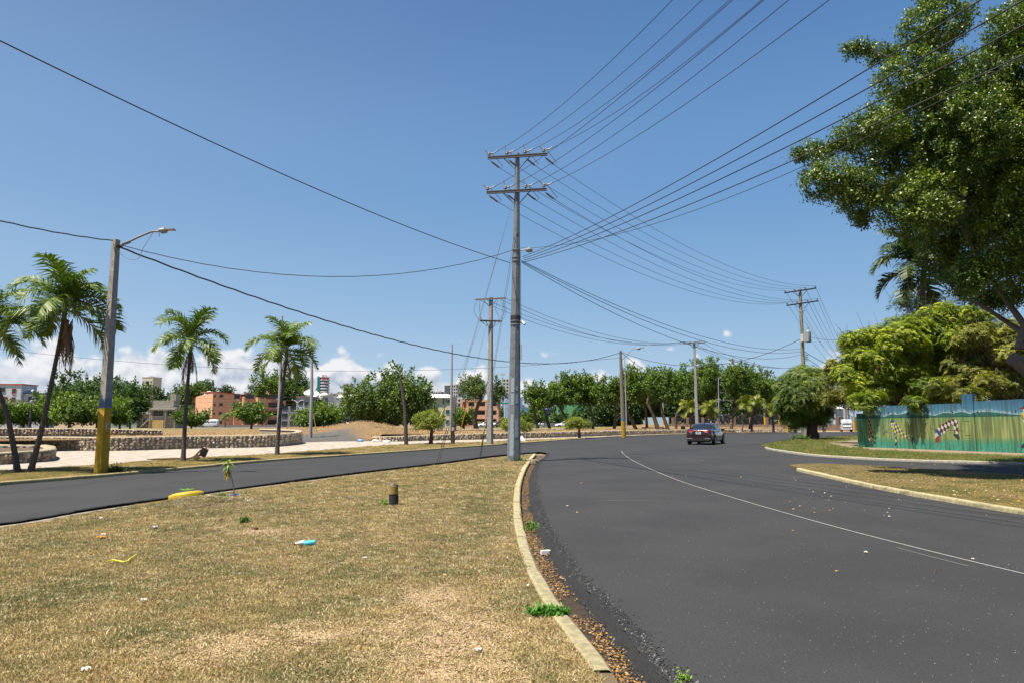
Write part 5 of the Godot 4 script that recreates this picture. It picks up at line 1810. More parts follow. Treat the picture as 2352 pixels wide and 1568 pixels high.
	for q: Array in [[1478.5, 984, 90.0], [1568.5, 980, 92.0], [1519, 985, 88.0]]:
		var at := deep(q[0], 965.5, q[2])
		at.y = 0.38
		var o := thing("tree_stump", ["pale sawn stump between the leaning grove trunks", "pale sawn stump just left of the sedan", "dark jagged stump at the far leaning trunk's foot"][k], "stump", at, 0.0, "sawn stumps in the grove")
		var s := Shape.new()
		s.lathe(Vector3.ZERO, [Vector2(0.36, -0.1), Vector2(0.30, 0.2), Vector2(0.27, 0.5)], 10)
		put("trunk", s, bark(), o)
		s = Shape.new()
		s.lathe(Vector3.ZERO, [Vector2(0.272, 0.5), Vector2(0.2, 0.52), Vector2(0.0, 0.52)], 10)
		put("sawn_face", s, mat(Color(0.55, 0.38, 0.18), 0.9, "grain", 0.3), o)
		k += 1


# ---------------------------------------------------------------- palms
var fronds := {}

func frond_mesh(e0: float, droop: float, full: int, dead := false) -> Mesh:
	var key := "%.2f %.2f %d %s" % [e0, droop, full, dead]
	if fronds.has(key):
		return fronds[key]
	var r := RandomNumberGenerator.new()
	r.seed = int(e0 * 100) + 900
	var s := Shape.new()
	var pts := []
	var at := Vector3.ZERO
	for k in 17:
		pts.append(at)
		var a := e0 - droop * pow(k / 16.0, 1.35)
		at += Vector3(cos(a), sin(a), 0) / 16.0
	s.tint = Color(0.20, 0.22, 0.05) if not dead else Color(0.17, 0.11, 0.06)
	s.tube(pts, [0.018, 0.014, 0.011, 0.008, 0.005], 4, false)
	for k in full:
		var t := 0.10 + 0.90 * k / (full - 1)
		var f := t * 15.99
		var q: Vector3 = pts[int(f)].lerp(pts[int(f) + 1], f - int(f))
		var tan: Vector3 = (pts[int(f) + 1] - pts[int(f)]).normalized()
		var nrm := Vector3(-tan.y, tan.x, 0)
		var long := 0.42 * sin(PI * clampf(0.16 + t * 0.72, 0, 1)) * r.randf_range(0.85, 1.1)
		for w: float in [-1.0, 1.0]:
			var lift := r.randf_range(-0.1, 0.55)
			var d1 := (tan * 0.62 + Vector3(0, 0, w) * 0.75 + nrm * lift).normalized()
			var d2 := (d1 + Vector3.DOWN * r.randf_range(0.5, 1.1)).normalized()
			if dead:
				d1 = (d1 + Vector3.DOWN * 1.2).normalized()
				d2 = (d1 + Vector3.DOWN + Vector3(r.randfn(), 0, r.randfn()) * 0.3).normalized()
			var wd := tan * 0.017
			var m := q + d1 * long * 0.55
			s.tint = Color(0.045, 0.105, 0.012).lerp(Color(0.19, 0.25, 0.025), r.randf() * (0.5 + 0.5 * t))
			if dead:
				s.tint = Color(0.13, 0.075, 0.04).lerp(Color(0.27, 0.17, 0.09), r.randf())
			s.quad(q - wd, q + wd, m + wd * 0.8, m - wd * 0.8)
			s.tri(m - wd * 0.8, m + wd * 0.8, m + d2 * long * 0.5)
	fronds[key] = s.commit()
	return fronds[key]

func palm(called: String, label: String, group: String, stem: Array, d: float, h0: float, top: Vector2, long: float, r0: float, n: int, lean := 0.0, skirt := 0, yellow := 0.0) -> Node3D:
	var base := deep(stem[0].x, 965.5, d)
	base.y = h0
	var o := thing(called, label, "palm tree", base, 0.0, group)
	var pts := []
	for q: Vector2 in stem:
		pts.append(deep(q.x, q.y, d) - base)
	pts[0].y = -0.1
	var path := dense(pts, 0.045)
	var rad := []
	for k in path.size():
		var t := float(k) / path.size()
		rad.append(r0 * lerpf(1.0, 0.58, pow(t, 0.6)) * (1.0 + 0.35 * exp(-t * 22.0)) * (1.07 if k % 3 == 0 else 0.98))
	var s := Shape.new()
	s.tube(path, rad, 9)
	put("trunk", s, mat(Color(0.15, 0.125, 0.105), 0.95, "grain", 0.25, "stain", 0.8, 1.0), o)
	var c := deep(top.x, top.y, d) - base
	var tip: Vector3 = path[-1]
	s = Shape.new()
	s.tube([tip, tip.lerp(c, 0.6), c + Vector3.UP * long * 0.1], [r0 * 0.75, r0 * 0.8, r0 * 0.3], 7)
	put("crownshaft", s, mat(Color(0.13, 0.16, 0.035), 0.7, "grain", 0.3), o)
	var m := tinted(0.5, Color(0.36, 0.45, 0.10))
	if yellow > 0.0:
		m = tinted(0.42, Color(0.5, 0.5, 0.12)).duplicate()
		m.albedo_color = Color(1.35, 1.15, 1.0).lerp(Color.WHITE, 1.0 - yellow)
	if called == "royal_palm":
		m = m.duplicate()
		m.albedo_color = Color(0.62, 0.66, 0.62)
	for k in n:
		var ring := float(k) / n
		var style: Array = [[1.35, 1.2], [1.05, 1.9], [0.75, 2.0], [0.40, 1.8], [0.05, 1.5], [-0.35, 1.1]][mini(5, int(ring * 6.0))]
		var f := put("frond", frond_mesh(style[0], style[1], 42), m, o, c + Vector3.UP * long * (0.06 - 0.10 * ring))
		f.rotation = Vector3(0, k * 2.4 + lean + rng.randf_range(-0.25, 0.25), 0)
		f.rotate_object_local(Vector3.RIGHT, rng.randf_range(-0.35, 0.35))
		f.scale = Vector3.ONE * long * rng.randf_range(0.86, 1.08) * lerpf(0.85, 1.0, sin(ring * PI))
	for k in skirt:
		var f := put("dead_frond", frond_mesh(-1.0, 0.7, 30, true), tinted(0.9), o, c + Vector3(0, -long * 0.12, 0))
		f.rotation.y = -0.5 + k * 1.3 + lean
		f.scale = Vector3(long * 0.5, long * rng.randf_range(0.55, 0.9), long * 0.5)
	return o

func build_palms() -> void:
	var row := "palms along the verge of the left road"
	palm("coconut_palm", "palm cut by the left edge, only its trunk and right fronds in view", row, [Vector2(42, 1085), Vector2(33, 1035), Vector2(18, 960), Vector2(0, 905), Vector2(-18, 850), Vector2(-30, 780)], 20.8, 0.065, Vector2(-34, 748), 1.75, 0.092, 14, 0.4)
	var o := palm("coconut_palm", "tall leaning palm with brown dead fronds left of the street lamp pole", row, [Vector2(68, 1086), Vector2(84, 1030), Vector2(100, 965), Vector2(118, 880), Vector2(134, 800), Vector2(146, 735)], 20.8, 0.065, Vector2(150, 705), 1.9, 0.092, 17, 0.0, 3)
	# the brown strands that hang beside the trunk
	var s := Shape.new()
	for k in 46:
		var a := deep(rng.randf_range(152, 168), rng.randf_range(730, 760), 20.8) - o.position
		var b := deep(rng.randf_range(132, 166), rng.randf_range(800, 868), 20.8) - o.position
		var w := Vector3(rng.randfn() * 0.08, rng.randfn() * 0.1, rng.randfn() * 0.08)
		s.tint = Color(0.10, 0.055, 0.03).lerp(Color(0.21, 0.13, 0.075), rng.randf())
		s.tube([a, a.lerp(b, 0.5) + w, b], [0.018, 0.014, 0.005], 3, false)
	put("dead_strands", s, tinted(0.9), o)
	palm("coconut_palm", "slim palm standing before the pale pavement, second from the street lamp pole", row, [Vector2(420, 1060), Vector2(422, 1030), Vector2(426, 950), Vector2(432, 870), Vector2(437, 812)], 26.5, 0.065, Vector2(439, 786), 1.75, 0.095, 14, 0.9, 4)
	palm("coconut_palm", "rounded headed palm before the curved end of the stone wall", row, [Vector2(636, 1045), Vector2(638, 1010), Vector2(645, 930), Vector2(652, 870), Vector2(657, 830)], 31.6, 0.065, Vector2(658, 804), 1.95, 0.108, 15, 1.7, 2)
	palm("royal_palm", "tall palm whose fronds droop out beside the big glossy tree", "", [Vector2(2126, 962), Vector2(2124, 860), Vector2(2120, 740), Vector2(2120, 660)], 50.0, 0.0, Vector2(2122, 618), 4.6, 0.28, 17, 2.6, 2)
	var small := "small yellowish palms in the grove"
	palm("small_palm", "small yellow green palm in front of the second concrete pole", small, [Vector2(1585, 985), Vector2(1587, 965), Vector2(1583, 946)], 88.0, 0.35, Vector2(1583, 938), 1.75, 0.12, 14, 0.3, 1, 0.9)
	palm("small_palm", "small yellow green palm right of the second concrete pole", small, [Vector2(1636, 985), Vector2(1636, 965), Vector2(1631, 948)], 89.0, 0.35, Vector2(1631, 940), 1.8, 0.12, 14, 1.1, 2, 0.8)
	palm("small_palm", "ragged brownish palm left in the clump right of the sedan", small, [Vector2(1704, 985), Vector2(1708, 960), Vector2(1714, 938)], 90.0, 0.3, Vector2(1715, 930), 1.7, 0.11, 11, 2.0, 4, 0.7)
	palm("small_palm", "ragged brownish palm at the middle of the clump right of the sedan", small, [Vector2(1726, 985), Vector2(1730, 955), Vector2(1736, 935)], 90.5, 0.3, Vector2(1737, 927), 1.8, 0.14, 12, 0.7, 4, 0.7)
	palm("small_palm", "low ragged palm nearest the feathery tree", small, [Vector2(1776, 985), Vector2(1776, 965), Vector2(1772, 950)], 91.0, 0.3, Vector2(1772, 944), 1.6, 0.18, 11, 1.4, 3, 0.8)
	palm("small_palm", "tiny palm against the orange block's front", small, [Vector2(517, 981), Vector2(517, 970), Vector2(517, 962)], 182.0, 0.0, Vector2(517, 958), 1.9, 0.14, 12, 1.4, 0)
	# dead palm trunks without crowns
	var bare := "bare palm trunks on the verge"
	for q: Array in [["tall bare dead palm trunk leaning left before the rubble wall", [Vector2(933, 1022), Vector2(932, 985), Vector2(930, 940), Vector2(925, 900), Vector2(919, 867)], 45.0, 0.13], ["short bare palm trunk between the first topiary shrub and the concrete pole", [Vector2(1040, 1020), Vector2(1040, 1005), Vector2(1039, 988)], 46.5, 0.15]]:
		var base := deep(q[1][0].x, 965.5, q[2])
		base.y = 0.065
		var pts := []
		for p: Vector2 in q[1]:
			pts.append(deep(p.x, p.y, q[2]) - base)
		pts[0].y = -0.1
		var path := dense(pts, 0.05)
		var rad := []
		for k in path.size():
			var t := float(k) / path.size()
			rad.append(q[3] * (lerpf(1.05, 0.72, t) if q[3] < 0.14 else lerpf(1.0, 0.9, t)) * (1.08 if k % 3 == 0 else 0.97))
		s = Shape.new()
		s.tube(path, rad, 9)
		tag(put("palm_trunk", s, mat(Color(0.10, 0.082, 0.068), 0.95, "grain", 0.25, "stain", 0.8, 1.0), null, base), q[0], "palm trunk", bare)
	# painted stump on the median
	o = thing("painted_stump", "palm stump on the lawn, yellow band above black", "stump", Vector3(spot(904, 1167, -0.02).x, 0.02, spot(904, 1167, -0.02).z))
	s = Shape.new()
	var prof := []
	for k in 14:
		prof.append(Vector2(0.088 * (1.06 if k % 2 else 0.98), -0.05 + k * 0.021))
	s.lathe(Vector3.ZERO, prof, 14, Basis(Vector3.BACK, 0.02))
	put("black_band", s, mat(Color(0.055, 0.055, 0.06), 0.9, "grain", 0.08, "stain", 0.4, 1.0), o)
	s = Shape.new()
	prof = []
	for k in 9:
		prof.append(Vector2(0.086 * (1.05 if k % 2 else 0.985), 0.222 + k * 0.021))
	s.lathe(Vector3.ZERO, prof, 14, Basis(Vector3.BACK, 0.02))
	put("yellow_band", s, mat(Color(0.52, 0.37, 0.09), 0.85, "grain", 0.1, "stain", 0.5, 0.6), o)
	s = Shape.new()
	var rim := []
	for k in 14:
		var g := TAU * k / 14.0
		rim.append(Vector3(cos(g) * 0.083, 0.39 + (0.035 if k in [2, 3, 9] else 0.0) + 0.012 * sin(k * 2.3), sin(g) * 0.083))
	for k in 14:
		s.tri(rim[k], rim[(k + 1) % 14], Vector3(0, 0.385, 0))
		s.quad(rim[k], rim[(k + 1) % 14], Vector3(rim[(k + 1) % 14].x * 1.03, 0.36, rim[(k + 1) % 14].z * 1.03), Vector3(rim[k].x * 1.03, 0.36, rim[k].z * 1.03))
	put("broken_top", s, mat(Color(0.36, 0.31, 0.25), 0.95, "grain", 0.06, "", 1.0, 1.0), o)


# ---------------------------------------------------------------- poles
var ties := {}                                             # where the cables are fastened

func prism_pole(o: Node3D, called: String, foot: Vector3, head: Vector3, w0: float, w1: float, sides: int, turn: float, m: Material) -> void:
	var s := Shape.new()
	var rows := []
	for k in 2:
		var row := PackedVector3Array()
		for j in sides:
			var g := turn + TAU * (j + 0.5) / sides
			var w := (w0 if k == 0 else w1) * 0.5 / cos(PI / sides)
			row.append((foot if k == 0 else head) + Vector3(cos(g), 0, sin(g)) * w)
		rows.append(row)
	for j in sides:
		s.quad(rows[1][j], rows[1][(j + 1) % sides], rows[0][(j + 1) % sides], rows[0][j])
		s.tri(rows[1][j], head, rows[1][(j + 1) % sides])
	put(called, s, m, o)

func insulator(s: Shape, at: Vector3, k := 1.0) -> void:
	s.lathe(at, [Vector2(0.02, 0), Vector2(0.02, 0.08) * k, Vector2(0.095, 0.09) * k, Vector2(0.10, 0.12) * k, Vector2(0.05, 0.14) * k, Vector2(0.085, 0.17) * k, Vector2(0.08, 0.20) * k, Vector2(0.03, 0.24) * k, Vector2(0, 0.25) * k], 10)

func cross_arm(o: Node3D, at: Vector3, way: Vector3, long: float, m: Material, pins: Array, key: String, shift := 0.0, off := 0.16) -> void:
	var b := Basis(way, Vector3.UP, way.cross(Vector3.UP))
	var s := Shape.new()
	var front := b.z * off
	s.box(at + front + way * shift, Vector3(long, 0.11, 0.05), b)
	s.box(at + front + b.z * 0.04 + Vector3.UP * 0.045 + way * shift, Vector3(long, 0.02, 0.07), b)
	s.box(at + front + b.z * 0.04 - Vector3.UP * 0.045 + way * shift, Vector3(long, 0.02, 0.07), b)
	put("cross_arm", s, m, o)
	s = Shape.new()
	for w: float in [-1.0, 1.0]:
		s.tube([at + front + way * w * long * 0.22 - Vector3.UP * 0.05, at + way * w * 0.1 + b.z * 0.1 - Vector3.UP * 0.52], [0.022], 4)
	put("brace", s, m, o)
	for k in pins.size():
		var p := at + front + way * float(pins[k]) + Vector3.UP * 0.055
		s = Shape.new()
		insulator(s, p, 0.85)
		put("insulator", s, glossy(Color(0.22, 0.20, 0.20), 0.3), o)
		ties["%s%d" % [key, k]] = o.position + p + Vector3.UP * 0.17

func build_poles() -> void:
	var steel := mat(Color(0.165, 0.185, 0.205), 0.55, "blotch", 2.2)
	var arm := mat(Color(0.17, 0.18, 0.20), 0.55, "grain", 0.8)
	var concrete := mat(Color(0.40, 0.385, 0.36), 0.9, "grain", 0.6, "stain", 2.5, 0.6)
	var black := mat(Color(0.02, 0.02, 0.022), 0.6)
	# the main pole on the median's tip
	var foot := spot(1180, 1058, 0.02)
	var d := -foot.z
	var o := thing("utility_pole", "tall grey octagonal steel pole with two cross arms on the median's tip", "utility pole", foot)
	var head := deep(1188.5, 353, d) - foot
	prism_pole(o, "shaft", Vector3(0, -0.1, 0), head, 0.50, 0.165, 8, PI / 8, steel)
	var way := Vector3(0.985, 0, 0.17).normalized()
	var axis := func(v: float) -> Vector3: return deep(lerpf(1180.0, 1188.5, (1058.0 - v) / 705.0), v, d) - foot
	cross_arm(o, axis.call(362.0), way, 2.5, arm, [-1.18, -0.42, 0.34, 1.12], "main_high", 0.02, 0.12)
	cross_arm(o, axis.call(442.0), way, 2.5, arm, [-1.22, -0.46, 0.38, 1.14], "main_low", 0.0, 0.14)
	# strain insulators hanging below the arms, towards the next pole
	for r in 2:
		for k in 4:
			var p: Vector3 = ties["main_%s%d" % [["high", "low"][r], k]] - foot + Vector3(0.05, -0.30, -0.1)
			var e := p + Vector3(0.42, -0.20, -0.35)
			var s := Shape.new()
			var rad := []
			var pts := []
			for j in 17:
				pts.append(p.lerp(e, j / 16.0))
				rad.append(0.016 if j < 3 or j > 13 else (0.05 if j % 2 else 0.025))
			s.tube(pts, rad, 7)
			s.tube([e, e + Vector3(0.1, 0.1, 0.0), p + Vector3(0.05, 0.3, 0.1)], [0.012], 4)
			put("strain_insulator", s, mat(Color(0.15, 0.11, 0.10), 0.5), o)
			ties["out_%s%d" % [["high", "low"][r], k]] = foot + e
			# the switch arms that stand beside the pins
			var q: Vector3 = ties["main_%s%d" % [["high", "low"][r], k]] - foot
			s = Shape.new()
			s.tube([q + Vector3(-0.02, 0, 0), q + Vector3(-0.18, 0.10, 0.04) if k % 3 == 0 else q + Vector3(-0.08, 0.26, 0.02)], [0.028, 0.02], 5)
			s.tube([q + Vector3(0.02, -0.04, 0), q + Vector3(0.26, -0.02, 0.1), q + Vector3(0.34, 0.06, 0.12)], [0.025, 0.03, 0.02], 5)
			put("switch_arm", s, mat(Color(0.26, 0.25, 0.25), 0.5), o)
	var s := Shape.new()
	for v: float in [738.0, 746.0, 592.0, 600.0, 575.0]:
		var q: Vector3 = axis.call(v)
		var w := lerpf(0.52, 0.175, (1058.0 - v) / 705.0) * 0.545
		s.lathe(q, [Vector2(w, -0.03), Vector2(w + 0.02, -0.025), Vector2(w + 0.02, 0.025), Vector2(w, 0.03)], 8, Basis(Vector3.UP, PI / 8))
	put("clamp_band", s, arm, o)
	s = Shape.new()
	var q0: Vector3 = axis.call(734.0)
	s.lathe(q0, [Vector2(0.195, -0.14), Vector2(0.205, -0.14), Vector2(0.203, 0.15), Vector2(0.19, 0.15)], 16)
	put("black_wrap", s, black, o)
	q0 = axis.call(742.0)
	s = Shape.new()
	s.tube([q0 + Vector3(0.2, 0.02, 0.05), q0 + Vector3(0.31, -0.03, 0.1)], [0.03, 0.03], 5)
	s.tube([q0 + Vector3(0.24, 0.06, 0.08), q0 + Vector3(0.38, -0.08, 0.2)], [0.055, 0.06], 10)
	put("camera_unit", s, mat(Color(0.55, 0.55, 0.56), 0.5), o)
	s = Shape.new()
	s.box(axis.call(808.0) + Vector3(0.25, 0, 0.02), Vector3(0.05, 0.62, 0.16))
	put("side_plate", s, mat(Color(0.33, 0.35, 0.37), 0.6), o)
	q0 = axis.call(577.0)
	s = Shape.new()
	s.tube([q0 + Vector3(0.12, 0, 0.05), q0 + Vector3(0.42, 0.05, 0.15)], [0.025], 5)
	s.lathe(q0 + Vector3(0.52, -0.02, 0.2), [Vector2(0.04, 0.12), Vector2(0.13, 0.08), Vector2(0.15, -0.04), Vector2(0.0, -0.1)], 10)
	put("small_lamp", s, mat(Color(0.30, 0.30, 0.29), 0.5), o)
	s = Shape.new()
	s.tube([axis.call(575.0) + Vector3(0.16, 0, 0.1), axis.call(735.0) + Vector3(0.22, 0, 0.1)], [0.012], 4)
	for v: float in [640.0, 690.0, 780.0, 798.0, 820.0, 860.0]:
		var w := lerpf(0.52, 0.175, (1058.0 - v) / 705.0) * 0.55
		s.lathe(axis.call(v), [Vector2(w, 0.0), Vector2(w + 0.006, 0.005), Vector2(w, 0.01)], 8, Basis(Vector3.UP, PI / 8))
	put("strap", s, mat(Color(0.10, 0.10, 0.11), 0.6), o)
	# torn posters and pale paint on the shaft's faces
	var paper := mat(Color(0.34, 0.40, 0.45), 0.85, "grain", 0.25, "stain", 0.35)
	var scraps := [[1170.5, 985, 1046, 0, 1.0, -0.02], [1171, 950, 985, 0, 0.85, 0.06], [1176, 903, 930, 0, 0.9, 0.05], [1176, 868, 900, 0, 0.95, 0.0], [1187.5, 905, 926, 1, 0.7, 0.0], [1188, 962, 1003, 1, 0.95, 0.02], [1189, 886, 897, 1, 0.7, 0.02]]
	for p: Array in scraps:
		var face: int = p[3]
		var g: float = [PI * 0.625, PI * 0.375][face]
		s = Shape.new()
		var rows := []
		for k in 9:
			var v := lerpf(p[1], p[2], k / 8.0)
			var w := lerpf(0.5, 0.165, (1058.0 - v) / 705.0)
			var side := w * tan(PI / 8)
			var n := Vector3(cos(g), 0, sin(g))
			var t := Vector3(-n.z, 0, n.x)
			var c: Vector3 = axis.call(v) + n * (w * 0.5 + 0.008)
			var j := 0.02 * sin(k * 2.7 + p[1])
			rows.append(PackedVector3Array([c - t * side * 0.42 * p[4] + t * j, c + t * side * 0.42 * p[4] - t * j * 0.5]))
		s.grid(rows)
		put("poster_scrap", s, paper, o)

	# grey concrete pole behind it, and its double by the sedan
	for q: Array in [["square grey concrete pole with two steel cross arms left of the main pole", 1125.5, 1019.0, 46.0, 684.0, 1127.5, 0.345, 0.20, 1], ["square pale concrete pole with one cross arm rising behind the sedan", 1601.0, 1000.6, 71.0, 786.0, 1594.5, 0.34, 0.19, 0]]:
		var f := deep(q[1], 965.5, q[3])
		f.y = 0.06
		o = thing("utility_pole", q[0], "utility pole", f, 0.0, "square concrete utility poles")
		var hd := deep(q[5], q[4], q[3]) - f
		prism_pole(o, "shaft", Vector3(0, -0.2, 0), hd, q[6], q[7], 4, 0.42, concrete)
		prism_pole(o, "blue_tip", hd + Vector3(0, -0.28, 0), hd + Vector3(0, 0.02, 0), q[7] + 0.02, q[7] + 0.015, 4, 0.42, mat(Color(0.04, 0.17, 0.34), 0.7))
		var key := "grey" if q[8] else "far"
		var wy := Vector3(0.96, 0, 0.28).normalized()
		cross_arm(o, hd + Vector3(0, -0.12, 0), wy, 2.15, mat(Color(0.30, 0.28, 0.25), 0.7), [-1.0, -0.45, 0.5, 1.0] if q[8] == 0 else [], key)
		if q[8]:
			var at: Vector3 = hd.lerp(Vector3.ZERO, 0.165)
			cross_arm(o, at, Vector3(0.99, 0, -0.12).normalized(), 1.5, mat(Color(0.13, 0.12, 0.11), 0.7), [-0.72], "grey_low")
			for k in 4:
				ties["grey%d" % k] = f + hd + Vector3(0, -0.10, 0) + wy * ([-0.9, -0.4, 0.6, 1.05][k])
			s = Shape.new()
			for k in 5:
				var a: Vector3 = hd + wy * ([-1.0, -0.8, 0.5, 0.7, 0.85][k]) + Vector3(0, -0.2, 0)
				var b: Vector3 = a + Vector3([0.15, 0.25, 0.1, -0.05, 0.05][k], -1.3 - 0.2 * (k % 2), 0.1)
				var m: Vector3 = a.lerp(b, 0.5) + Vector3([-0.28, -0.12, -0.2, 0.28, 0.2][k], 0.0, 0.05)
				s.tube(dense([a, m, b, b + Vector3(0.4 * (1 if k < 2 else -1), -0.3, 0)], 0.12), [0.013], 4, false)
			put("loose_wires", s, mat(Color(0.12, 0.12, 0.13), 0.6), o)

	# pole with the transformer at the right
	foot = deep(1850, 965.5, 60.0)
	foot.y = 0.05
	o = thing("utility_pole", "weathered concrete pole with two cross arms and a grey transformer box", "utility pole", foot)
	head = deep(1837.5, 664, 60.0) - foot
	prism_pole(o, "shaft", Vector3(0, -0.2, 0), head, 0.335, 0.19, 4, 0.75, mat(Color(0.30, 0.285, 0.20), 0.9, "grain", 0.6, "stain", 2.0, 0.6))
	way = Vector3(0.80, 0, -0.60).normalized()
	cross_arm(o, head + Vector3(0, -0.18, 0), Vector3(0.93, 0.10, 0.34).normalized(), 2.65, mat(Color(0.07, 0.07, 0.10), 0.6), [-1.25, -0.45, 0.42, 1.25], "end_high")
	cross_arm(o, deep(1842.5, 697.5, 60.0) - foot, Vector3(0.93, 0.10, 0.34).normalized(), 2.65, mat(Color(0.07, 0.07, 0.10), 0.6), [-1.25, -0.42, 0.45, 1.25], "end_low")
	s = Shape.new()
	s.box(deep(1847, 777, 60.0) - foot + Vector3(-0.1, 0, 0.3), Vector3(0.55, 0.66, 0.35), Basis(Vector3.UP, 0.2))
	put("transformer_box", s, mat(Color(0.55, 0.55, 0.54), 0.6), o)
	s = Shape.new()
	s.lathe(deep(1854.5, 786, 60.0) - foot + Vector3(0.1, 0, 0), [Vector2(0, 0), Vector2(0.24, 0), Vector2(0.25, 0.9), Vector2(0.17, 1.0), Vector2(0.05, 1.02), Vector2(0.07, 1.2), Vector2(0.04, 1.4), Vector2(0, 1.42)], 12)
	put("transformer_can", s, mat(Color(0.20, 0.22, 0.22), 0.5), o)
	s = Shape.new()
	for v: float in [816.0, 820.0, 824.0, 828.0, 715.0]:
		s.lathe(deep(1849 if v > 720 else 1842, v, 60.0) - foot, [Vector2(0.27, 0), Vector2(0.28, 0.02), Vector2(0.27, 0.04)], 8, Basis(Vector3.UP, 0.4))
	put("clamp_band", s, mat(Color(0.35, 0.35, 0.35), 0.5), o)
	for k in 4:
		ties["end_drop%d" % k] = deep(1846, [775, 800, 806, 812][k], 60.0)

	# street lamp poles
	lamp_pole("square concrete street lamp pole, yellow and blue at its foot, among the palms", 240.0, 1087.0, 20.6, 266.5, 551.0, 0.262, 0.165, 4, 0.353, concrete, 0.40, [[0.0, 0.272, Color(0.66, 0.40, 0.02)], [0.272, 0.312, Color(0.17, 0.25, 0.37)]], [[281, 566], [352, 534.5], [369, 534]], "lamp_a", true)
	lamp_pole("round wooden street lamp pole, yellow at its foot, beyond the far bend", 1432.0, 1003.0, 67.0, 1425.0, 805.0, 0.44, 0.24, 10, 0.0, mat(Color(0.25, 0.215, 0.165), 0.95, "grain", 0.5, "stain", 2.0, 1.0), 0.3, [[0.0, 0.185, Color(0.47, 0.29, 0.02)], [0.185, 0.21, Color(0.06, 0.20, 0.38)]], [[1429, 826], [1452, 803], [1462, 801.5]], "lamp_b", false)

	# slender poles without lamps
	var slim := "slender bare metal poles in the park"
	for q: Array in [["slender grey pole rising behind the rounded headed palm", 640, 1000, 44.0, 648, 726, 0.22, 0.5], ["slender pole standing at the edge of the gravel", 714.5, 997, 57.0, 717, 800, 0.30, 0.3], ["slender grey pole left of the grey concrete pole", 1035.5, 991, 66.0, 1038.5, 790, 0.24, 0.45], ["slender white pole just right of the sedan", 1651.5, 988, 88.0, 1650, 865, 0.16, 0.35], ["slender white pole right beside the wooden street lamp pole", 1439, 988, 80.0, 1435, 822, 0.15, 0.35]]:
		var f := deep(q[1], 965.5, q[3])
		f.y = q[7]
		s = Shape.new()
		s.tube([Vector3(0, -0.2, 0), deep(lerpf(q[1], q[4], 0.45), lerpf(q[2], q[5], 0.45), q[3]) - f, deep(q[4], q[5], q[3]) - f], [q[6] * 0.5, q[6] * 0.46, q[6] * 0.3], 8)
		tag(put("slender_pole", s, mat(Color(0.34, 0.335, 0.33), 0.7, "grain", 0.8), null, f), q[0], "pole", slim)
	# yellow footed poles along the far street
	var k := 0
	for q: Array in [[1808, 992.2, 96.0, 960.0, 0.34, 7.5], [1757, 972.5, 122.0, 957.0, 0.36, 6.5], [1790, 973.5, 118.0, 958.0, 0.34, 7.0], [1961.5, 988.5, 108.0, 967.0, 0.30, 7.0], [1524, 973, 126.0, 966.0, 0.30, 5.2]]:
		var f := deep(q[0], 965.5, q[2])
		f.y = deep(q[0], q[1], q[2]).y
		o = thing("banded_pole", ["yellow banded pole at the end of the rubble wall", "yellow banded pole before the iron fence's left part", "yellow banded pole before the iron fence, left of the feathery tree", "yellow banded pole beside the white minivan", "yellow banded post lamp in front of the pale blue wall"][k], "pole", f, 0.0, "yellow footed poles of the far street")
		var hy := px(q[2], q[1] - q[3])
		s = Shape.new()
		s.tube([Vector3(0, -0.1, 0), Vector3(0, hy, 0)], [q[4] * 0.5 + 0.012], 10)
		put("yellow_band", s, mat(Color(0.55, 0.32, 0.02), 0.8, "grain", 0.5), o)
		s = Shape.new()
		s.tube([Vector3(0, hy, 0), Vector3(0, q[5], 0)], [q[4] * 0.5, q[4] * 0.32], 10)
		put("shaft", s, concrete, o)
		if k == 4:
			s = Shape.new()
			for w: float in [-0.45, 0.45]:
				s.box(Vector3(w, q[5], 0), Vector3(0.5, 0.35, 0.4))
			put("lamp_head", s, mat(Color(0.6, 0.62, 0.62), 0.5), o)
		k += 1
	for q: Array in [["grey concrete pole foot between the rubble wall and the feathery tree", 1839, 992, 95.0, 0.9, 9.0], ["thick grey concrete pole behind the white minivan", 1942, 974, 116.0, 0.75, 8.5]]:
		var f := deep(q[1], 965.5, q[3])
		f.y = deep(q[1], q[2], q[3]).y
		s = Shape.new()
		s.taper(Vector3(0, -0.1, 0), Vector2(q[4], q[4]) * 0.62, Vector2(q[4], q[4]) * 0.32, q[5], 0.4)
		tag(put("concrete_pole", s, concrete, null, f), q[0], "pole", "")
	# black garden lamp post, and two armed lamps
	var f2 := deep(1045, 965.5, 76.0)
	f2.y = 0.45
	o = thing("lamp_post", "black ornamental lamp post on the lawn, left of the yellow guy guards", "street lamp", f2)
	s = Shape.new()
	s.lathe(Vector3.ZERO, [Vector2(0.22, -0.1), Vector2(0.22, 0.1), Vector2(0.12, 0.35), Vector2(0.10, 0.4), Vector2(0.07, 0.9), Vector2(0.06, 1.6), Vector2(0.09, 1.65), Vector2(0.05, 1.75), Vector2(0.045, 2.9), Vector2(0.08, 3.0), Vector2(0.0, 3.05)], 12)
	put("post", s, black, o)
	o = thing("lamp_post", "black ornamental lamp post with a cross bar behind the leftmost palm", "street lamp", deep(69, 965.5, 88.0) + Vector3(0, -1.15, 0))
	s = Shape.new()
	s.lathe(Vector3.ZERO, [Vector2(0.2, -0.3), Vector2(0.17, 1.2), Vector2(0.16, 1.5), Vector2(0.30, 1.55), Vector2(0.14, 1.62), Vector2(0.10, 2.6), Vector2(0.12, 2.65), Vector2(0.06, 2.7), Vector2(0.05, 3.7), Vector2(0, 3.72)], 10)
	s.box(Vector3(0, 3.65, 0), Vector3(1.6, 0.06, 0.06))
	put("post", s, black, o)
	s = Shape.new()
	s.lathe(Vector3(0, 3.3, 0), [Vector2(0.05, 0), Vector2(0.16, 0.1), Vector2(0.18, 0.4), Vector2(0.05, 0.5)], 10)
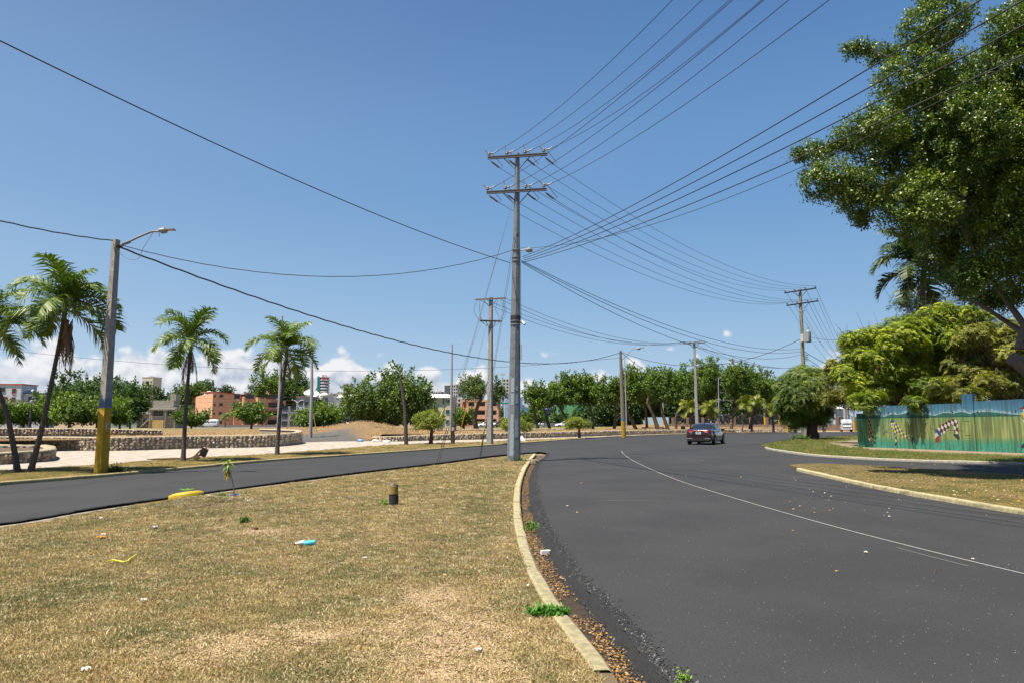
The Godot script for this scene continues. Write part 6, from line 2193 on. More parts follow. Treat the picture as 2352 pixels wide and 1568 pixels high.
	put("lantern", s, mat(Color(0.3, 0.33, 0.33), 0.4), o)
	k = 0
	for q: Array in [[682, 170.0, 903.0, true], [396, 165.0, 926.0, false]]:
		var d2: float = q[1]
		o = thing("street_lamp", ["pale double armed street lamp in front of the grey apartments", "pale single armed street lamp right of the yellow balconied house"][k], "street lamp", place_at(q[0], d2) + Vector3(0, 0.1, 0))
		var hy := top_of(924 if k == 0 else q[2], d2)
		s = Shape.new()
		s.tube([Vector3.ZERO, Vector3(0, hy, 0)], [0.17, 0.12], 8)
		put("post", s, concrete, o)
		s = Shape.new()
		for w: float in ([-1.0, 1.0] if q[3] else [-1.0]):
			s.tube([Vector3(0, hy - 0.1, 0), Vector3(w * 0.8, hy + 0.5, 0), Vector3(w * 1.5, hy + 0.6, 0)], [0.08, 0.08, 0.1], 6)
		put("lamp_arm", s, mat(Color(0.5, 0.5, 0.5), 0.6), o)
		k += 1
	f2 = place_at(109, 150)
	o = thing("utility_pole", "brown wooden utility pole with crooked arms beside the white house", "utility pole", f2)
	s = Shape.new()
	var hy2 := top_of(890, 150)
	s.tube([Vector3(-0.9, 0, 0), Vector3(0.15, hy2, 0)], [0.2, 0.14], 7)
	put("shaft", s, mat(Color(0.16, 0.11, 0.08), 0.9), o)
	s = Shape.new()
	s.box(Vector3(-0.2, hy2 - 1.6, 0.1), Vector3(4.6, 0.16, 0.16), Basis(Vector3.BACK, -0.05))
	s.box(Vector3(-0.4, hy2 - 3.3, 0.1), Vector3(3.6, 0.14, 0.14), Basis(Vector3.BACK, -0.03))
	put("cross_arm", s, mat(Color(0.09, 0.08, 0.08), 0.9), o)


func lamp_pole(label: String, u0: float, v0: float, d: float, u1: float, v1: float, w0: float, w1: float, sides: int, turn: float, m: Material, _x: float, bands: Array, arm: Array, key: String, near: bool) -> void:
	var foot := deep(u0, 965.5, d)
	foot.y = 0.06
	var o := thing("street_lamp_pole", label, "street lamp", foot)
	var head := deep(u1, v1, d) - foot
	var from := Vector3(0, -0.2, 0)
	var used: float = bands[-1][1]
	var lo := from
	for b: Array in bands:
		var hi := Vector3.ZERO.lerp(head, b[1])
		prism_pole(o, "yellow_band" if b[0] == 0.0 else "blue_band", lo, hi, lerpf(w0, w1, b[0]) + 0.006, lerpf(w0, w1, b[1]) + 0.006, sides, turn, mat(b[2], 0.85, "grain", 0.4, "stain", 1.6, 0.6))
		lo = hi
	prism_pole(o, "shaft", Vector3.ZERO.lerp(head, used), head, lerpf(w0, w1, used), w1, sides, turn, m)
	var pts := []
	for a: Array in arm:
		pts.append(deep(a[0], a[1], d) - foot + Vector3(0, 0, 0.1))
	var s := Shape.new()
	s.tube(dense(pts, 0.1), [0.032], 7)
	put("lamp_arm", s, mat(Color(0.20, 0.18, 0.175), 0.6), o)
	var e: Vector3 = pts[-1]
	var k := 1.0 if near else 1.6
	s = Shape.new()
	var along: Vector3 = (pts[-1] - pts[-2]).normalized()
	var b := Basis(along, Vector3.UP, along.cross(Vector3.UP).normalized())
	s.lathe(e + along * 0.12 * k, [Vector2(0.03, -0.07) * k, Vector2(0.13, -0.02) * k, Vector2(0.14, 0.06) * k, Vector2(0.0, 0.08) * k], 12)
	s.box(e + along * 0.30 * k + Vector3.UP * 0.045, Vector3(0.34 * k, 0.035, 0.2 * k), Basis(Vector3.BACK, 0.04))
	put("lamp_head", s, mat(Color(0.27, 0.27, 0.27), 0.5), o)
	s = Shape.new()
	s.lathe(e + along * 0.14 * k + Vector3.UP * 0.07 * k, [Vector2(0.035, 0), Vector2(0.035, 0.06), Vector2(0, 0.065)], 8)
	put("photocell", s, mat(Color(0.36, 0.40, 0.36), 0.5), o)
	if near:
		s = Shape.new()
		s.box(e + along * 0.34 * k + Vector3.UP * 0.024, Vector3(0.27, 0.006, 0.15))
		put("lamp_glass", s, mat(Color(0.52, 0.42, 0.26), 0.4), o)
		s = Shape.new()
		s.tube(dense([pts[1] + Vector3(0.05, -0.02, 0), pts[0].lerp(pts[1], 0.75) + Vector3(0, -0.42, 0), pts[0] + Vector3(0.55, -0.42, 0), pts[0] + Vector3(0.15, -0.36, 0), pts[0] + Vector3(-0.04, -0.18, 0)], 0.06), [0.009], 4, false)
		s.tube([e + Vector3(0.0, -0.05, 0), e + Vector3(0.02, -0.16, 0)], [0.012], 4)
		put("lamp_wire", s, mat(Color(0.16, 0.18, 0.22), 0.6), o)
		s = Shape.new()
		for j in 4:
			s.box(pts[0] + Vector3(0.1 + j * 0.06, 0.03 + j * 0.02, 0.03), Vector3(0.04, 0.06, 0.05), Basis(Vector3.BACK, 0.6))
		s.lathe(pts[0] + Vector3(-0.12, -0.03, -0.1), [Vector2(0.115, 0), Vector2(0.12, 0.03), Vector2(0.115, 0.05)], 8)
		put("clamp", s, mat(Color(0.03, 0.025, 0.03), 0.6), o)
		# the letter sprayed on its foot
		s = Shape.new()
		var n := Vector3(cos(0.353), 0, sin(0.353))
		var t := Vector3(n.z, 0, -n.x)
		var c := Vector3.ZERO.lerp(head, 0.195) + n * (lerpf(w0, w1, 0.195) * 0.5 + 0.008) + t * 0.02
		for g: Array in [[Vector2(-0.06, 0.12), Vector2(-0.045, -0.12)], [Vector2(0.05, 0.13), Vector2(-0.04, 0.0)], [Vector2(-0.04, 0.0), Vector2(0.06, -0.1)]]:
			var p0: Vector3 = c + t * g[0].x + Vector3.UP * g[0].y
			var p1: Vector3 = c + t * g[1].x + Vector3.UP * g[1].y
			var wv := Vector3.UP.cross(n) * 0.012
			s.quad(p0 - wv, p0 + wv, p1 + wv, p1 - wv)
		put("letter", s, mat(Color(0.5, 0.5, 0.5), 0.9), o)
	ties[key] = foot + head + Vector3(0.06, -0.15, 0.1)


# ---------------------------------------------------------------- cables
func cable(label: String, group: String, a: Vector3, b: Vector3, sag: float, r: float, m: Material, twist := 0.0) -> void:
	var n := clampi(int(a.distance_to(b) * (1.1 if twist == 0.0 else 4.0)), 16, 160)
	var pts := []
	var mid := a.lerp(b, 0.5)
	for k in n + 1:
		var t := float(k) / n
		var q := a.lerp(b, t) + Vector3.DOWN * sag * 4.0 * t * (1.0 - t) - mid
		if twist > 0.0:
			q += Vector3(0, sin(k * 1.9), cos(k * 1.9)) * twist
		pts.append(q)
	var s := Shape.new()
	s.tube(pts, [r], 4 if r < 0.02 else 6, false)
	tag(put("cable", s, m, null, mid), label, "cable", group)

func build_cables() -> void:
	var wire := mat(Color(0.030, 0.030, 0.034), 0.6)
	var brown := mat(Color(0.045, 0.035, 0.034), 0.6)
	var nth := ["first", "second", "third", "fourth"]
	var wires := "bare wires of the main utility pole"
	# over the road, up and out of the picture to the right
	var high := [Vector2(1545, 0), Vector2(1613, 0), Vector2(1676, 0), Vector2(1750, 0)]
	var low := [Vector2(1683, 0), Vector2(1755, 0), Vector2(1812, 0), Vector2(1905, 0)]
	for k in 4:
		var a: Vector3 = ties["main_high%d" % k] + Vector3(0.3, 0, 0.1)
		var c := aim(high[k], 10.9)
		cable("%s from left of four wires rising from the upper cross arm to the top" % nth[k], wires, a, through(a, c, 0.385, 2.15), 2.15, 0.0105, brown)
		a = ties["main_low%d" % k] + Vector3(0.3, 0, 0.1)
		c = aim(low[k], 9.5)
		cable("%s from left of four wires rising from the lower cross arm to the top" % nth[k], wires, a, through(a, c, 0.385, 1.9), 1.9, 0.0105, brown)
	# across the sky to the pole with the transformer
	for k in 4:
		cable("%s from left of four wires between upper cross arm and transformer pole" % nth[k], wires, ties["out_high%d" % k], ties["end_high%d" % k], 1.35, 0.0105, wire)
		cable("%s from left of four wires between lower cross arm and transformer pole" % nth[k], wires, ties["out_low%d" % k], ties["end_low%d" % k], 1.45, 0.0105, wire)
	# on from there, behind the yellow trees
	for k in 4:
		var a: Vector3 = ties["end_high%d" % k]
		cable("%s from left of four wires falling behind trees from transformer pole's top arm" % nth[k], wires, a, Vector3(64.0 + k * 0.7, 11.8, -130.0), 1.4, 0.014, wire)
		a = ties["end_low%d" % k]
		cable("%s from left of four wires falling behind trees from transformer pole's lower arm" % nth[k], wires, a, Vector3(64.0 + k * 0.7, 10.6, -130.0), 1.6, 0.014, wire)
	# insulated lines at two thirds of the main pole
	var hub := deep(1198, 597, 27.1)
	var lines := "insulated lines at two thirds of the main pole"
	var ways := [[Vector2(1196, 570), Vector2(1840, 385), 7.9], [Vector2(1200, 590), Vector2(2253, 0), 7.6], [Vector2(1202, 594), Vector2(2300, 30), 7.4], [Vector2(1204, 598), Vector2(2320, 75), 7.3], [Vector2(1204, 602), Vector2(2345, 130), 7.2]]
	for k in 5:
		var a := deep(ways[k][0].x, ways[k][0].y, 27.1)
		var c := aim(ways[k][1], ways[k][2] - 0.75)
		var to := through(a, c, 0.53 if k else 0.67, 1.0)
		cable(["thin flat line from the main pole behind the big tree's leftmost twigs", "highest of the dark lines rising from the main pole across the big tree", "second highest of the dark lines rising across the big tree", "third highest of the dark lines rising across the big tree", "lowest of the dark lines rising across the big tree"][k], lines, a, to, 1.0, 0.012 if k else 0.008, wire)
	for k in 3:
		cable("%s from top of three lines between main pole clamp and transformer pole" % ["first", "second", "third"][k], lines, hub + Vector3(0, -0.03 - k * 0.04, 0), ties["end_drop%d" % (k + 1)], [1.25, 1.4, 1.75][k], 0.014, wire)
	# to the left
	var a0 := deep(1172, 604, 27.2)
	var c0 := aim(Vector2(0, 94), 7.75)
	cable("black cable sweeping from the main pole to the upper left corner", lines, a0, through(a0, c0, 0.6, 0.8), 0.8, 0.014, wire)
	cable("sagging cable between the main pole and the street lamp pole on the left", lines, deep(1174, 576, 27.2), ties["lamp_a"], 1.05, 0.013, wire, 0.004)
	var c1 := aim(Vector2(0, 511), 6.5)
	cable("twisted cable leaving the left street lamp pole for the left edge", lines, ties["lamp_a"] + Vector3(-0.1, 0.1, 0), through(ties["lamp_a"], c1, 0.45, 0.25), 0.25, 0.018, wire, 0.008)
	cable("heavy twisted cable hanging from the left street lamp pole to the wooden one", lines, ties["lamp_a"] + Vector3(0.05, -0.08, 0), ties["lamp_b"], 2.2, 0.027, wire, 0.012)
	var c2 := deep(50, 768, 60.0)
	var b2: Vector3 = ties["lamp_b"] + Vector3(-0.1, -0.55, 0)
	cable("thin line behind the palms from the left edge to the wooden lamp pole", lines, c2 + (c2 - b2) * 0.25, b2, 2.35, 0.015, wire)
	cable("twisted cable from the wooden lamp pole to the transformer pole", lines, ties["lamp_b"], ties["end_drop0"], 1.9, 0.026, wire, 0.01)
	cable("cable falling from the wooden lamp pole behind the grove", lines, ties["lamp_b"] + Vector3(0.1, -0.1, 0), deep(1545, 872, 97.0), 0.6, 0.024, wire)
	cable("line leaving the transformer can for the right", lines, deep(1858, 774, 60.0), deep(1985, 776, 64.0), 0.25, 0.014, wire)
	cable("upper line from the transformer pole's foot clamps behind the yellow trees", lines, ties["end_drop2"], deep(1990, 868, 84.0), 0.4, 0.024, wire)
	cable("lower line from the transformer pole's foot clamps behind the yellow trees", lines, ties["end_drop3"] + Vector3(0, -0.2, 0), deep(1980, 880, 84.0), 0.5, 0.02, wire)
	# between the two square concrete poles
	for k in 4:
		cable("%s wire from the left between the two square concrete poles" % nth[k], wires, ties["grey%d" % k], ties["far%d" % k], [1.4, 1.25, 1.5, 1.3][k], 0.014, wire)
		if k < 3:
			cable("%s wire from the left going on from the far square concrete pole" % nth[k], wires, ties["far%d" % k], deep(1818 + k * 6, 844, 88.0 + k), 0.9, 0.016, wire)
	# service lines over the park, far behind
	var far := "thin lines strung across the background"
	k_lines(far, wire)
	# guy wires of the main pole
	var guys := "guy wires of the main utility pole"
	var steel := mat(Color(0.20, 0.21, 0.23), 0.5)
	for q: Array in [["outer left guy wire of the main pole, anchored in the lawn", 1176, 470, 27.0, 1003, 1062], ["second guy wire of the main pole, anchored beside the outer one", 1180, 455, 27.0, 1008, 1062], ["third guy wire of the main pole, anchored before the concrete pole", 1181, 540, 27.0, 1102, 1048], ["inner guy wire of the main pole, anchored before the concrete pole", 1183, 550, 27.0, 1104, 1048]]:
		var top := deep(q[1], q[2], q[3])
		var foot := spot(q[4], q[5], -0.03)
		var s := Shape.new()
		s.tube([Vector3.ZERO, top - foot], [0.0075], 4, false)
		var o := put("guy_wire", s, steel, null, foot)
		tag(o, q[0], "guy wire", guys)
		s = Shape.new()
		s.tube([Vector3.ZERO, (top - foot) * 0.055, (top - foot) * 0.06, (top - foot) * 0.13], [0.011, 0.011, 0.018, 0.014], 5)
		put("anchor_grip", s, mat(Color(0.05, 0.05, 0.055), 0.6), o)
	# the guys of the grey concrete pole with their yellow guards
	for q: Array in [["guy wire with a bright yellow guard left of the concrete pole", 1108, 740, 46.0, 983, 1020, 46.0, 0.0, 0.42], ["thin guy wire with a yellow guard behind the concrete pole", 1118, 742, 46.2, 1056, 1003, 62.0, 0.02, 0.40]]:
		var top := deep(q[1], q[2], q[3])
		var foot := deep(q[4], q[5], q[6])
		foot.y = 0.06 if q[6] < 50 else 0.45
		var s := Shape.new()
		s.tube([Vector3.ZERO, top - foot], [0.009], 4, false)
		var o := put("guy_wire", s, steel, null, foot)
		tag(o, q[0], "guy wire", "guy wires of the grey concrete pole")
		s = Shape.new()
		s.tube([(top - foot) * 0.05, (top - foot) * 0.29], [0.035, 0.035], 6)
		put("yellow_guard", s, mat(Color(0.62, 0.44, 0.02), 0.6), o)
	# leaning sticks in the straw
	var k := 0
	for q: Array in [[720, 983, 727, 998, 62.0], [657, 983, 668, 945, 66.0]]:
		var s := Shape.new()
		var foot := deep(q[2] if k == 0 else q[0], 1000, q[4])
		foot = Vector3(foot.x, park_height(foot.x, foot.z), foot.z)
		var top := deep(719 if k == 0 else 669, 948, q[4])
		s.tube([Vector3.ZERO, top - foot], [0.035, 0.03], 5)
		tag(put("stick", s, mat(Color(0.40, 0.30, 0.10), 0.8), null, foot), ["yellowish stick leaning in the straw behind the gravel", "yellowish stick leaning behind the stone wall's curved end"][k], "stick", "sticks leaning in the park")
		k += 1

# the far end of a cable from a that passes through c at the share t of its way
func through(a: Vector3, c: Vector3, t: float, sag: float) -> Vector3:
	return a + (c + Vector3.UP * sag * 4.0 * t * (1.0 - t) - a) / t

# the point of the level h on the sight line of that picture point
func aim(q: Vector2, h: float) -> Vector3:
	var r := ray(q.x, q.y)
	return Vector3(0, EYE, 0) + r * ((h - EYE) / r.y)

func k_lines(group: String, m: Material) -> void:
	var k := 0
	for q: Array in [[60, 893, 460, 932, 140.0, "upper far line before the dark tree on the left"], [60, 905, 455, 938, 140.0, "second far line before the dark tree on the left"], [120, 922, 460, 944, 138.0, "lowest far line before the dark tree on the left"], [455, 914, 700, 908, 160.0, "upper far line across the orange block"], [455, 922, 700, 916, 160.0, "middle far line across the orange block"], [455, 936, 700, 924, 160.0, "lower far line across the orange block"], [660, 912, 815, 922, 165.0, "far line in front of the grey apartments"], [1560, 928, 1660, 940, 110.0, "grey line through the grove's shade"], [1655, 918, 1800, 905, 110.0, "grey line from the slender white pole to the right"]]:
		cable(q[5], group, deep(q[0], q[1], q[4]), deep(q[2], q[3], q[4] + 8.0), 0.35, 0.03, mat(Color(0.22, 0.22, 0.22), 0.6) if k in [0, 1, 2, 7, 8] else m)
		k += 1


# ---------------------------------------------------------------- vehicles
func hull(stations: Array, section: Callable) -> Shape:
	var s := Shape.new()
	var rows := []
	for q: Array in stations:
		rows.append(section.call(q))
	s.grid(rows)
	for e: int in [0, rows.size() - 1]:
		var k := s.v.size()
		var row: PackedVector3Array = rows[e]
		for p in row:
			s.p(p)
		for j in range(1, row.size() - 1):
			s.i.append_array([k, k + j, k + j + 1])
	return s

func wheel(o: Node3D, at: Vector3, side: float, r: float, spokes := true) -> void:
	var b := Basis(Vector3.BACK, -PI * 0.5 * side)
	var t := Shape.new()
	t.lathe(Vector3.ZERO, [Vector2(r * 0.62, -0.19), Vector2(r * 0.9, -0.2), Vector2(r, -0.17), Vector2(r, -0.03), Vector2(r * 0.94, 0.005), Vector2(r * 0.66, 0.0)], 22, b)
	var w := put("wheel", t, mat(Color(0.016, 0.016, 0.017), 0.85), o, at)
	var m := Shape.new()
	m.lathe(Vector3.ZERO, [Vector2(r * 0.66, -0.002), Vector2(r * 0.60, -0.03), Vector2(r * 0.55, -0.05)], 22, b)
	if spokes:
		for k in 8:
			var g := TAU * k / 8.0
			var d := b * Vector3(cos(g), 0, sin(g))
			m.tube([b * Vector3(0, -0.02, 0), d * r * 0.62 + b * Vector3(0, -0.015, 0)], [0.022, 0.03], 4)
	m.lathe(Vector3.ZERO, [Vector2(r * 0.16, -0.01), Vector2(0, -0.005)], 10, b)
	put("rim", m, glossy(Color(0.55, 0.56, 0.58), 0.3, 0.6), w)
	var d := Shape.new()
	d.lathe(Vector3.ZERO, [Vector2(r * 0.6, -0.07), Vector2(0, -0.07)], 16, b)
	put("brake_disc", d, mat(Color(0.03, 0.03, 0.03), 0.6), w)

func sedan(o: Node3D, paint: Material) -> void:
	var body := hull([[2.28, 0.66, 0.44, 0.94, 0.60], [2.25, 0.78, 0.36, 0.99, 0.69], [2.14, 0.85, 0.29, 1.03, 0.75], [1.75, 0.89, 0.25, 1.045, 0.78], [1.2, 0.90, 0.21, 1.01, 0.80], [0.3, 0.90, 0.19, 0.96, 0.81], [-0.8, 0.90, 0.19, 0.94, 0.80], [-1.2, 0.895, 0.21, 0.92, 0.77], [-1.9, 0.87, 0.24, 0.80, 0.70], [-2.2, 0.78, 0.30, 0.68, 0.60], [-2.28, 0.6, 0.40, 0.58, 0.5]], func(q: Array) -> PackedVector3Array:
		var w: float = q[1]
		var y0: float = q[2]
		var y1: float = q[3]
		var row := PackedVector3Array()
		for p: Vector2 in [Vector2(w * 0.88, y0), Vector2(w * 0.985, y0 + 0.10), Vector2(w, lerpf(y0, y1, 0.48)), Vector2(w * 0.985, lerpf(y0, y1, 0.66)), Vector2(w * 0.97, y1 - 0.10), Vector2(q[4], y1), Vector2(q[4] * 0.5, y1 + 0.02)]:
			row.append(Vector3(p.x, p.y, q[0]))
		row.append(Vector3(0, y1 + 0.025, q[0]))
		for k in 7:
			row.append(Vector3(-row[6 - k].x, row[6 - k].y, q[0]))
		return row)
	put("body", body, paint, o)
	var glass := glossy(Color(0.012, 0.013, 0.016), 0.06)
	var cabin := [[1.66, 1.035, 0.70, 0.66, 1.03], [1.25, 1.20, 0.77, 0.60, 1.0], [0.85, 1.345, 0.80, 0.575, 0.98], [0.55, 1.42, 0.81, 0.57, 0.965], [0.1, 1.45, 0.81, 0.575, 0.95], [-0.4, 1.425, 0.81, 0.57, 0.94], [-0.8, 1.22, 0.79, 0.62, 0.93], [-1.2, 0.95, 0.76, 0.68, 0.915]]
	var shell := func(q: Array) -> PackedVector3Array:
		var row := PackedVector3Array()
		for p: Vector2 in [Vector2(q[2], q[4]), Vector2(lerpf(q[2], q[3], 0.5), lerpf(q[4], q[1], 0.5)), Vector2(q[3] + 0.02, q[1] - 0.05), Vector2(q[3] - 0.06, q[1] - 0.008), Vector2(0, q[1] + 0.012)]:
			row.append(Vector3(p.x, p.y, q[0]))
		for k in 4:
			row.append(Vector3(-row[3 - k].x, row[3 - k].y, q[0]))
		return row
	put("windows", hull(cabin, shell), glass, o)
	var roof := []
	for q: Array in [[0.86, 1.352, 0.80, 0.58, 0.98], [0.55, 1.428, 0.81, 0.575, 0.965], [0.1, 1.458, 0.81, 0.58, 0.95], [-0.4, 1.433, 0.81, 0.575, 0.94]]:
		var row := PackedVector3Array()
		for x: float in [q[3] + 0.028, q[3] - 0.058, 0.0, -q[3] + 0.058, -q[3] - 0.028]:
			row.append(Vector3(x, q[1] - (0.05 if absf(x) > q[3] else (0.002 if x != 0.0 else -0.016)), q[0]))
		roof.append(row)
	var s := Shape.new()
	s.grid(roof)
	put("roof", s, paint, o)
	for w: float in [-1.0, 1.0]:
		s = Shape.new()
		s.quad(Vector3(w * 0.715, 1.035, 1.68), Vector3(w * 0.612, 1.31, 0.90), Vector3(w * 0.617, 1.30, 0.68), Vector3(w * 0.80, 1.0, 1.12))
		s.quad(Vector3(w * 0.615, 1.385, -0.36), Vector3(w * 0.625, 1.385, -0.46), Vector3(w * 0.785, 0.93, -1.22), Vector3(w * 0.79, 0.93, -1.08))
		s.quad(Vector3(w * 0.607, 1.40, 0.14), Vector3(w * 0.607, 1.40, 0.06), Vector3(w * 0.822, 0.95, 0.02), Vector3(w * 0.822, 0.95, 0.16))
		put("pillar", s, paint, o)
		s = Shape.new()
		s.box(Vector3(w * 0.98, 0.99, -0.72), Vector3(0.2, 0.14, 0.12))
		s.sphere(Vector3(w * 1.0, 0.99, -0.75), Vector3(0.13, 0.085, 0.09))
		put("mirror", s, paint, o)
		s = Shape.new()
		s.quad(Vector3(w * 0.28, 0.93, 2.295), Vector3(w * 0.64, 0.965, 2.275), Vector3(w * 0.66, 0.87, 2.285), Vector3(w * 0.36, 0.86, 2.30))
		s.quad(Vector3(w * 0.64, 0.965, 2.275), Vector3(w * 0.845, 0.955, 2.05), Vector3(w * 0.865, 0.885, 2.08), Vector3(w * 0.66, 0.87, 2.285))
		s.quad(Vector3(w * 0.845, 0.955, 2.05), Vector3(w * 0.89, 0.93, 1.86), Vector3(w * 0.895, 0.905, 1.9), Vector3(w * 0.865, 0.885, 2.08))
		put("tail_light", s, glossy(Color(0.42, 0.008, 0.012), 0.12), o)
		s = Shape.new()
		s.quad(Vector3(w * 0.42, 0.858, 2.302), Vector3(w * 0.62, 0.866, 2.29), Vector3(w * 0.60, 0.84, 2.295), Vector3(w * 0.44, 0.84, 2.303))
		s.box(Vector3(w * 0.60, 0.425, 2.262), Vector3(0.36, 0.022, 0.05))
		put("reflector", s, glossy(Color(0.7, 0.7, 0.7), 0.2, 0.5), o)
		for z: float in [1.37, -1.33]:
			s = Shape.new()
			s.lathe(Vector3(w * 0.872, 0.335, z), [Vector2(0.0, 0.034), Vector2(0.37, 0.034), Vector2(0.385, 0.0)], 20, Basis(Vector3.BACK, -PI * 0.5 * w))
			put("wheel_arch", s, mat(Color(0.01, 0.01, 0.01), 0.8), o)
			wheel(o, Vector3(w * 0.915, 0.315, z), w, 0.315)
		s = Shape.new()
		s.box(Vector3(w * 0.905, 0.72, 0.55), Vector3(0.03, 0.03, 0.18))
		s.box(Vector3(w * 0.905, 0.72, -0.45), Vector3(0.03, 0.03, 0.18))
		put("door_handle", s, paint, o)
	s = Shape.new()
	s.box(Vector3(0, 0.36, 2.16), Vector3(1.42, 0.16, 0.24))
	s.box(Vector3(0, 0.24, 1.9), Vector3(1.3, 0.1, 0.5))
	s.box(Vector3(-0.05, 0.20, 1.5), Vector3(0.4, 0.12, 0.3))
	put("lower_bumper", s, mat(Color(0.012, 0.012, 0.013), 0.7), o)
	s = Shape.new()
	s.box(Vector3(0, 0.66, 2.272), Vector3(1.10, 0.09, 0.05))
	put("boot_recess", s, mat(Color(0.008, 0.004, 0.006), 0.4), o)
	s = Shape.new()
	s.box(Vector3(0, 0.80, 2.298), Vector3(0.34, 0.165, 0.012))
	var plate := put("number_plate", s, mat(Color(0.60, 0.66, 0.62), 0.6), o)
	s = Shape.new()
	s.box(Vector3(0, 0.865, 2.306), Vector3(0.16, 0.018, 0.004))
	for k in 7:
		s.box(Vector3(-0.126 + k * 0.042, 0.80, 2.306), Vector3(0.028, 0.075, 0.004))
	put("plate_characters", s, mat(Color(0.05, 0.09, 0.07), 0.8), plate)
	s = Shape.new()
	s.sphere(Vector3(0, 0.955, 2.272), Vector3(0.065, 0.035, 0.02))
	s.box(Vector3(-0.50, 0.735, 2.285), Vector3(0.15, 0.022, 0.01))
	put("badge", s, glossy(Color(0.75, 0.75, 0.76), 0.15, 0.9), o)
	s = Shape.new()
	s.tube([Vector3(0, 1.46, 0.45), Vector3(0, 1.53, 0.52)], [0.03, 0.01], 5)
	put("aerial", s, mat(Color(0.01, 0.01, 0.01), 0.6), o)

func minivan(o: Node3D, paint: Material, long := 3.3, tall := 1.78, lights := true) -> void:
	var e := long * 0.5
	var body := hull([[e, 0.66, 0.36, tall - 0.22, 0.52], [e - 0.04, 0.72, 0.28, tall - 0.08, 0.57], [e - 0.3, 0.735, 0.26, tall, 0.58], [0.0, 0.74, 0.24, tall, 0.59], [-e + 0.95, 0.74, 0.24, tall - 0.03, 0.58], [-e + 0.35, 0.735, 0.25, tall - 0.75, 0.62], [-e + 0.03, 0.71, 0.28, tall - 0.95, 0.62], [-e, 0.66, 0.36, tall - 1.05, 0.58]], func(q: Array) -> PackedVector3Array:
		var w: float = q[1]
		var row := PackedVector3Array()
		for p: Vector2 in [Vector2(w * 0.9, q[2]), Vector2(w, q[2] + 0.12), Vector2(w, lerpf(q[2], q[3], 0.5)), Vector2(lerpf(w, q[4], 0.5), q[3] - 0.16), Vector2(q[4], q[3]), Vector2(0, q[3] + 0.04)]:
			row.append(Vector3(p.x, p.y, q[0]))
		for k in 5:
			row.append(Vector3(-row[4 - k].x, row[4 - k].y, q[0]))
		return row)
	put("body", body, paint, o)
	var glass := glossy(Color(0.05, 0.06, 0.065), 0.05)
	var y := tall
	var s := Shape.new()
	s.quad(Vector3(-0.50, y - 0.20, e - 0.025), Vector3(0.50, y - 0.20, e - 0.025), Vector3(0.62, y - 0.72, e + 0.012), Vector3(-0.62, y - 0.72, e + 0.012))
	put("rear_window", s, glass, o)
	for w: float in [-1.0, 1.0]:
		for q: Vector2 in [Vector2(e - 0.25, e - 1.0), Vector2(e - 1.05, e - 1.8), Vector2(e - 1.9, -e + 0.75)]:
			s = Shape.new()
			s.quad(Vector3(w * 0.63, y - 0.16, q.x), Vector3(w * 0.63, y - 0.16, q.y), Vector3(w * 0.752, y - 0.70, q.y), Vector3(w * 0.752, y - 0.70, q.x))
			put("side_window", s, glass, o)
		s = Shape.new()
		s.box(Vector3(w * 0.60, 0.86, e + 0.0), Vector3(0.20, 0.11, 0.05))
		put("tail_light", s, glossy(Color(0.45, 0.02, 0.02), 0.15), o)
		s = Shape.new()
		s.box(Vector3(w * 0.52, 0.855, e + 0.005), Vector3(0.07, 0.07, 0.05))
		put("reverse_light", s, glossy(Color(0.75, 0.7, 0.65), 0.15), o)
		for z: float in [e - 0.65, -e + 0.6]:
			wheel(o, Vector3(w * 0.745, 0.27, z), w, 0.27, false)
		s = Shape.new()
		s.box(Vector3(w * 0.85, y - 0.75, -e + 0.75), Vector3(0.12, 0.2, 0.08))
		put("mirror", s, mat(Color(0.02, 0.02, 0.02), 0.5), o)
	s = Shape.new()
	s.box(Vector3(0, 0.60, e + 0.01), Vector3(1.02, 0.16, 0.05))
	put("dark_panel", s, mat(Color(0.02, 0.02, 0.022), 0.5), o)
	s = Shape.new()
	s.box(Vector3(0, 0.42, e + 0.02), Vector3(1.36, 0.12, 0.12))
	s.box(Vector3(0, 0.72, e + 0.02), Vector3(1.34, 0.035, 0.07))
	put("bumper", s, paint, o)
	s = Shape.new()
	s.tube([Vector3(-0.2, y - 0.68, e + 0.02), Vector3(0.15, y - 0.62, e + 0.015)], [0.01], 4)
	s.box(Vector3(0.0, y + 0.05, e - 0.5), Vector3(0.5, 0.07, 0.5))
	put("wiper", s, mat(Color(0.02, 0.02, 0.02), 0.6), o)

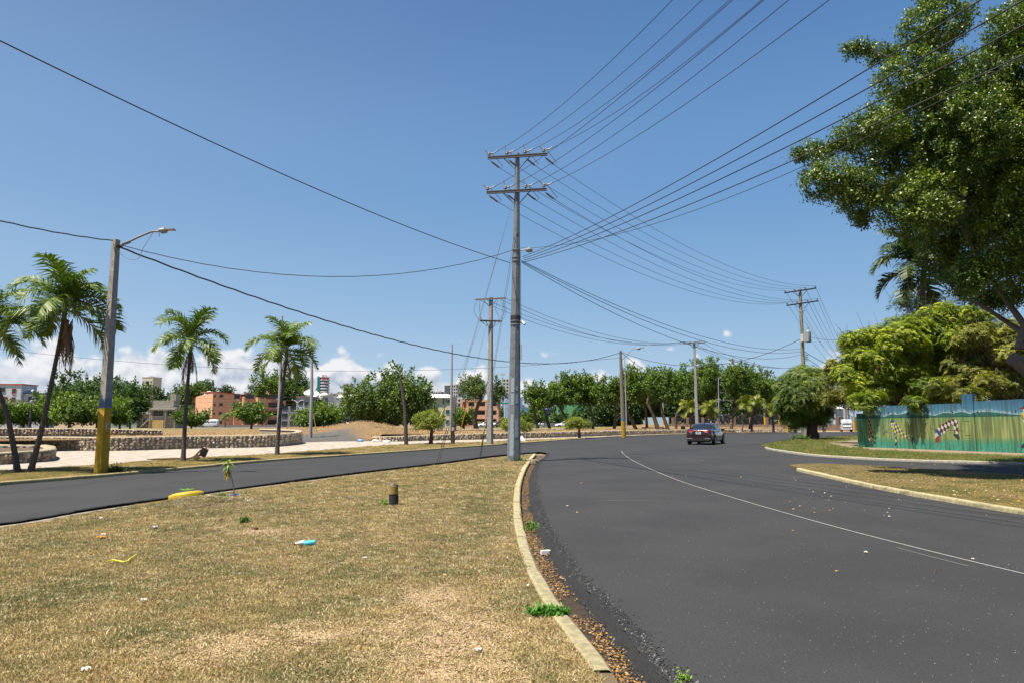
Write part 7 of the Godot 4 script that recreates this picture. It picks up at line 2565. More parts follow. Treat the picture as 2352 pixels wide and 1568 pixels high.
func motorcycle(o: Node3D) -> void:
	var dark := glossy(Color(0.02, 0.022, 0.03), 0.3)
	for z: float in [0.62, -0.64]:
		var s := Shape.new()
		var ring := []
		for k in 19:
			var g := TAU * k / 18.0
			ring.append(Vector3(0, sin(g) * 0.26, cos(g) * 0.26))
		s.tube(ring, [0.05], 6, false)
		var w := put("wheel", s, mat(Color(0.016, 0.016, 0.017), 0.85), o, Vector3(0, 0.31, z))
		s = Shape.new()
		for k in 9:
			var g := TAU * k / 9.0
			s.tube([Vector3.ZERO, Vector3(0, sin(g) * 0.24, cos(g) * 0.24)], [0.008], 3)
		s.tube([Vector3(-0.06, 0, 0), Vector3(0.06, 0, 0)], [0.05], 8)
		put("rim", s, glossy(Color(0.45, 0.45, 0.47), 0.3, 0.7), w)
	var f := Shape.new()
	f.tube([Vector3(0, 0.95, -0.42), Vector3(0, 0.55, -0.25), Vector3(0, 0.42, 0.1), Vector3(0, 0.5, 0.3)], [0.03], 6)
	f.tube([Vector3(0, 0.92, -0.40), Vector3(0, 0.74, 0.2), Vector3(0, 0.78, 0.7)], [0.028], 6)
	for w: float in [-0.09, 0.09]:
		f.tube([Vector3(w, 0.31, 0.62), Vector3(w, 0.45, 0.15)], [0.022], 5)
		f.tube([Vector3(w, 0.31, -0.64), Vector3(w * 0.8, 0.98, -0.42)], [0.025], 5)
		f.tube([Vector3(w, 0.36, 0.55), Vector3(w, 0.75, 0.42)], [0.03], 6)
	f.tube([Vector3(-0.34, 1.06, -0.36), Vector3(-0.1, 1.0, -0.43), Vector3(0.1, 1.0, -0.43), Vector3(0.34, 1.06, -0.36)], [0.014], 5)
	put("frame", f, dark, o)
	f = Shape.new()
	f.sphere(Vector3(0, 0.84, -0.16), Vector3(0.14, 0.13, 0.26), 10, 8)
	put("tank", f, glossy(Color(0.03, 0.03, 0.12), 0.2, 0.0, 0.5), o)
	f = Shape.new()
	f.box(Vector3(0, 0.80, 0.34), Vector3(0.24, 0.09, 0.72))
	put("seat", f, mat(Color(0.02, 0.02, 0.02), 0.7), o)
	f = Shape.new()
	f.box(Vector3(0, 0.45, -0.04), Vector3(0.26, 0.3, 0.34))
	f.tube([Vector3(0.13, 0.35, -0.1), Vector3(0.16, 0.3, 0.3), Vector3(0.17, 0.42, 0.85)], [0.03, 0.035, 0.05], 7)
	put("engine", f, glossy(Color(0.25, 0.25, 0.26), 0.35, 0.6), o)
	f = Shape.new()
	f.box(Vector3(0, 0.74, 0.78), Vector3(0.16, 0.08, 0.06))
	put("tail_light", f, glossy(Color(0.45, 0.01, 0.01), 0.15), o)
	f = Shape.new()
	f.box(Vector3(0, 0.56, 0.86), Vector3(0.16, 0.14, 0.02), Basis(Vector3.RIGHT, 0.25))
	put("number_plate", f, mat(Color(0.6, 0.6, 0.6), 0.6), o)
	f = Shape.new()
	f.sphere(Vector3(0, 0.95, -0.55), Vector3(0.09, 0.09, 0.08))
	put("headlight", f, glossy(Color(0.5, 0.5, 0.5), 0.1), o)

# a body as one skin round its bones: [from, to, radius, radius, colour]
func skin(bones: Array, cell: float, blend: float) -> ArrayMesh:
	var lo := Vector3.ONE * 1e9
	var hi := -lo
	for b: Array in bones:
		var r: float = maxf(b[2], b[3]) + cell * 2.0
		for e: Vector3 in [b[0], b[1]]:
			lo = lo.min(e - Vector3.ONE * r)
			hi = hi.max(e + Vector3.ONE * r)
	var n := Vector3i(((hi - lo) / cell).ceil()) + Vector3i.ONE
	var field := PackedFloat32Array()
	field.resize(n.x * n.y * n.z)
	field.fill(1.0)
	for b: Array in bones:
		var a: Vector3 = b[0]
		var ba: Vector3 = b[1] - a
		var len2 := maxf(ba.length_squared(), 1e-9)
		var reach := Vector3.ONE * (maxf(b[2], b[3]) + blend + cell * 2.0)
		var p0 := Vector3i(((a.min(b[1]) - reach - lo) / cell).floor()).clamp(Vector3i.ZERO, n - Vector3i.ONE)
		var p1 := Vector3i(((a.max(b[1]) + reach - lo) / cell).ceil()).clamp(Vector3i.ZERO, n - Vector3i.ONE)
		for z in range(p0.z, p1.z + 1):
			for y in range(p0.y, p1.y + 1):
				for x in range(p0.x, p1.x + 1):
					var q := lo + Vector3(x, y, z) * cell - a
					var t := clampf(q.dot(ba) / len2, 0.0, 1.0)
					var d := (q - ba * t).length() - lerpf(b[2], b[3], t)
					var at := (z * n.y + y) * n.x + x
					var h := clampf(0.5 + 0.5 * (field[at] - d) / blend, 0.0, 1.0)
					field[at] = lerpf(field[at], d, h) - blend * h * (1.0 - h)
	var s := Shape.new()
	var ids := {}
	var step := [1, n.x, n.x * n.y]
	for z in n.z - 1:
		for y in n.y - 1:
			for x in n.x - 1:
				var at := (z * n.y + y) * n.x + x
				var sum := Vector3.ZERO
				var count := 0
				for axis in 3:
					for c in 4:
						var o := Vector3i.ZERO
						o[(axis + 1) % 3] = c & 1
						o[(axis + 2) % 3] = c >> 1
						var i0: int = at + o.x * step[0] + o.y * step[1] + o.z * step[2]
						var f0 := field[i0]
						var f1 := field[i0 + step[axis]]
						if (f0 < 0.0) != (f1 < 0.0):
							var e := Vector3(o)
							e[axis] += f0 / (f0 - f1)
							sum += e
							count += 1
				if count:
					var q := lo + (Vector3(x, y, z) + sum / count) * cell
					var best := 1e9
					for b: Array in bones:
						var ba: Vector3 = b[1] - b[0]
						var t := clampf((q - b[0]).dot(ba) / maxf(ba.length_squared(), 1e-9), 0.0, 1.0)
						var d: float = (q - b[0] - ba * t).length() - lerpf(b[2], b[3], t)
						if d < best:
							best = d
							s.tint = b[4]
							if b.size() > 5 and fposmod(q.y * 22.0, 1.0) < 0.5:
								s.tint = b[5]
					ids[at] = s.p(q)
	for z in range(1, n.z - 1):
		for y in range(1, n.y - 1):
			for x in range(1, n.x - 1):
				var at := (z * n.y + y) * n.x + x
				for axis in 3:
					var f0 := field[at]
					var f1 := field[at + step[axis]]
					if (f0 < 0.0) != (f1 < 0.0):
						var u: int = step[(axis + 1) % 3]
						var w: int = step[(axis + 2) % 3]
						var q: Array = [ids[at - u - w], ids[at - w], ids[at], ids[at - u]]
						if f0 < 0.0:
							q.reverse()
						s.i.append_array([q[0], q[1], q[2], q[0], q[2], q[3]])
	return s.commit()

func rider(o: Node3D, shift: float, top: Color, stripe: Color, legs: Color, wide: float) -> void:
	var tone := Color(0.10, 0.055, 0.035)
	var z := shift
	var bones := [
		[Vector3(0, 0.90, 0.16 + z), Vector3(0, 1.12, 0.10 + z), 0.145, 0.135, top, stripe],
		[Vector3(0, 1.12, 0.10 + z), Vector3(0, 1.34, 0.03 + z), 0.145, 0.13, top, stripe],
		[Vector3(-0.15, 1.37, 0.03 + z), Vector3(0.15, 1.37, 0.03 + z), 0.075, 0.075, top, stripe],
		[Vector3(0, 1.40, 0.02 + z), Vector3(0, 1.50, 0.0 + z), 0.055, 0.05, tone],
		[Vector3(0, 1.585, -0.01 + z), Vector3(0, 1.63, -0.01 + z), 0.085, 0.092, tone],
		[Vector3(0, 1.55, -0.07 + z), Vector3(0, 1.565, -0.085 + z), 0.045, 0.03, tone],
		[Vector3(0, 1.60, -0.095 + z), Vector3(0, 1.585, -0.118 + z), 0.012, 0.016, tone]]
	for w: float in [-1.0, 1.0]:
		bones.append_array([
			[Vector3(w * 0.18, 1.37, 0.03 + z), Vector3(w * 0.26, 1.14, -0.08 + z), 0.062, 0.046, top, stripe],
			[Vector3(w * 0.26, 1.14, -0.08 + z), Vector3(w * wide, 1.06, -0.32 + z), 0.042, 0.032, tone],
			[Vector3(w * wide, 1.06, -0.34 + z), Vector3(w * wide, 1.05, -0.41 + z), 0.034, 0.028, tone],
			[Vector3(w * 0.09, 0.90, 0.16 + z), Vector3(w * 0.17, 0.80, -0.26 + z), 0.095, 0.07, legs],
			[Vector3(w * 0.17, 0.80, -0.26 + z), Vector3(w * 0.16, 0.40, -0.06 + z), 0.065, 0.045, legs],
			[Vector3(w * 0.16, 0.37, -0.05 + z), Vector3(w * 0.17, 0.33, -0.20 + z), 0.045, 0.035, Color(0.03, 0.03, 0.03)],
			[Vector3(w * 0.088, 1.60, 0.0 + z), Vector3(w * 0.092, 1.62, 0.0 + z), 0.02, 0.02, tone]])
	put("body", skin(bones, 0.02, 0.035), tinted(0.85), o)
	var s := Shape.new()
	s.lathe(Vector3(0, 1.62, -0.0 + z), [Vector2(0.104, -0.02), Vector2(0.108, 0.03), Vector2(0.085, 0.09), Vector2(0.0, 0.115)], 14)
	put("cap", s, mat(Color(0.02, 0.02, 0.022), 0.6), o)

func build_vehicles() -> void:
	var turn := -0.50
	var at := spot(1606, 1020.5) + Vector3(sin(-turn), 0, -cos(turn)) * 2.15
	var o := thing("car", "dark maroon sedan driving away round the bend", "car", at, turn)
	sedan(o, glossy(Color(0.040, 0.010, 0.022), 0.22, 0.35, 1.0))
	o = thing("minivan", "small white minivan driving away past the painted wall", "minivan", spot(1944, 990.2), -0.38)
	minivan(o, glossy(Color(0.74, 0.75, 0.77), 0.3, 0.0, 0.5))
	o = thing("motorcycle", "motorcycle carrying two people beside the far pavement", "motorcycle", spot(1893, 991.2), -0.25)
	motorcycle(o)
	at = o.position
	o = thing("person", "person in black and white striped shirt riding behind on the motorcycle", "person", at, -0.25)
	rider(o, 0.34, Color(0.50, 0.48, 0.50), Color(0.04, 0.04, 0.06), Color(0.02, 0.025, 0.06), 0.15)
	o = thing("person", "person in yellow green top steering the motorcycle", "person", at, -0.25)
	rider(o, -0.02, Color(0.45, 0.55, 0.05), Color(0.42, 0.52, 0.06), Color(0.015, 0.018, 0.05), 0.30)
	o = thing("motorcycle", "motorcycle half hidden behind the feathery tree's trunk", "motorcycle", Vector3(deep(1867, 965.5, 60.5).x, 0.0, -60.5), -0.95)
	motorcycle(o)
	var silver := glossy(Color(0.50, 0.52, 0.54), 0.3, 0.2, 0.5)
	var white := glossy(Color(0.72, 0.72, 0.73), 0.3, 0.0, 0.5)
	var parked := "cars parked along the street behind the park"
	var k := 0
	for q: Array in [[1228, 166.0, 1.45], [1296, 168.0, 1.65], [1318, 166.5, 1.5], [1118, 164.0, 1.6], [1150, 164.0, 1.55], [790, 168.0, 1.5]]:
		o = thing("car", ["silver parked car in front of the blue apartments", "white parked car left of the pair before the green apartments", "white parked car right of the pair before the green apartments", "white parked car left of the grey concrete pole's foot", "dark parked car right of the grey concrete pole's foot", "dark parked car before the grey apartments"][k], "car", place_at(q[0], q[1]) + Vector3(0, 0.12, 0), q[2], parked)
		sedan(o, [silver, white, white, white, glossy(Color(0.02, 0.022, 0.03), 0.25, 0.0, 0.8), glossy(Color(0.03, 0.03, 0.035), 0.25, 0.0, 0.8)][k])
		k += 1
	o = thing("minivan", "long white van parked in front of the orange block", "minivan", place_at(481, 172) + Vector3(0, 0.12, 0), PI / 2 + 0.06)
	minivan(o, white, 4.4, 1.9)


# ---------------------------------------------------------------- small things
func weeds(label: String, at: Vector3, wide: Vector2, tall: float, n: int, c0: Color, c1: Color, blade := 0.07) -> void:
	var s := Shape.new()
	for k in n:
		var g := rng.randf() * TAU
		var r := sqrt(rng.randf())
		var q := Vector3(cos(g) * wide.x * r, 0, sin(g) * wide.y * r)
		var h := tall * (1.0 - 0.6 * r) * rng.randf_range(0.4, 1.1)
		s.tint = c0.lerp(c1, rng.randf())
		var tip := q + Vector3(rng.randfn() * 0.25 * tall, h, rng.randfn() * 0.25 * tall)
		s.tube([q, tip], [0.004, 0.002], 3, false)
		for j in 4:
			var p := q.lerp(tip, 0.3 + 0.23 * j)
			leaf(s, p, (ball(rng) + Vector3.UP * 0.3).normalized(), Vector3.UP, blade * rng.randf_range(0.7, 1.3), blade * 0.42)
	tag(put("weed_clump", s, tinted(0.6, Color(0.4, 0.5, 0.1)), null, at), label, "weeds", "green weeds at the feet of poles and kerbs")

func lawn_at(u: float, v: float) -> Vector3:
	var q := spot(u, v, 0.0)
	var a := at_depth(median_left, q.z)
	var b := at_depth(median_right, q.z)
	q.y = lawn_height((q.x - a) / (b - a), q)
	return q

func build_small_things() -> void:
	# the yellow tyre planter
	var at := lawn_at(428, 1146)
	var o := thing("tyre_planter", "yellow painted tyre lying half sunk in the mound on the lawn", "tyre", at + Vector3(0, 0.045, 0))
	var b := Basis(Vector3.BACK, 0.17) * Basis(Vector3.RIGHT, -0.12)
	var s := Shape.new()
	var prof := []
	for q: Vector2 in [Vector2(0.20, -0.09), Vector2(0.27, -0.105), Vector2(0.325, -0.085), Vector2(0.33, -0.055), Vector2(0.322, -0.05), Vector2(0.334, -0.045), Vector2(0.336, -0.012), Vector2(0.328, -0.007), Vector2(0.336, -0.002), Vector2(0.336, 0.03), Vector2(0.328, 0.036), Vector2(0.334, 0.042), Vector2(0.325, 0.085), Vector2(0.27, 0.105), Vector2(0.20, 0.09)]:
		prof.append(q)
	s.lathe(Vector3.ZERO, prof, 40, b)
	put("tyre", s, mat(Color(0.62, 0.42, 0.015), 0.6, "grain", 0.3, "stain", 0.6), o)
	s = Shape.new()
	s.lathe(Vector3.ZERO, [Vector2(0.22, 0.04), Vector2(0, 0.06)], 16, b)
	put("soil", s, mat(Color(0.10, 0.07, 0.045), 0.95), o)
	s = Shape.new()
	for k in 7:
		var g := k * 0.9
		s.tint = Color(0.10, 0.26, 0.03).lerp(Color(0.2, 0.34, 0.04), rng.randf())
		leaf(s, Vector3(-0.02, 0.14, 0), Vector3(cos(g), 0.25, sin(g)).normalized(), Vector3.UP, 0.19, 0.06)
	s.tube([Vector3(0, 0.0, 0), Vector3(-0.02, 0.15, 0)], [0.006], 4)
	put("seedling", s, tinted(0.5, Color(0.4, 0.5, 0.1)), o)
	# the sapling with the blue ribbon
	at = lawn_at(537, 1146)
	o = thing("sapling", "young mango sapling with drooping leaves and a blue ribbon round its stake", "sapling", at)
	var top := Vector3(-0.13, 0.64, 0.0)
	s = Shape.new()
	s.tube([Vector3(0, -0.05, 0), Vector3(-0.01, 0.2, 0), Vector3(-0.06, 0.42, 0.0), top, top + Vector3(-0.02, 0.14, 0)], [0.012, 0.010, 0.008, 0.007, 0.005], 6)
	put("stem", s, mat(Color(0.20, 0.17, 0.12), 0.9), o)
	s = Shape.new()
	for k in 34:
		var g := k * 2.4
		var t := k / 33.0
		var q := top + Vector3(-0.02, 0.15 - 0.26 * t, 0)
		var fresh := t < 0.55
		var c := Color(0.16, 0.32, 0.03).lerp(Color(0.28, 0.36, 0.035), rng.randf())
		if not fresh:
			c = Color(0.24, 0.22, 0.025).lerp(Color(0.36, 0.24, 0.05), rng.randf())
		var out := Vector3(cos(g), lerpf(0.7, -1.2, minf(1.0, t * 1.5)), sin(g)).normalized()
		var long := rng.randf_range(0.11, 0.17)
		for j in 3:                                       # three bending pieces
			s.tint = c
			var d := (out + Vector3.DOWN * j * 0.55).normalized()
			var w: float = 0.034 * [0.8, 1.0, 0.6][j]
			var side: Vector3 = d.cross(Vector3.UP).normalized() * w * 0.5
			var e := q + d * long * 0.42
			s.quad(q - side, q + side, e + side * (1.0 if j < 2 else 0.1), e - side * (1.0 if j < 2 else 0.1))
			q = e
	put("leaves", s, tinted(0.4, Color(0.45, 0.5, 0.1)), o)
	s = Shape.new()
	s.box(Vector3(0.03, 0.03, 0.0), Vector3(0.035, 0.16, 0.03), Basis(Vector3.BACK, 0.25))
	put("stake", s, mat(Color(0.42, 0.30, 0.18), 0.9), o)
	s = Shape.new()
	s.lathe(Vector3(0.005, 0.085, 0), [Vector2(0.03, 0), Vector2(0.034, 0.012), Vector2(0.03, 0.026)], 10)
	s.box(Vector3(-0.06, 0.08, 0.02), Vector3(0.09, 0.018, 0.004), Basis(Vector3.BACK, 0.25))
	s.box(Vector3(0.06, 0.10, 0.02), Vector3(0.09, 0.022, 0.004), Basis(Vector3.BACK, -0.1))
	put("ribbon", s, mat(Color(0.015, 0.14, 0.55), 0.6), o)
	# dry wisps and clods on the mound round them
	var wisp := Shape.new()
	for j in 12:
		var g := rng.randf() * TAU
		var p := Vector3(rng.randfn() * 0.05, rng.randf() * 0.03, rng.randfn() * 0.05)
		wisp.tri(p, p + Vector3(0.006, 0, 0.006), p + Vector3(cos(g), rng.randf() * 0.5, sin(g)) * rng.randf_range(0.05, 0.12))
	var wm := wisp.commit()
	var wp := []
	var wt := []
	for j in 420:
		var q := lawn_at(clampf(500 + rng.randfn() * 48, 395, 600), 1150 + rng.randfn() * 11)
		wp.append(Transform3D(Basis(Vector3.UP, rng.randf() * TAU).scaled(Vector3.ONE * rng.randf_range(0.6, 1.3)), q))
		wt.append([Color(0.30, 0.23, 0.14), Color(0.16, 0.12, 0.08), Color(0.40, 0.32, 0.20), Color(0.17, 0.18, 0.08)][rng.randi() % 4])
	scatter("mound_straw", wm, tinted(0.95), wp, wt).set_meta("label", "dry straw and clods on the mound round the tyre")
	# rocks by the mound
	var k := 0
	for q: Array in [[431, 1135, 0.09, Color(0.46, 0.42, 0.36), "pale rock leaning against the yellow tyre"], [480, 1138, 0.08, Color(0.42, 0.35, 0.25), "tan rock between the tyre and the sapling"], [556, 1150, 0.07, Color(0.13, 0.09, 0.06), "dark clod of soil right of the sapling"], [570, 1155, 0.05, Color(0.40, 0.42, 0.46), "bluish white crumpled plastic right of the sapling"], [507, 1199, 0.05, Color(0.12, 0.06, 0.035), "dark brown clod left of the green tuft on the lawn"], [585, 1222, 0.06, Color(0.13, 0.065, 0.035), "row of brown clods right of the green tuft on the lawn"], [997, 1247, 0.04, Color(0.10, 0.06, 0.035), "dark dry curled leaf on the right half of the lawn"], [1022, 1326, 0.03, Color(0.50, 0.34, 0.16), "small ochre stone on the lawn near the kerb"], [822, 1497, 0.035, Color(0.42, 0.24, 0.11), "reddish stone at the lawn's front"], [969, 1555, 0.03, Color(0.12, 0.06, 0.03), "dark piece of bark at the picture's bottom edge"]]:
		at = lawn_at(q[0], q[1])
		s = Shape.new()
		o = put("rock", rocks[k % 8], mat(q[3], 0.95, "grain", 0.15), null, at + Vector3.UP * q[2] * 0.25)
		o.scale = Vector3(1.6, 0.9, 1.2) * q[2] * 1.1
		o.rotation.y = k * 1.3
		tag(o, q[4], "rock" if k not in [3, 6, 9] else "litter")
		k += 1
	at = spot(1227, 1066, -0.08)
	o = put("rock", rocks[2], mat(Color(0.24, 0.19, 0.14), 0.95, "grain", 0.15), null, at + Vector3.UP * 0.09)
	o.scale = Vector3(0.30, 0.26, 0.26)
	tag(o, "brown lump of concrete in the gutter near the main pole", "rock")
	# litter
	at = lawn_at(702, 1260)
	o = thing("plastic_bottle", "crushed clear bottle with turquoise label lying on the lawn", "bottle", at + Vector3.UP * 0.035, 0.25)
	s = Shape.new()
	var lay := Basis(Vector3.BACK, -PI / 2 + 0.06)
	s.lathe(Vector3(-0.13, 0, 0), [Vector2(0.012, 0.0), Vector2(0.013, 0.03), Vector2(0.03, 0.06), Vector2(0.033, 0.10)], 12, lay)
	put("neck", s, glossy(Color(0.5, 0.5, 0.48), 0.15), o)
	s = Shape.new()
	s.lathe(Vector3(-0.03, -0.006, 0), [Vector2(0.034, 0.0), Vector2(0.034, 0.13), Vector2(0.03, 0.15), Vector2(0, 0.15)], 12, lay)
	put("label", s, glossy(Color(0.05, 0.42, 0.46), 0.35), o)
	s = Shape.new()
	s.lathe(Vector3(-0.15, 0, 0), [Vector2(0.0, 0.0), Vector2(0.016, 0.0), Vector2(0.016, 0.022)], 10, lay)
	put("cap", s, mat(Color(0.20, 0.07, 0.03), 0.6), o)
	k = 0
	for q: Array in [[232, 1241, 0.10, Color(0.72, 0.26, 0.03), "orange wrapper lying on the lawn at the left"], [237, 1234, 0.05, Color(0.62, 0.58, 0.55), "white scrap beside the orange wrapper"], [232, 1190, 0.07, Color(0.60, 0.60, 0.60), "white scrap on the lawn near the left road"], [355, 1218, 0.09, Color(0.45, 0.48, 0.52), "clear plastic film left of the sapling on the lawn"], [329, 1391, 0.05, Color(0.72, 0.70, 0.68), "white paper scrap at the lawn's left front"], [837, 1292, 0.05, Color(0.55, 0.56, 0.58), "white plastic scrap right of the bottle"], [845, 1264, 0.07, Color(0.13, 0.08, 0.05), "dark dry twig piece right of the bottle"], [722, 1176, 0.03, Color(0.7, 0.7, 0.68), "tiny white scrap above the bottle, towards the stump"], [1099, 1510, 0.04, Color(0.66, 0.66, 0.68), "white scrap on the lawn beside the kerb's near end"], [195, 1555, 0.05, Color(0.62, 0.57, 0.5), "pale scrap at the bottom left"], [1213, 1355, 0.04, Color(0.72, 0.66, 0.58), "pale chip beside the kerb"]]:
		at = lawn_at(q[0], q[1])
		s = Shape.new()
		var w: float = q[2] * 0.75
		var rows := []
		for r in 4:
			var row := PackedVector3Array()
			for c in 5:
				row.append(Vector3((c / 4.0 - 0.5) * w * 1.4, 0.012 + 0.022 * absf(sin(r * 2.1 + c * 1.7 + k)), (r / 3.0 - 0.5) * w * 0.8))
			rows.append(row)
		s.grid(rows)
		o = put("litter", s, mat(q[3] * 0.75, 0.7), null, at + Vector3.UP * 0.012)
		o.rotation.y = k * 0.8
		tag(o, q[4], "litter")
		k += 1
	s = Shape.new()
	var strap := []
	for q: Array in [[246, 1301], [258, 1298], [272, 1300], [286, 1303], [296, 1296], [312, 1286]]:
		strap.append(lawn_at(q[0], q[1]) + Vector3.UP * 0.035)
	s.tube(dense(strap, 0.03), [0.009], 5)
	tag(put("strap", s, mat(Color(0.58, 0.52, 0.03), 0.5)), "thin yellow strap curling on the lawn at the left", "litter")
	at = spot(1253, 1273, -0.08)
	s = Shape.new()
	s.box(Vector3(0, 0.03, 0), Vector3(0.12, 0.05, 0.06), Basis(Vector3.UP, 0.3))
	tag(put("cup", s, mat(Color(0.75, 0.75, 0.76), 0.6), null, at), "white crushed cup lying in the leafy gutter", "litter")
	at = spot(1299, 1338, -0.09)
	s = Shape.new()
	for j in 9:
		s.tint = Color(0.52, 0.38, 0.22).lerp(Color(0.40, 0.27, 0.14), rng.randf())
		leaf(s, ball(rng) * 0.02 + Vector3.UP * 0.03, (ball(rng) + Vector3.UP * 0.2).normalized(), ball(rng), 0.075, 0.04)
	tag(put("curled_leaf", s, tinted(0.9), null, at), "big pale curled dry leaf in the gutter", "leaf")
	at = spot(1276, 1311, -0.09)
	s = Shape.new()
	s.tube([Vector3(-0.1, 0.01, 0.02), Vector3(0.0, 0.02, 0), Vector3(0.1, 0.015, -0.03)], [0.012, 0.014, 0.008], 5)
	tag(put("twig", s, mat(Color(0.13, 0.085, 0.06), 0.9), null, at), "dark twig lying across the gutter", "twig")
	# fallen frond by the slim palm
	o = thing("fallen_frond", "brown fallen palm frond with its boot lying on the verge", "palm frond", spot(440, 1056, 0.065))
	s = Shape.new()
	s.tube(dense([Vector3(-1.7, 0.04, 0.12), Vector3(-0.6, 0.08, 0.1), Vector3(0.0, 0.1, 0.0), Vector3(0.32, 0.42, -0.1)], 0.1), [0.015, 0.02, 0.03, 0.04], 5)
	s.box(Vector3(0.42, 0.30, -0.1), Vector3(0.26, 0.34, 0.05), Basis(Vector3.BACK, -0.4) * Basis(Vector3.UP, 0.4))
	s.box(Vector3(0.18, 0.10, 0.0), Vector3(0.24, 0.16, 0.1), Basis(Vector3.BACK, 0.5))
	put("stalk", s, mat(Color(0.19, 0.13, 0.08), 0.95, "grain", 0.2), o)
	at = Vector3(deep(1562, 965.5, 68).x, 0, 0)
	s = Shape.new()
	s.taper(Vector3.ZERO, Vector2(0.5, 0.3), Vector2(0.05, 0.05), 0.42, 0.4)
	tag(put("white_bag", s, mat(Color(0.72, 0.74, 0.78), 0.7), null, spot(1199, 1012, 0.06)), "white crumpled bag right of the main pole's foot on the far verge", "bag")
	k = 0
	for q: Array in [[846, 1013.5, Color(0.10, 0.26, 0.55), "blue plastic bag by the rubble wall's near end"], [872, 1014, Color(0.6, 0.62, 0.66), "white plastic bag at the foot of the rubble wall"], [898, 1016, Color(0.6, 0.62, 0.66), "white plastic scrap on the dry grass left of the bare trunk"]]:
		at = spot(q[0] - (18 if k == 0 else 10), q[1], 0.03)
		o = put("plastic_bag", rocks[k], mat(q[2], 0.5), null, at + Vector3.UP * 0.08)
		o.scale = Vector3(0.55, 0.24, 0.35)
		tag(o, q[3], "plastic bag")
		k += 1
	# weeds
	var g0 := Color(0.05, 0.12, 0.014)
	var g1 := Color(0.13, 0.22, 0.03)
	weeds("dark green weeds right of the left street lamp pole's foot", spot(266, 1084, 0.06), Vector2(0.30, 0.16), 0.32, 110, Color(0.04, 0.09, 0.014), Color(0.10, 0.17, 0.03))
	weeds("green weeds round the main pole's foot", spot(1182, 1059, 0.0) + Vector3(0, 0, 0.18), Vector2(0.38, 0.14), 0.28, 110, g0, g1)
	weeds("bright flat weed growing over the kerb in front", lawn_at(1262, 1416), Vector2(0.16, 0.08), 0.09, 130, Color(0.06, 0.19, 0.02), Color(0.13, 0.30, 0.035), 0.05)
	weeds("small weed beside the painted stump", lawn_at(884, 1164), Vector2(0.06, 0.05), 0.16, 16, Color(0.12, 0.24, 0.02), Color(0.2, 0.34, 0.04), 0.06)
	weeds("leafy weeds at the feathery tree's foot", spot(1838, 1010, 0.09), Vector2(0.75, 0.35), 0.6, 150, g0, Color(0.14, 0.23, 0.05), 0.13)
	weeds("round green grass tuft in the middle of the lawn", lawn_at(562, 1205), Vector2(0.07, 0.05), 0.13, 60, Color(0.07, 0.16, 0.02), Color(0.12, 0.22, 0.03), 0.04)
	weeds("weeds on the mound between tyre and sapling", lawn_at(508, 1140), Vector2(0.14, 0.06), 0.12, 40, g0, g1, 0.05)
	weeds("yellow green sprout on the mound's front", lawn_at(452, 1150), Vector2(0.08, 0.05), 0.08, 24, Color(0.12, 0.24, 0.02), Color(0.2, 0.34, 0.04), 0.05)
	weeds("green weeds in the gutter halfway along the kerb", spot(1222, 1212, -0.08), Vector2(0.12, 0.4), 0.1, 90, g0, g1, 0.05)
	weeds("weeds at the painted wall's corner", spot(1972, 1029, 0.09), Vector2(0.4, 0.2), 0.18, 60, Color(0.12, 0.17, 0.03), Color(0.24, 0.26, 0.06), 0.08)
	weeds("green sprouts at the bottom edge of the road", spot(1575, 1563, 0.0), Vector2(0.05, 0.03), 0.07, 14, Color(0.12, 0.24, 0.02), Color(0.2, 0.34, 0.04), 0.03)


# ---------------------------------------------------------------- grass and fallen leaves
func tuft(n: int, tall: float, seed_: int) -> Mesh:
	var r := RandomNumberGenerator.new()
	r.seed = seed_
	var s := Shape.new()
	for k in n:
		var g := r.randf() * TAU
		var q := Vector3(cos(g), 0, sin(g)) * sqrt(r.randf()) * 0.055
		var lean := Vector3(r.randfn() * 0.6, 1.0, r.randfn() * 0.6).normalized()
		if r.randf() < 0.35:
			lean = Vector3(r.randfn(), 0.18, r.randfn()).normalized()
		var h := tall * r.randf_range(0.5, 1.1)
		var side := lean.cross(ball(r)).normalized() * 0.0032
		var m := q + lean * h * 0.6
		var e := m + (lean + Vector3(r.randfn(), -0.2, r.randfn()) * 0.5).normalized() * h * 0.45
		var c := r.randf_range(0.65, 1.15)
		s.tint = Color(c, c, c * r.randf_range(0.8, 1.0))
		s.quad(q - side, q + side, m + side * 0.8, m - side * 0.8)
		s.tri(m - side * 0.8, m + side * 0.8, e)
	return s.commit()

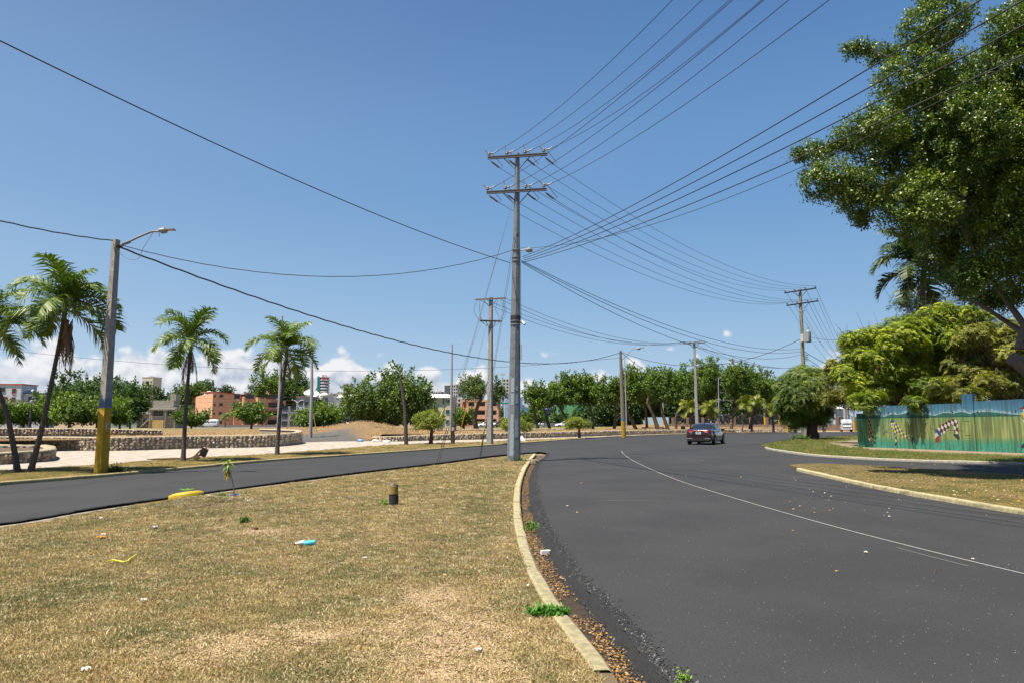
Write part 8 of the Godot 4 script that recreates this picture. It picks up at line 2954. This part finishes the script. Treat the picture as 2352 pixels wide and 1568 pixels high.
func build_grass() -> void:
	var m := tinted(0.85, Color(0.35, 0.38, 0.2))
	var kinds := [tuft(26, 0.042, 1), tuft(24, 0.034, 2), tuft(20, 0.05, 3)]
	var places := [[], [], []]
	var tints := [[], [], []]
	var straw := Color(0.56, 0.42, 0.215)
	var green := Color(0.215, 0.225, 0.095)
	var count := 0
	while count < 78000:
		var d := 3.6 + 29.0 * pow(rng.randf(), 2.4)
		var z := -d
		var a := maxf(at_depth(median_left, z), -0.80 * d - 0.6)
		var b := at_depth(median_right, z) - 0.13
		if b - a < 0.05:
			continue
		if rng.randf() > (b - a) / (0.80 * d + 1.6):
			continue
		var q := Vector3(lerpf(a, b, rng.randf()), 0, z)
		var tone := lawn_tone(q)
		if tone.x > 0.25 and rng.randf() < tone.x * 0.6:
			continue
		var l := at_depth(median_left, z)
		q.y = lawn_height((q.x - l) / (b + 0.13 - l), q) - 0.004
		var t := clampf(tone.y * (1.0 - tone.x) + 0.06 + rng.randfn() * 0.20, 0.0, 1.0)
		var c := straw.lerp(green, t)
		var odd := rng.randf()
		if odd < 0.12:
			c = Color(0.80, 0.66, 0.46)
		elif odd < 0.30:
			c = Color(0.36, 0.235, 0.13)
		var kind := rng.randi() % 3
		var sc := rng.randf_range(0.55, 1.1) * lerpf(1.0, 1.8, smoothstep(8.0, 25.0, d))
		places[kind].append(Transform3D(Basis(Vector3.UP, rng.randf() * TAU).scaled(Vector3(sc, sc * 0.9, sc)), q))
		tints[kind].append(c * rng.randf_range(0.8, 1.15))
		count += 1
	for k in 3:
		scatter("lawn_grass", kinds[k], m, places[k], tints[k]).set_meta("label", "mown half dry grass covering the median lawn")
	# pale straw lying on the bare patches
	var chaff := Shape.new()
	for k in 10:
		var g := rng.randf() * TAU
		var p := Vector3(rng.randfn() * 0.05, 0.004 + rng.randf() * 0.012, rng.randfn() * 0.05)
		chaff.tri(p - Vector3(sin(g), 0, -cos(g)) * 0.003, p + Vector3(sin(g), 0, -cos(g)) * 0.003, p + Vector3(cos(g), rng.randf_range(-0.05, 0.25), sin(g)) * rng.randf_range(0.02, 0.07))
	var cp := []
	var ct := []
	while cp.size() < 1500:
		var q := Vector3(rng.randf_range(-4.2, 0.4), 0, -rng.randf_range(4.0, 10.5))
		if rng.randf() > lawn_tone(q).x + 0.03 or q.x > at_depth(median_right, q.z) - 0.2:
			continue
		var l := at_depth(median_left, q.z)
		q.y = lawn_height((q.x - l) / (at_depth(median_right, q.z) - l), q)
		cp.append(Transform3D(Basis(Vector3.UP, rng.randf() * TAU), q))
		ct.append(Color(0.58, 0.43, 0.26).lerp(Color(0.30, 0.19, 0.11), rng.randf() * rng.randf()))
	scatter("lawn_chaff", chaff.commit(), tinted(0.9), cp, ct).set_meta("label", "pale chaff lying on the bare patches of the lawn")
	# verge and islands
	var tall := tuft(22, 0.11, 9)
	for job: Array in [["verge_grass", flat_poly(road_far.slice(0, road_far.size() - 30) + _rev(verge_far)), 0.065, 9000, Color(0.46, 0.33, 0.15), Color(0.17, 0.18, 0.05), 0.35, 0.75], ["island_grass", flat_poly(low_island + dense(spots([Vector2(2900, 1136), Vector2(2560, 1111), Vector2(2352, 1096), Vector2(2250, 1089), Vector2(2100, 1079), Vector2(1950, 1071), Vector2(1880, 1068)]), 0.4)), 0.075, 9000, Color(0.40, 0.29, 0.13), Color(0.15, 0.16, 0.045), 0.4, 0.6], ["island_grass", flat_poly(high_island + spots([Vector2(2900, 1062), Vector2(2352, 1052), Vector2(2150, 1044), Vector2(2000, 1037), Vector2(1925, 1027), Vector2(1890, 1019), Vector2(1940, 1013.5), Vector2(1985, 1009), Vector2(1985, 1001.5), Vector2(1910, 1005.5), Vector2(1850, 1010.5), Vector2(1800, 1015.3), Vector2(1766, 1022)])), 0.085, 11000, Color(0.30, 0.25, 0.09), Color(0.12, 0.18, 0.035), 0.6, 1.0]]:
		var poly: PackedVector2Array = job[1]
		var box := Rect2(poly[0], Vector2.ZERO)
		for q in poly:
			box = box.expand(q)
		var pl := []
		var ti := []
		var tries := 0
		while pl.size() < job[3] and tries < 200000:
			tries += 1
			var u := rng.randf_range(-40.0, 2420.0)
			var q := spot(u, rng.randf_range(994.0, 1200.0) if job[0] == "island_grass" else rng.randf_range(993.0, 1125.0), job[2])
			if not Geometry2D.is_point_in_polygon(Vector2(q.x, q.z), poly):
				continue
			var n := noise.get_noise_2d(q.x * 12.0, q.z * 12.0)
			if n > 0.25 and rng.randf() < 0.6:
				continue
			var sc: float = rng.randf_range(0.7, 1.4) * job[7] * lerpf(0.7, 1.5, smoothstep(15.0, 60.0, -q.z))
			pl.append(Transform3D(Basis(Vector3.UP, rng.randf() * TAU).scaled(Vector3(sc * 1.5, sc * (0.6 if job[7] < 0.9 else 1.0), sc * 1.5)), q))
			ti.append((job[4] as Color).lerp(job[5], clampf(job[6] - n + rng.randfn() * 0.25, 0.0, 1.0)) * rng.randf_range(0.85, 1.15))
		scatter(job[0], tall, m, pl, ti).set_meta("label", ["dry grass of the verge along the left road", "short dry grass of the kerbed island on the right", "greener grass of the island before the painted wall"][0 if job[0] == "verge_grass" else (1 if job[2] < 0.08 else 2)])
	# fallen leaves: in the gutter, and strewn over road and islands
	var lf := Shape.new()
	leaf(lf, Vector3(-0.5, 0.05, 0), Vector3(1, 0.05, 0).normalized(), Vector3(0, 1, 0.5).normalized(), 1.0, 0.5)
	lf.tri(Vector3(-0.3, 0.05, 0), Vector3(0.1, 0.22, 0.22), Vector3(0.3, 0.1, 0.05))
	var lm := lf.commit()
	var pl := []
	var ti := []
	while pl.size() < 9500:
		var d := 3.9 + 26.0 * pow(rng.randf(), 1.7)
		var a := at_depth(median_right, -d) + 0.02
		var b := _edge_x(-d)
		if b < a:
			continue
		var q := Vector3(a + (b - a) * rng.randf(), -0.085 + rng.randf() * 0.03, -d)
		if noise.get_noise_2d(q.x * 30.0, q.z * 14.0) < -0.34:
			continue
		pl.append(Transform3D(Basis(Vector3.UP, rng.randf() * TAU) * Basis(Vector3.RIGHT, rng.randfn() * 0.5) * Basis.from_scale(Vector3.ONE * rng.randf_range(0.010, 0.036)), q))
		ti.append([Color(0.36, 0.18, 0.06), Color(0.24, 0.14, 0.07), Color(0.44, 0.24, 0.06), Color(0.32, 0.22, 0.12), Color(0.15, 0.09, 0.055), Color(0.50, 0.30, 0.06), Color(0.38, 0.27, 0.16)][rng.randi() % 7])
	scatter("gutter_leaves", lm, tinted(0.8), pl, ti).set_meta("label", "brown and orange fallen leaves filling the gutter")
	pl = []
	ti = []
	while pl.size() < 420:
		var u := rng.randf_range(1240.0, 2352.0)
		var v := rng.randf_range(1030.0, 1330.0) if rng.randf() < 0.35 else rng.randf_range(1066.0, 1190.0)
		if v > 1100 and u < 1800 and rng.randf() < 0.75:
			continue
		var on := v < 1180 and u > 1800
		var q := spot(u, v, 0.0)
		q.y = 0.012
		if Geometry2D.is_point_in_polygon(Vector2(q.x, q.z), flat_poly(low_island + [low_island[0] + Vector3(40, 0, -2)])):
			q.y = 0.11
		elif q.x < _edge_x(q.z) + 0.2 or rng.randf() < (0.8 if on else 0.93):
			continue
		pl.append(Transform3D(Basis(Vector3.UP, rng.randf() * TAU) * Basis.from_scale(Vector3.ONE * rng.randf_range(0.03, 0.065)), q))
		ti.append([Color(0.60, 0.30, 0.05), Color(0.55, 0.42, 0.2), Color(0.42, 0.22, 0.08), Color(0.66, 0.44, 0.08), Color(0.62, 0.55, 0.42)][rng.randi() % 5])
	scatter("fallen_leaves", lm, tinted(0.8), pl, ti).set_meta("label", "scattered fallen leaves on the road and the right island")
	# crumbs of asphalt along the raw edge
	pl = []
	ti = []
	for k in 9000:
		var d := 4.0 + 20.0 * pow(rng.randf(), 2.0)
		var q := Vector3(_edge_x(-d) + rng.randfn() * 0.07 + 0.02, 0, -d)
		q.y = 0.004 if q.x > _edge_x(-d) + 0.02 else -0.06
		pl.append(Transform3D(Basis(Vector3.UP, rng.randf() * TAU) * Basis.from_scale(Vector3.ONE * rng.randf_range(0.005, 0.017)), q))
		ti.append(Color(0.035, 0.035, 0.036) * rng.randf_range(0.5, 1.8) if rng.randf() < 0.93 else Color(0.2, 0.2, 0.19))
	for k in 2600:                                         # pale grit on the fresh surface
		var d := 3.8 + 14.0 * pow(rng.randf(), 1.6)
		var q := Vector3(_edge_x(-d) + 0.3 + rng.randf() * (0.75 * d + 1.0), 0.001, -d)
		pl.append(Transform3D(Basis(Vector3.UP, rng.randf() * TAU) * Basis.from_scale(Vector3.ONE * rng.randf_range(0.003, 0.009)), q))
		ti.append(Color(0.28, 0.26, 0.23) * rng.randf_range(0.2, 1.0))
	scatter("asphalt_crumbs", rocks[1], tinted(0.8), pl, ti).set_meta("label", "black crumbs and pale grit of the fresh asphalt")

func _rev(a: Array) -> Array:
	var b := a.duplicate()
	b.reverse()
	return b

func _edge_x(z: float) -> float:
	return at_depth(road_right_edge, z)
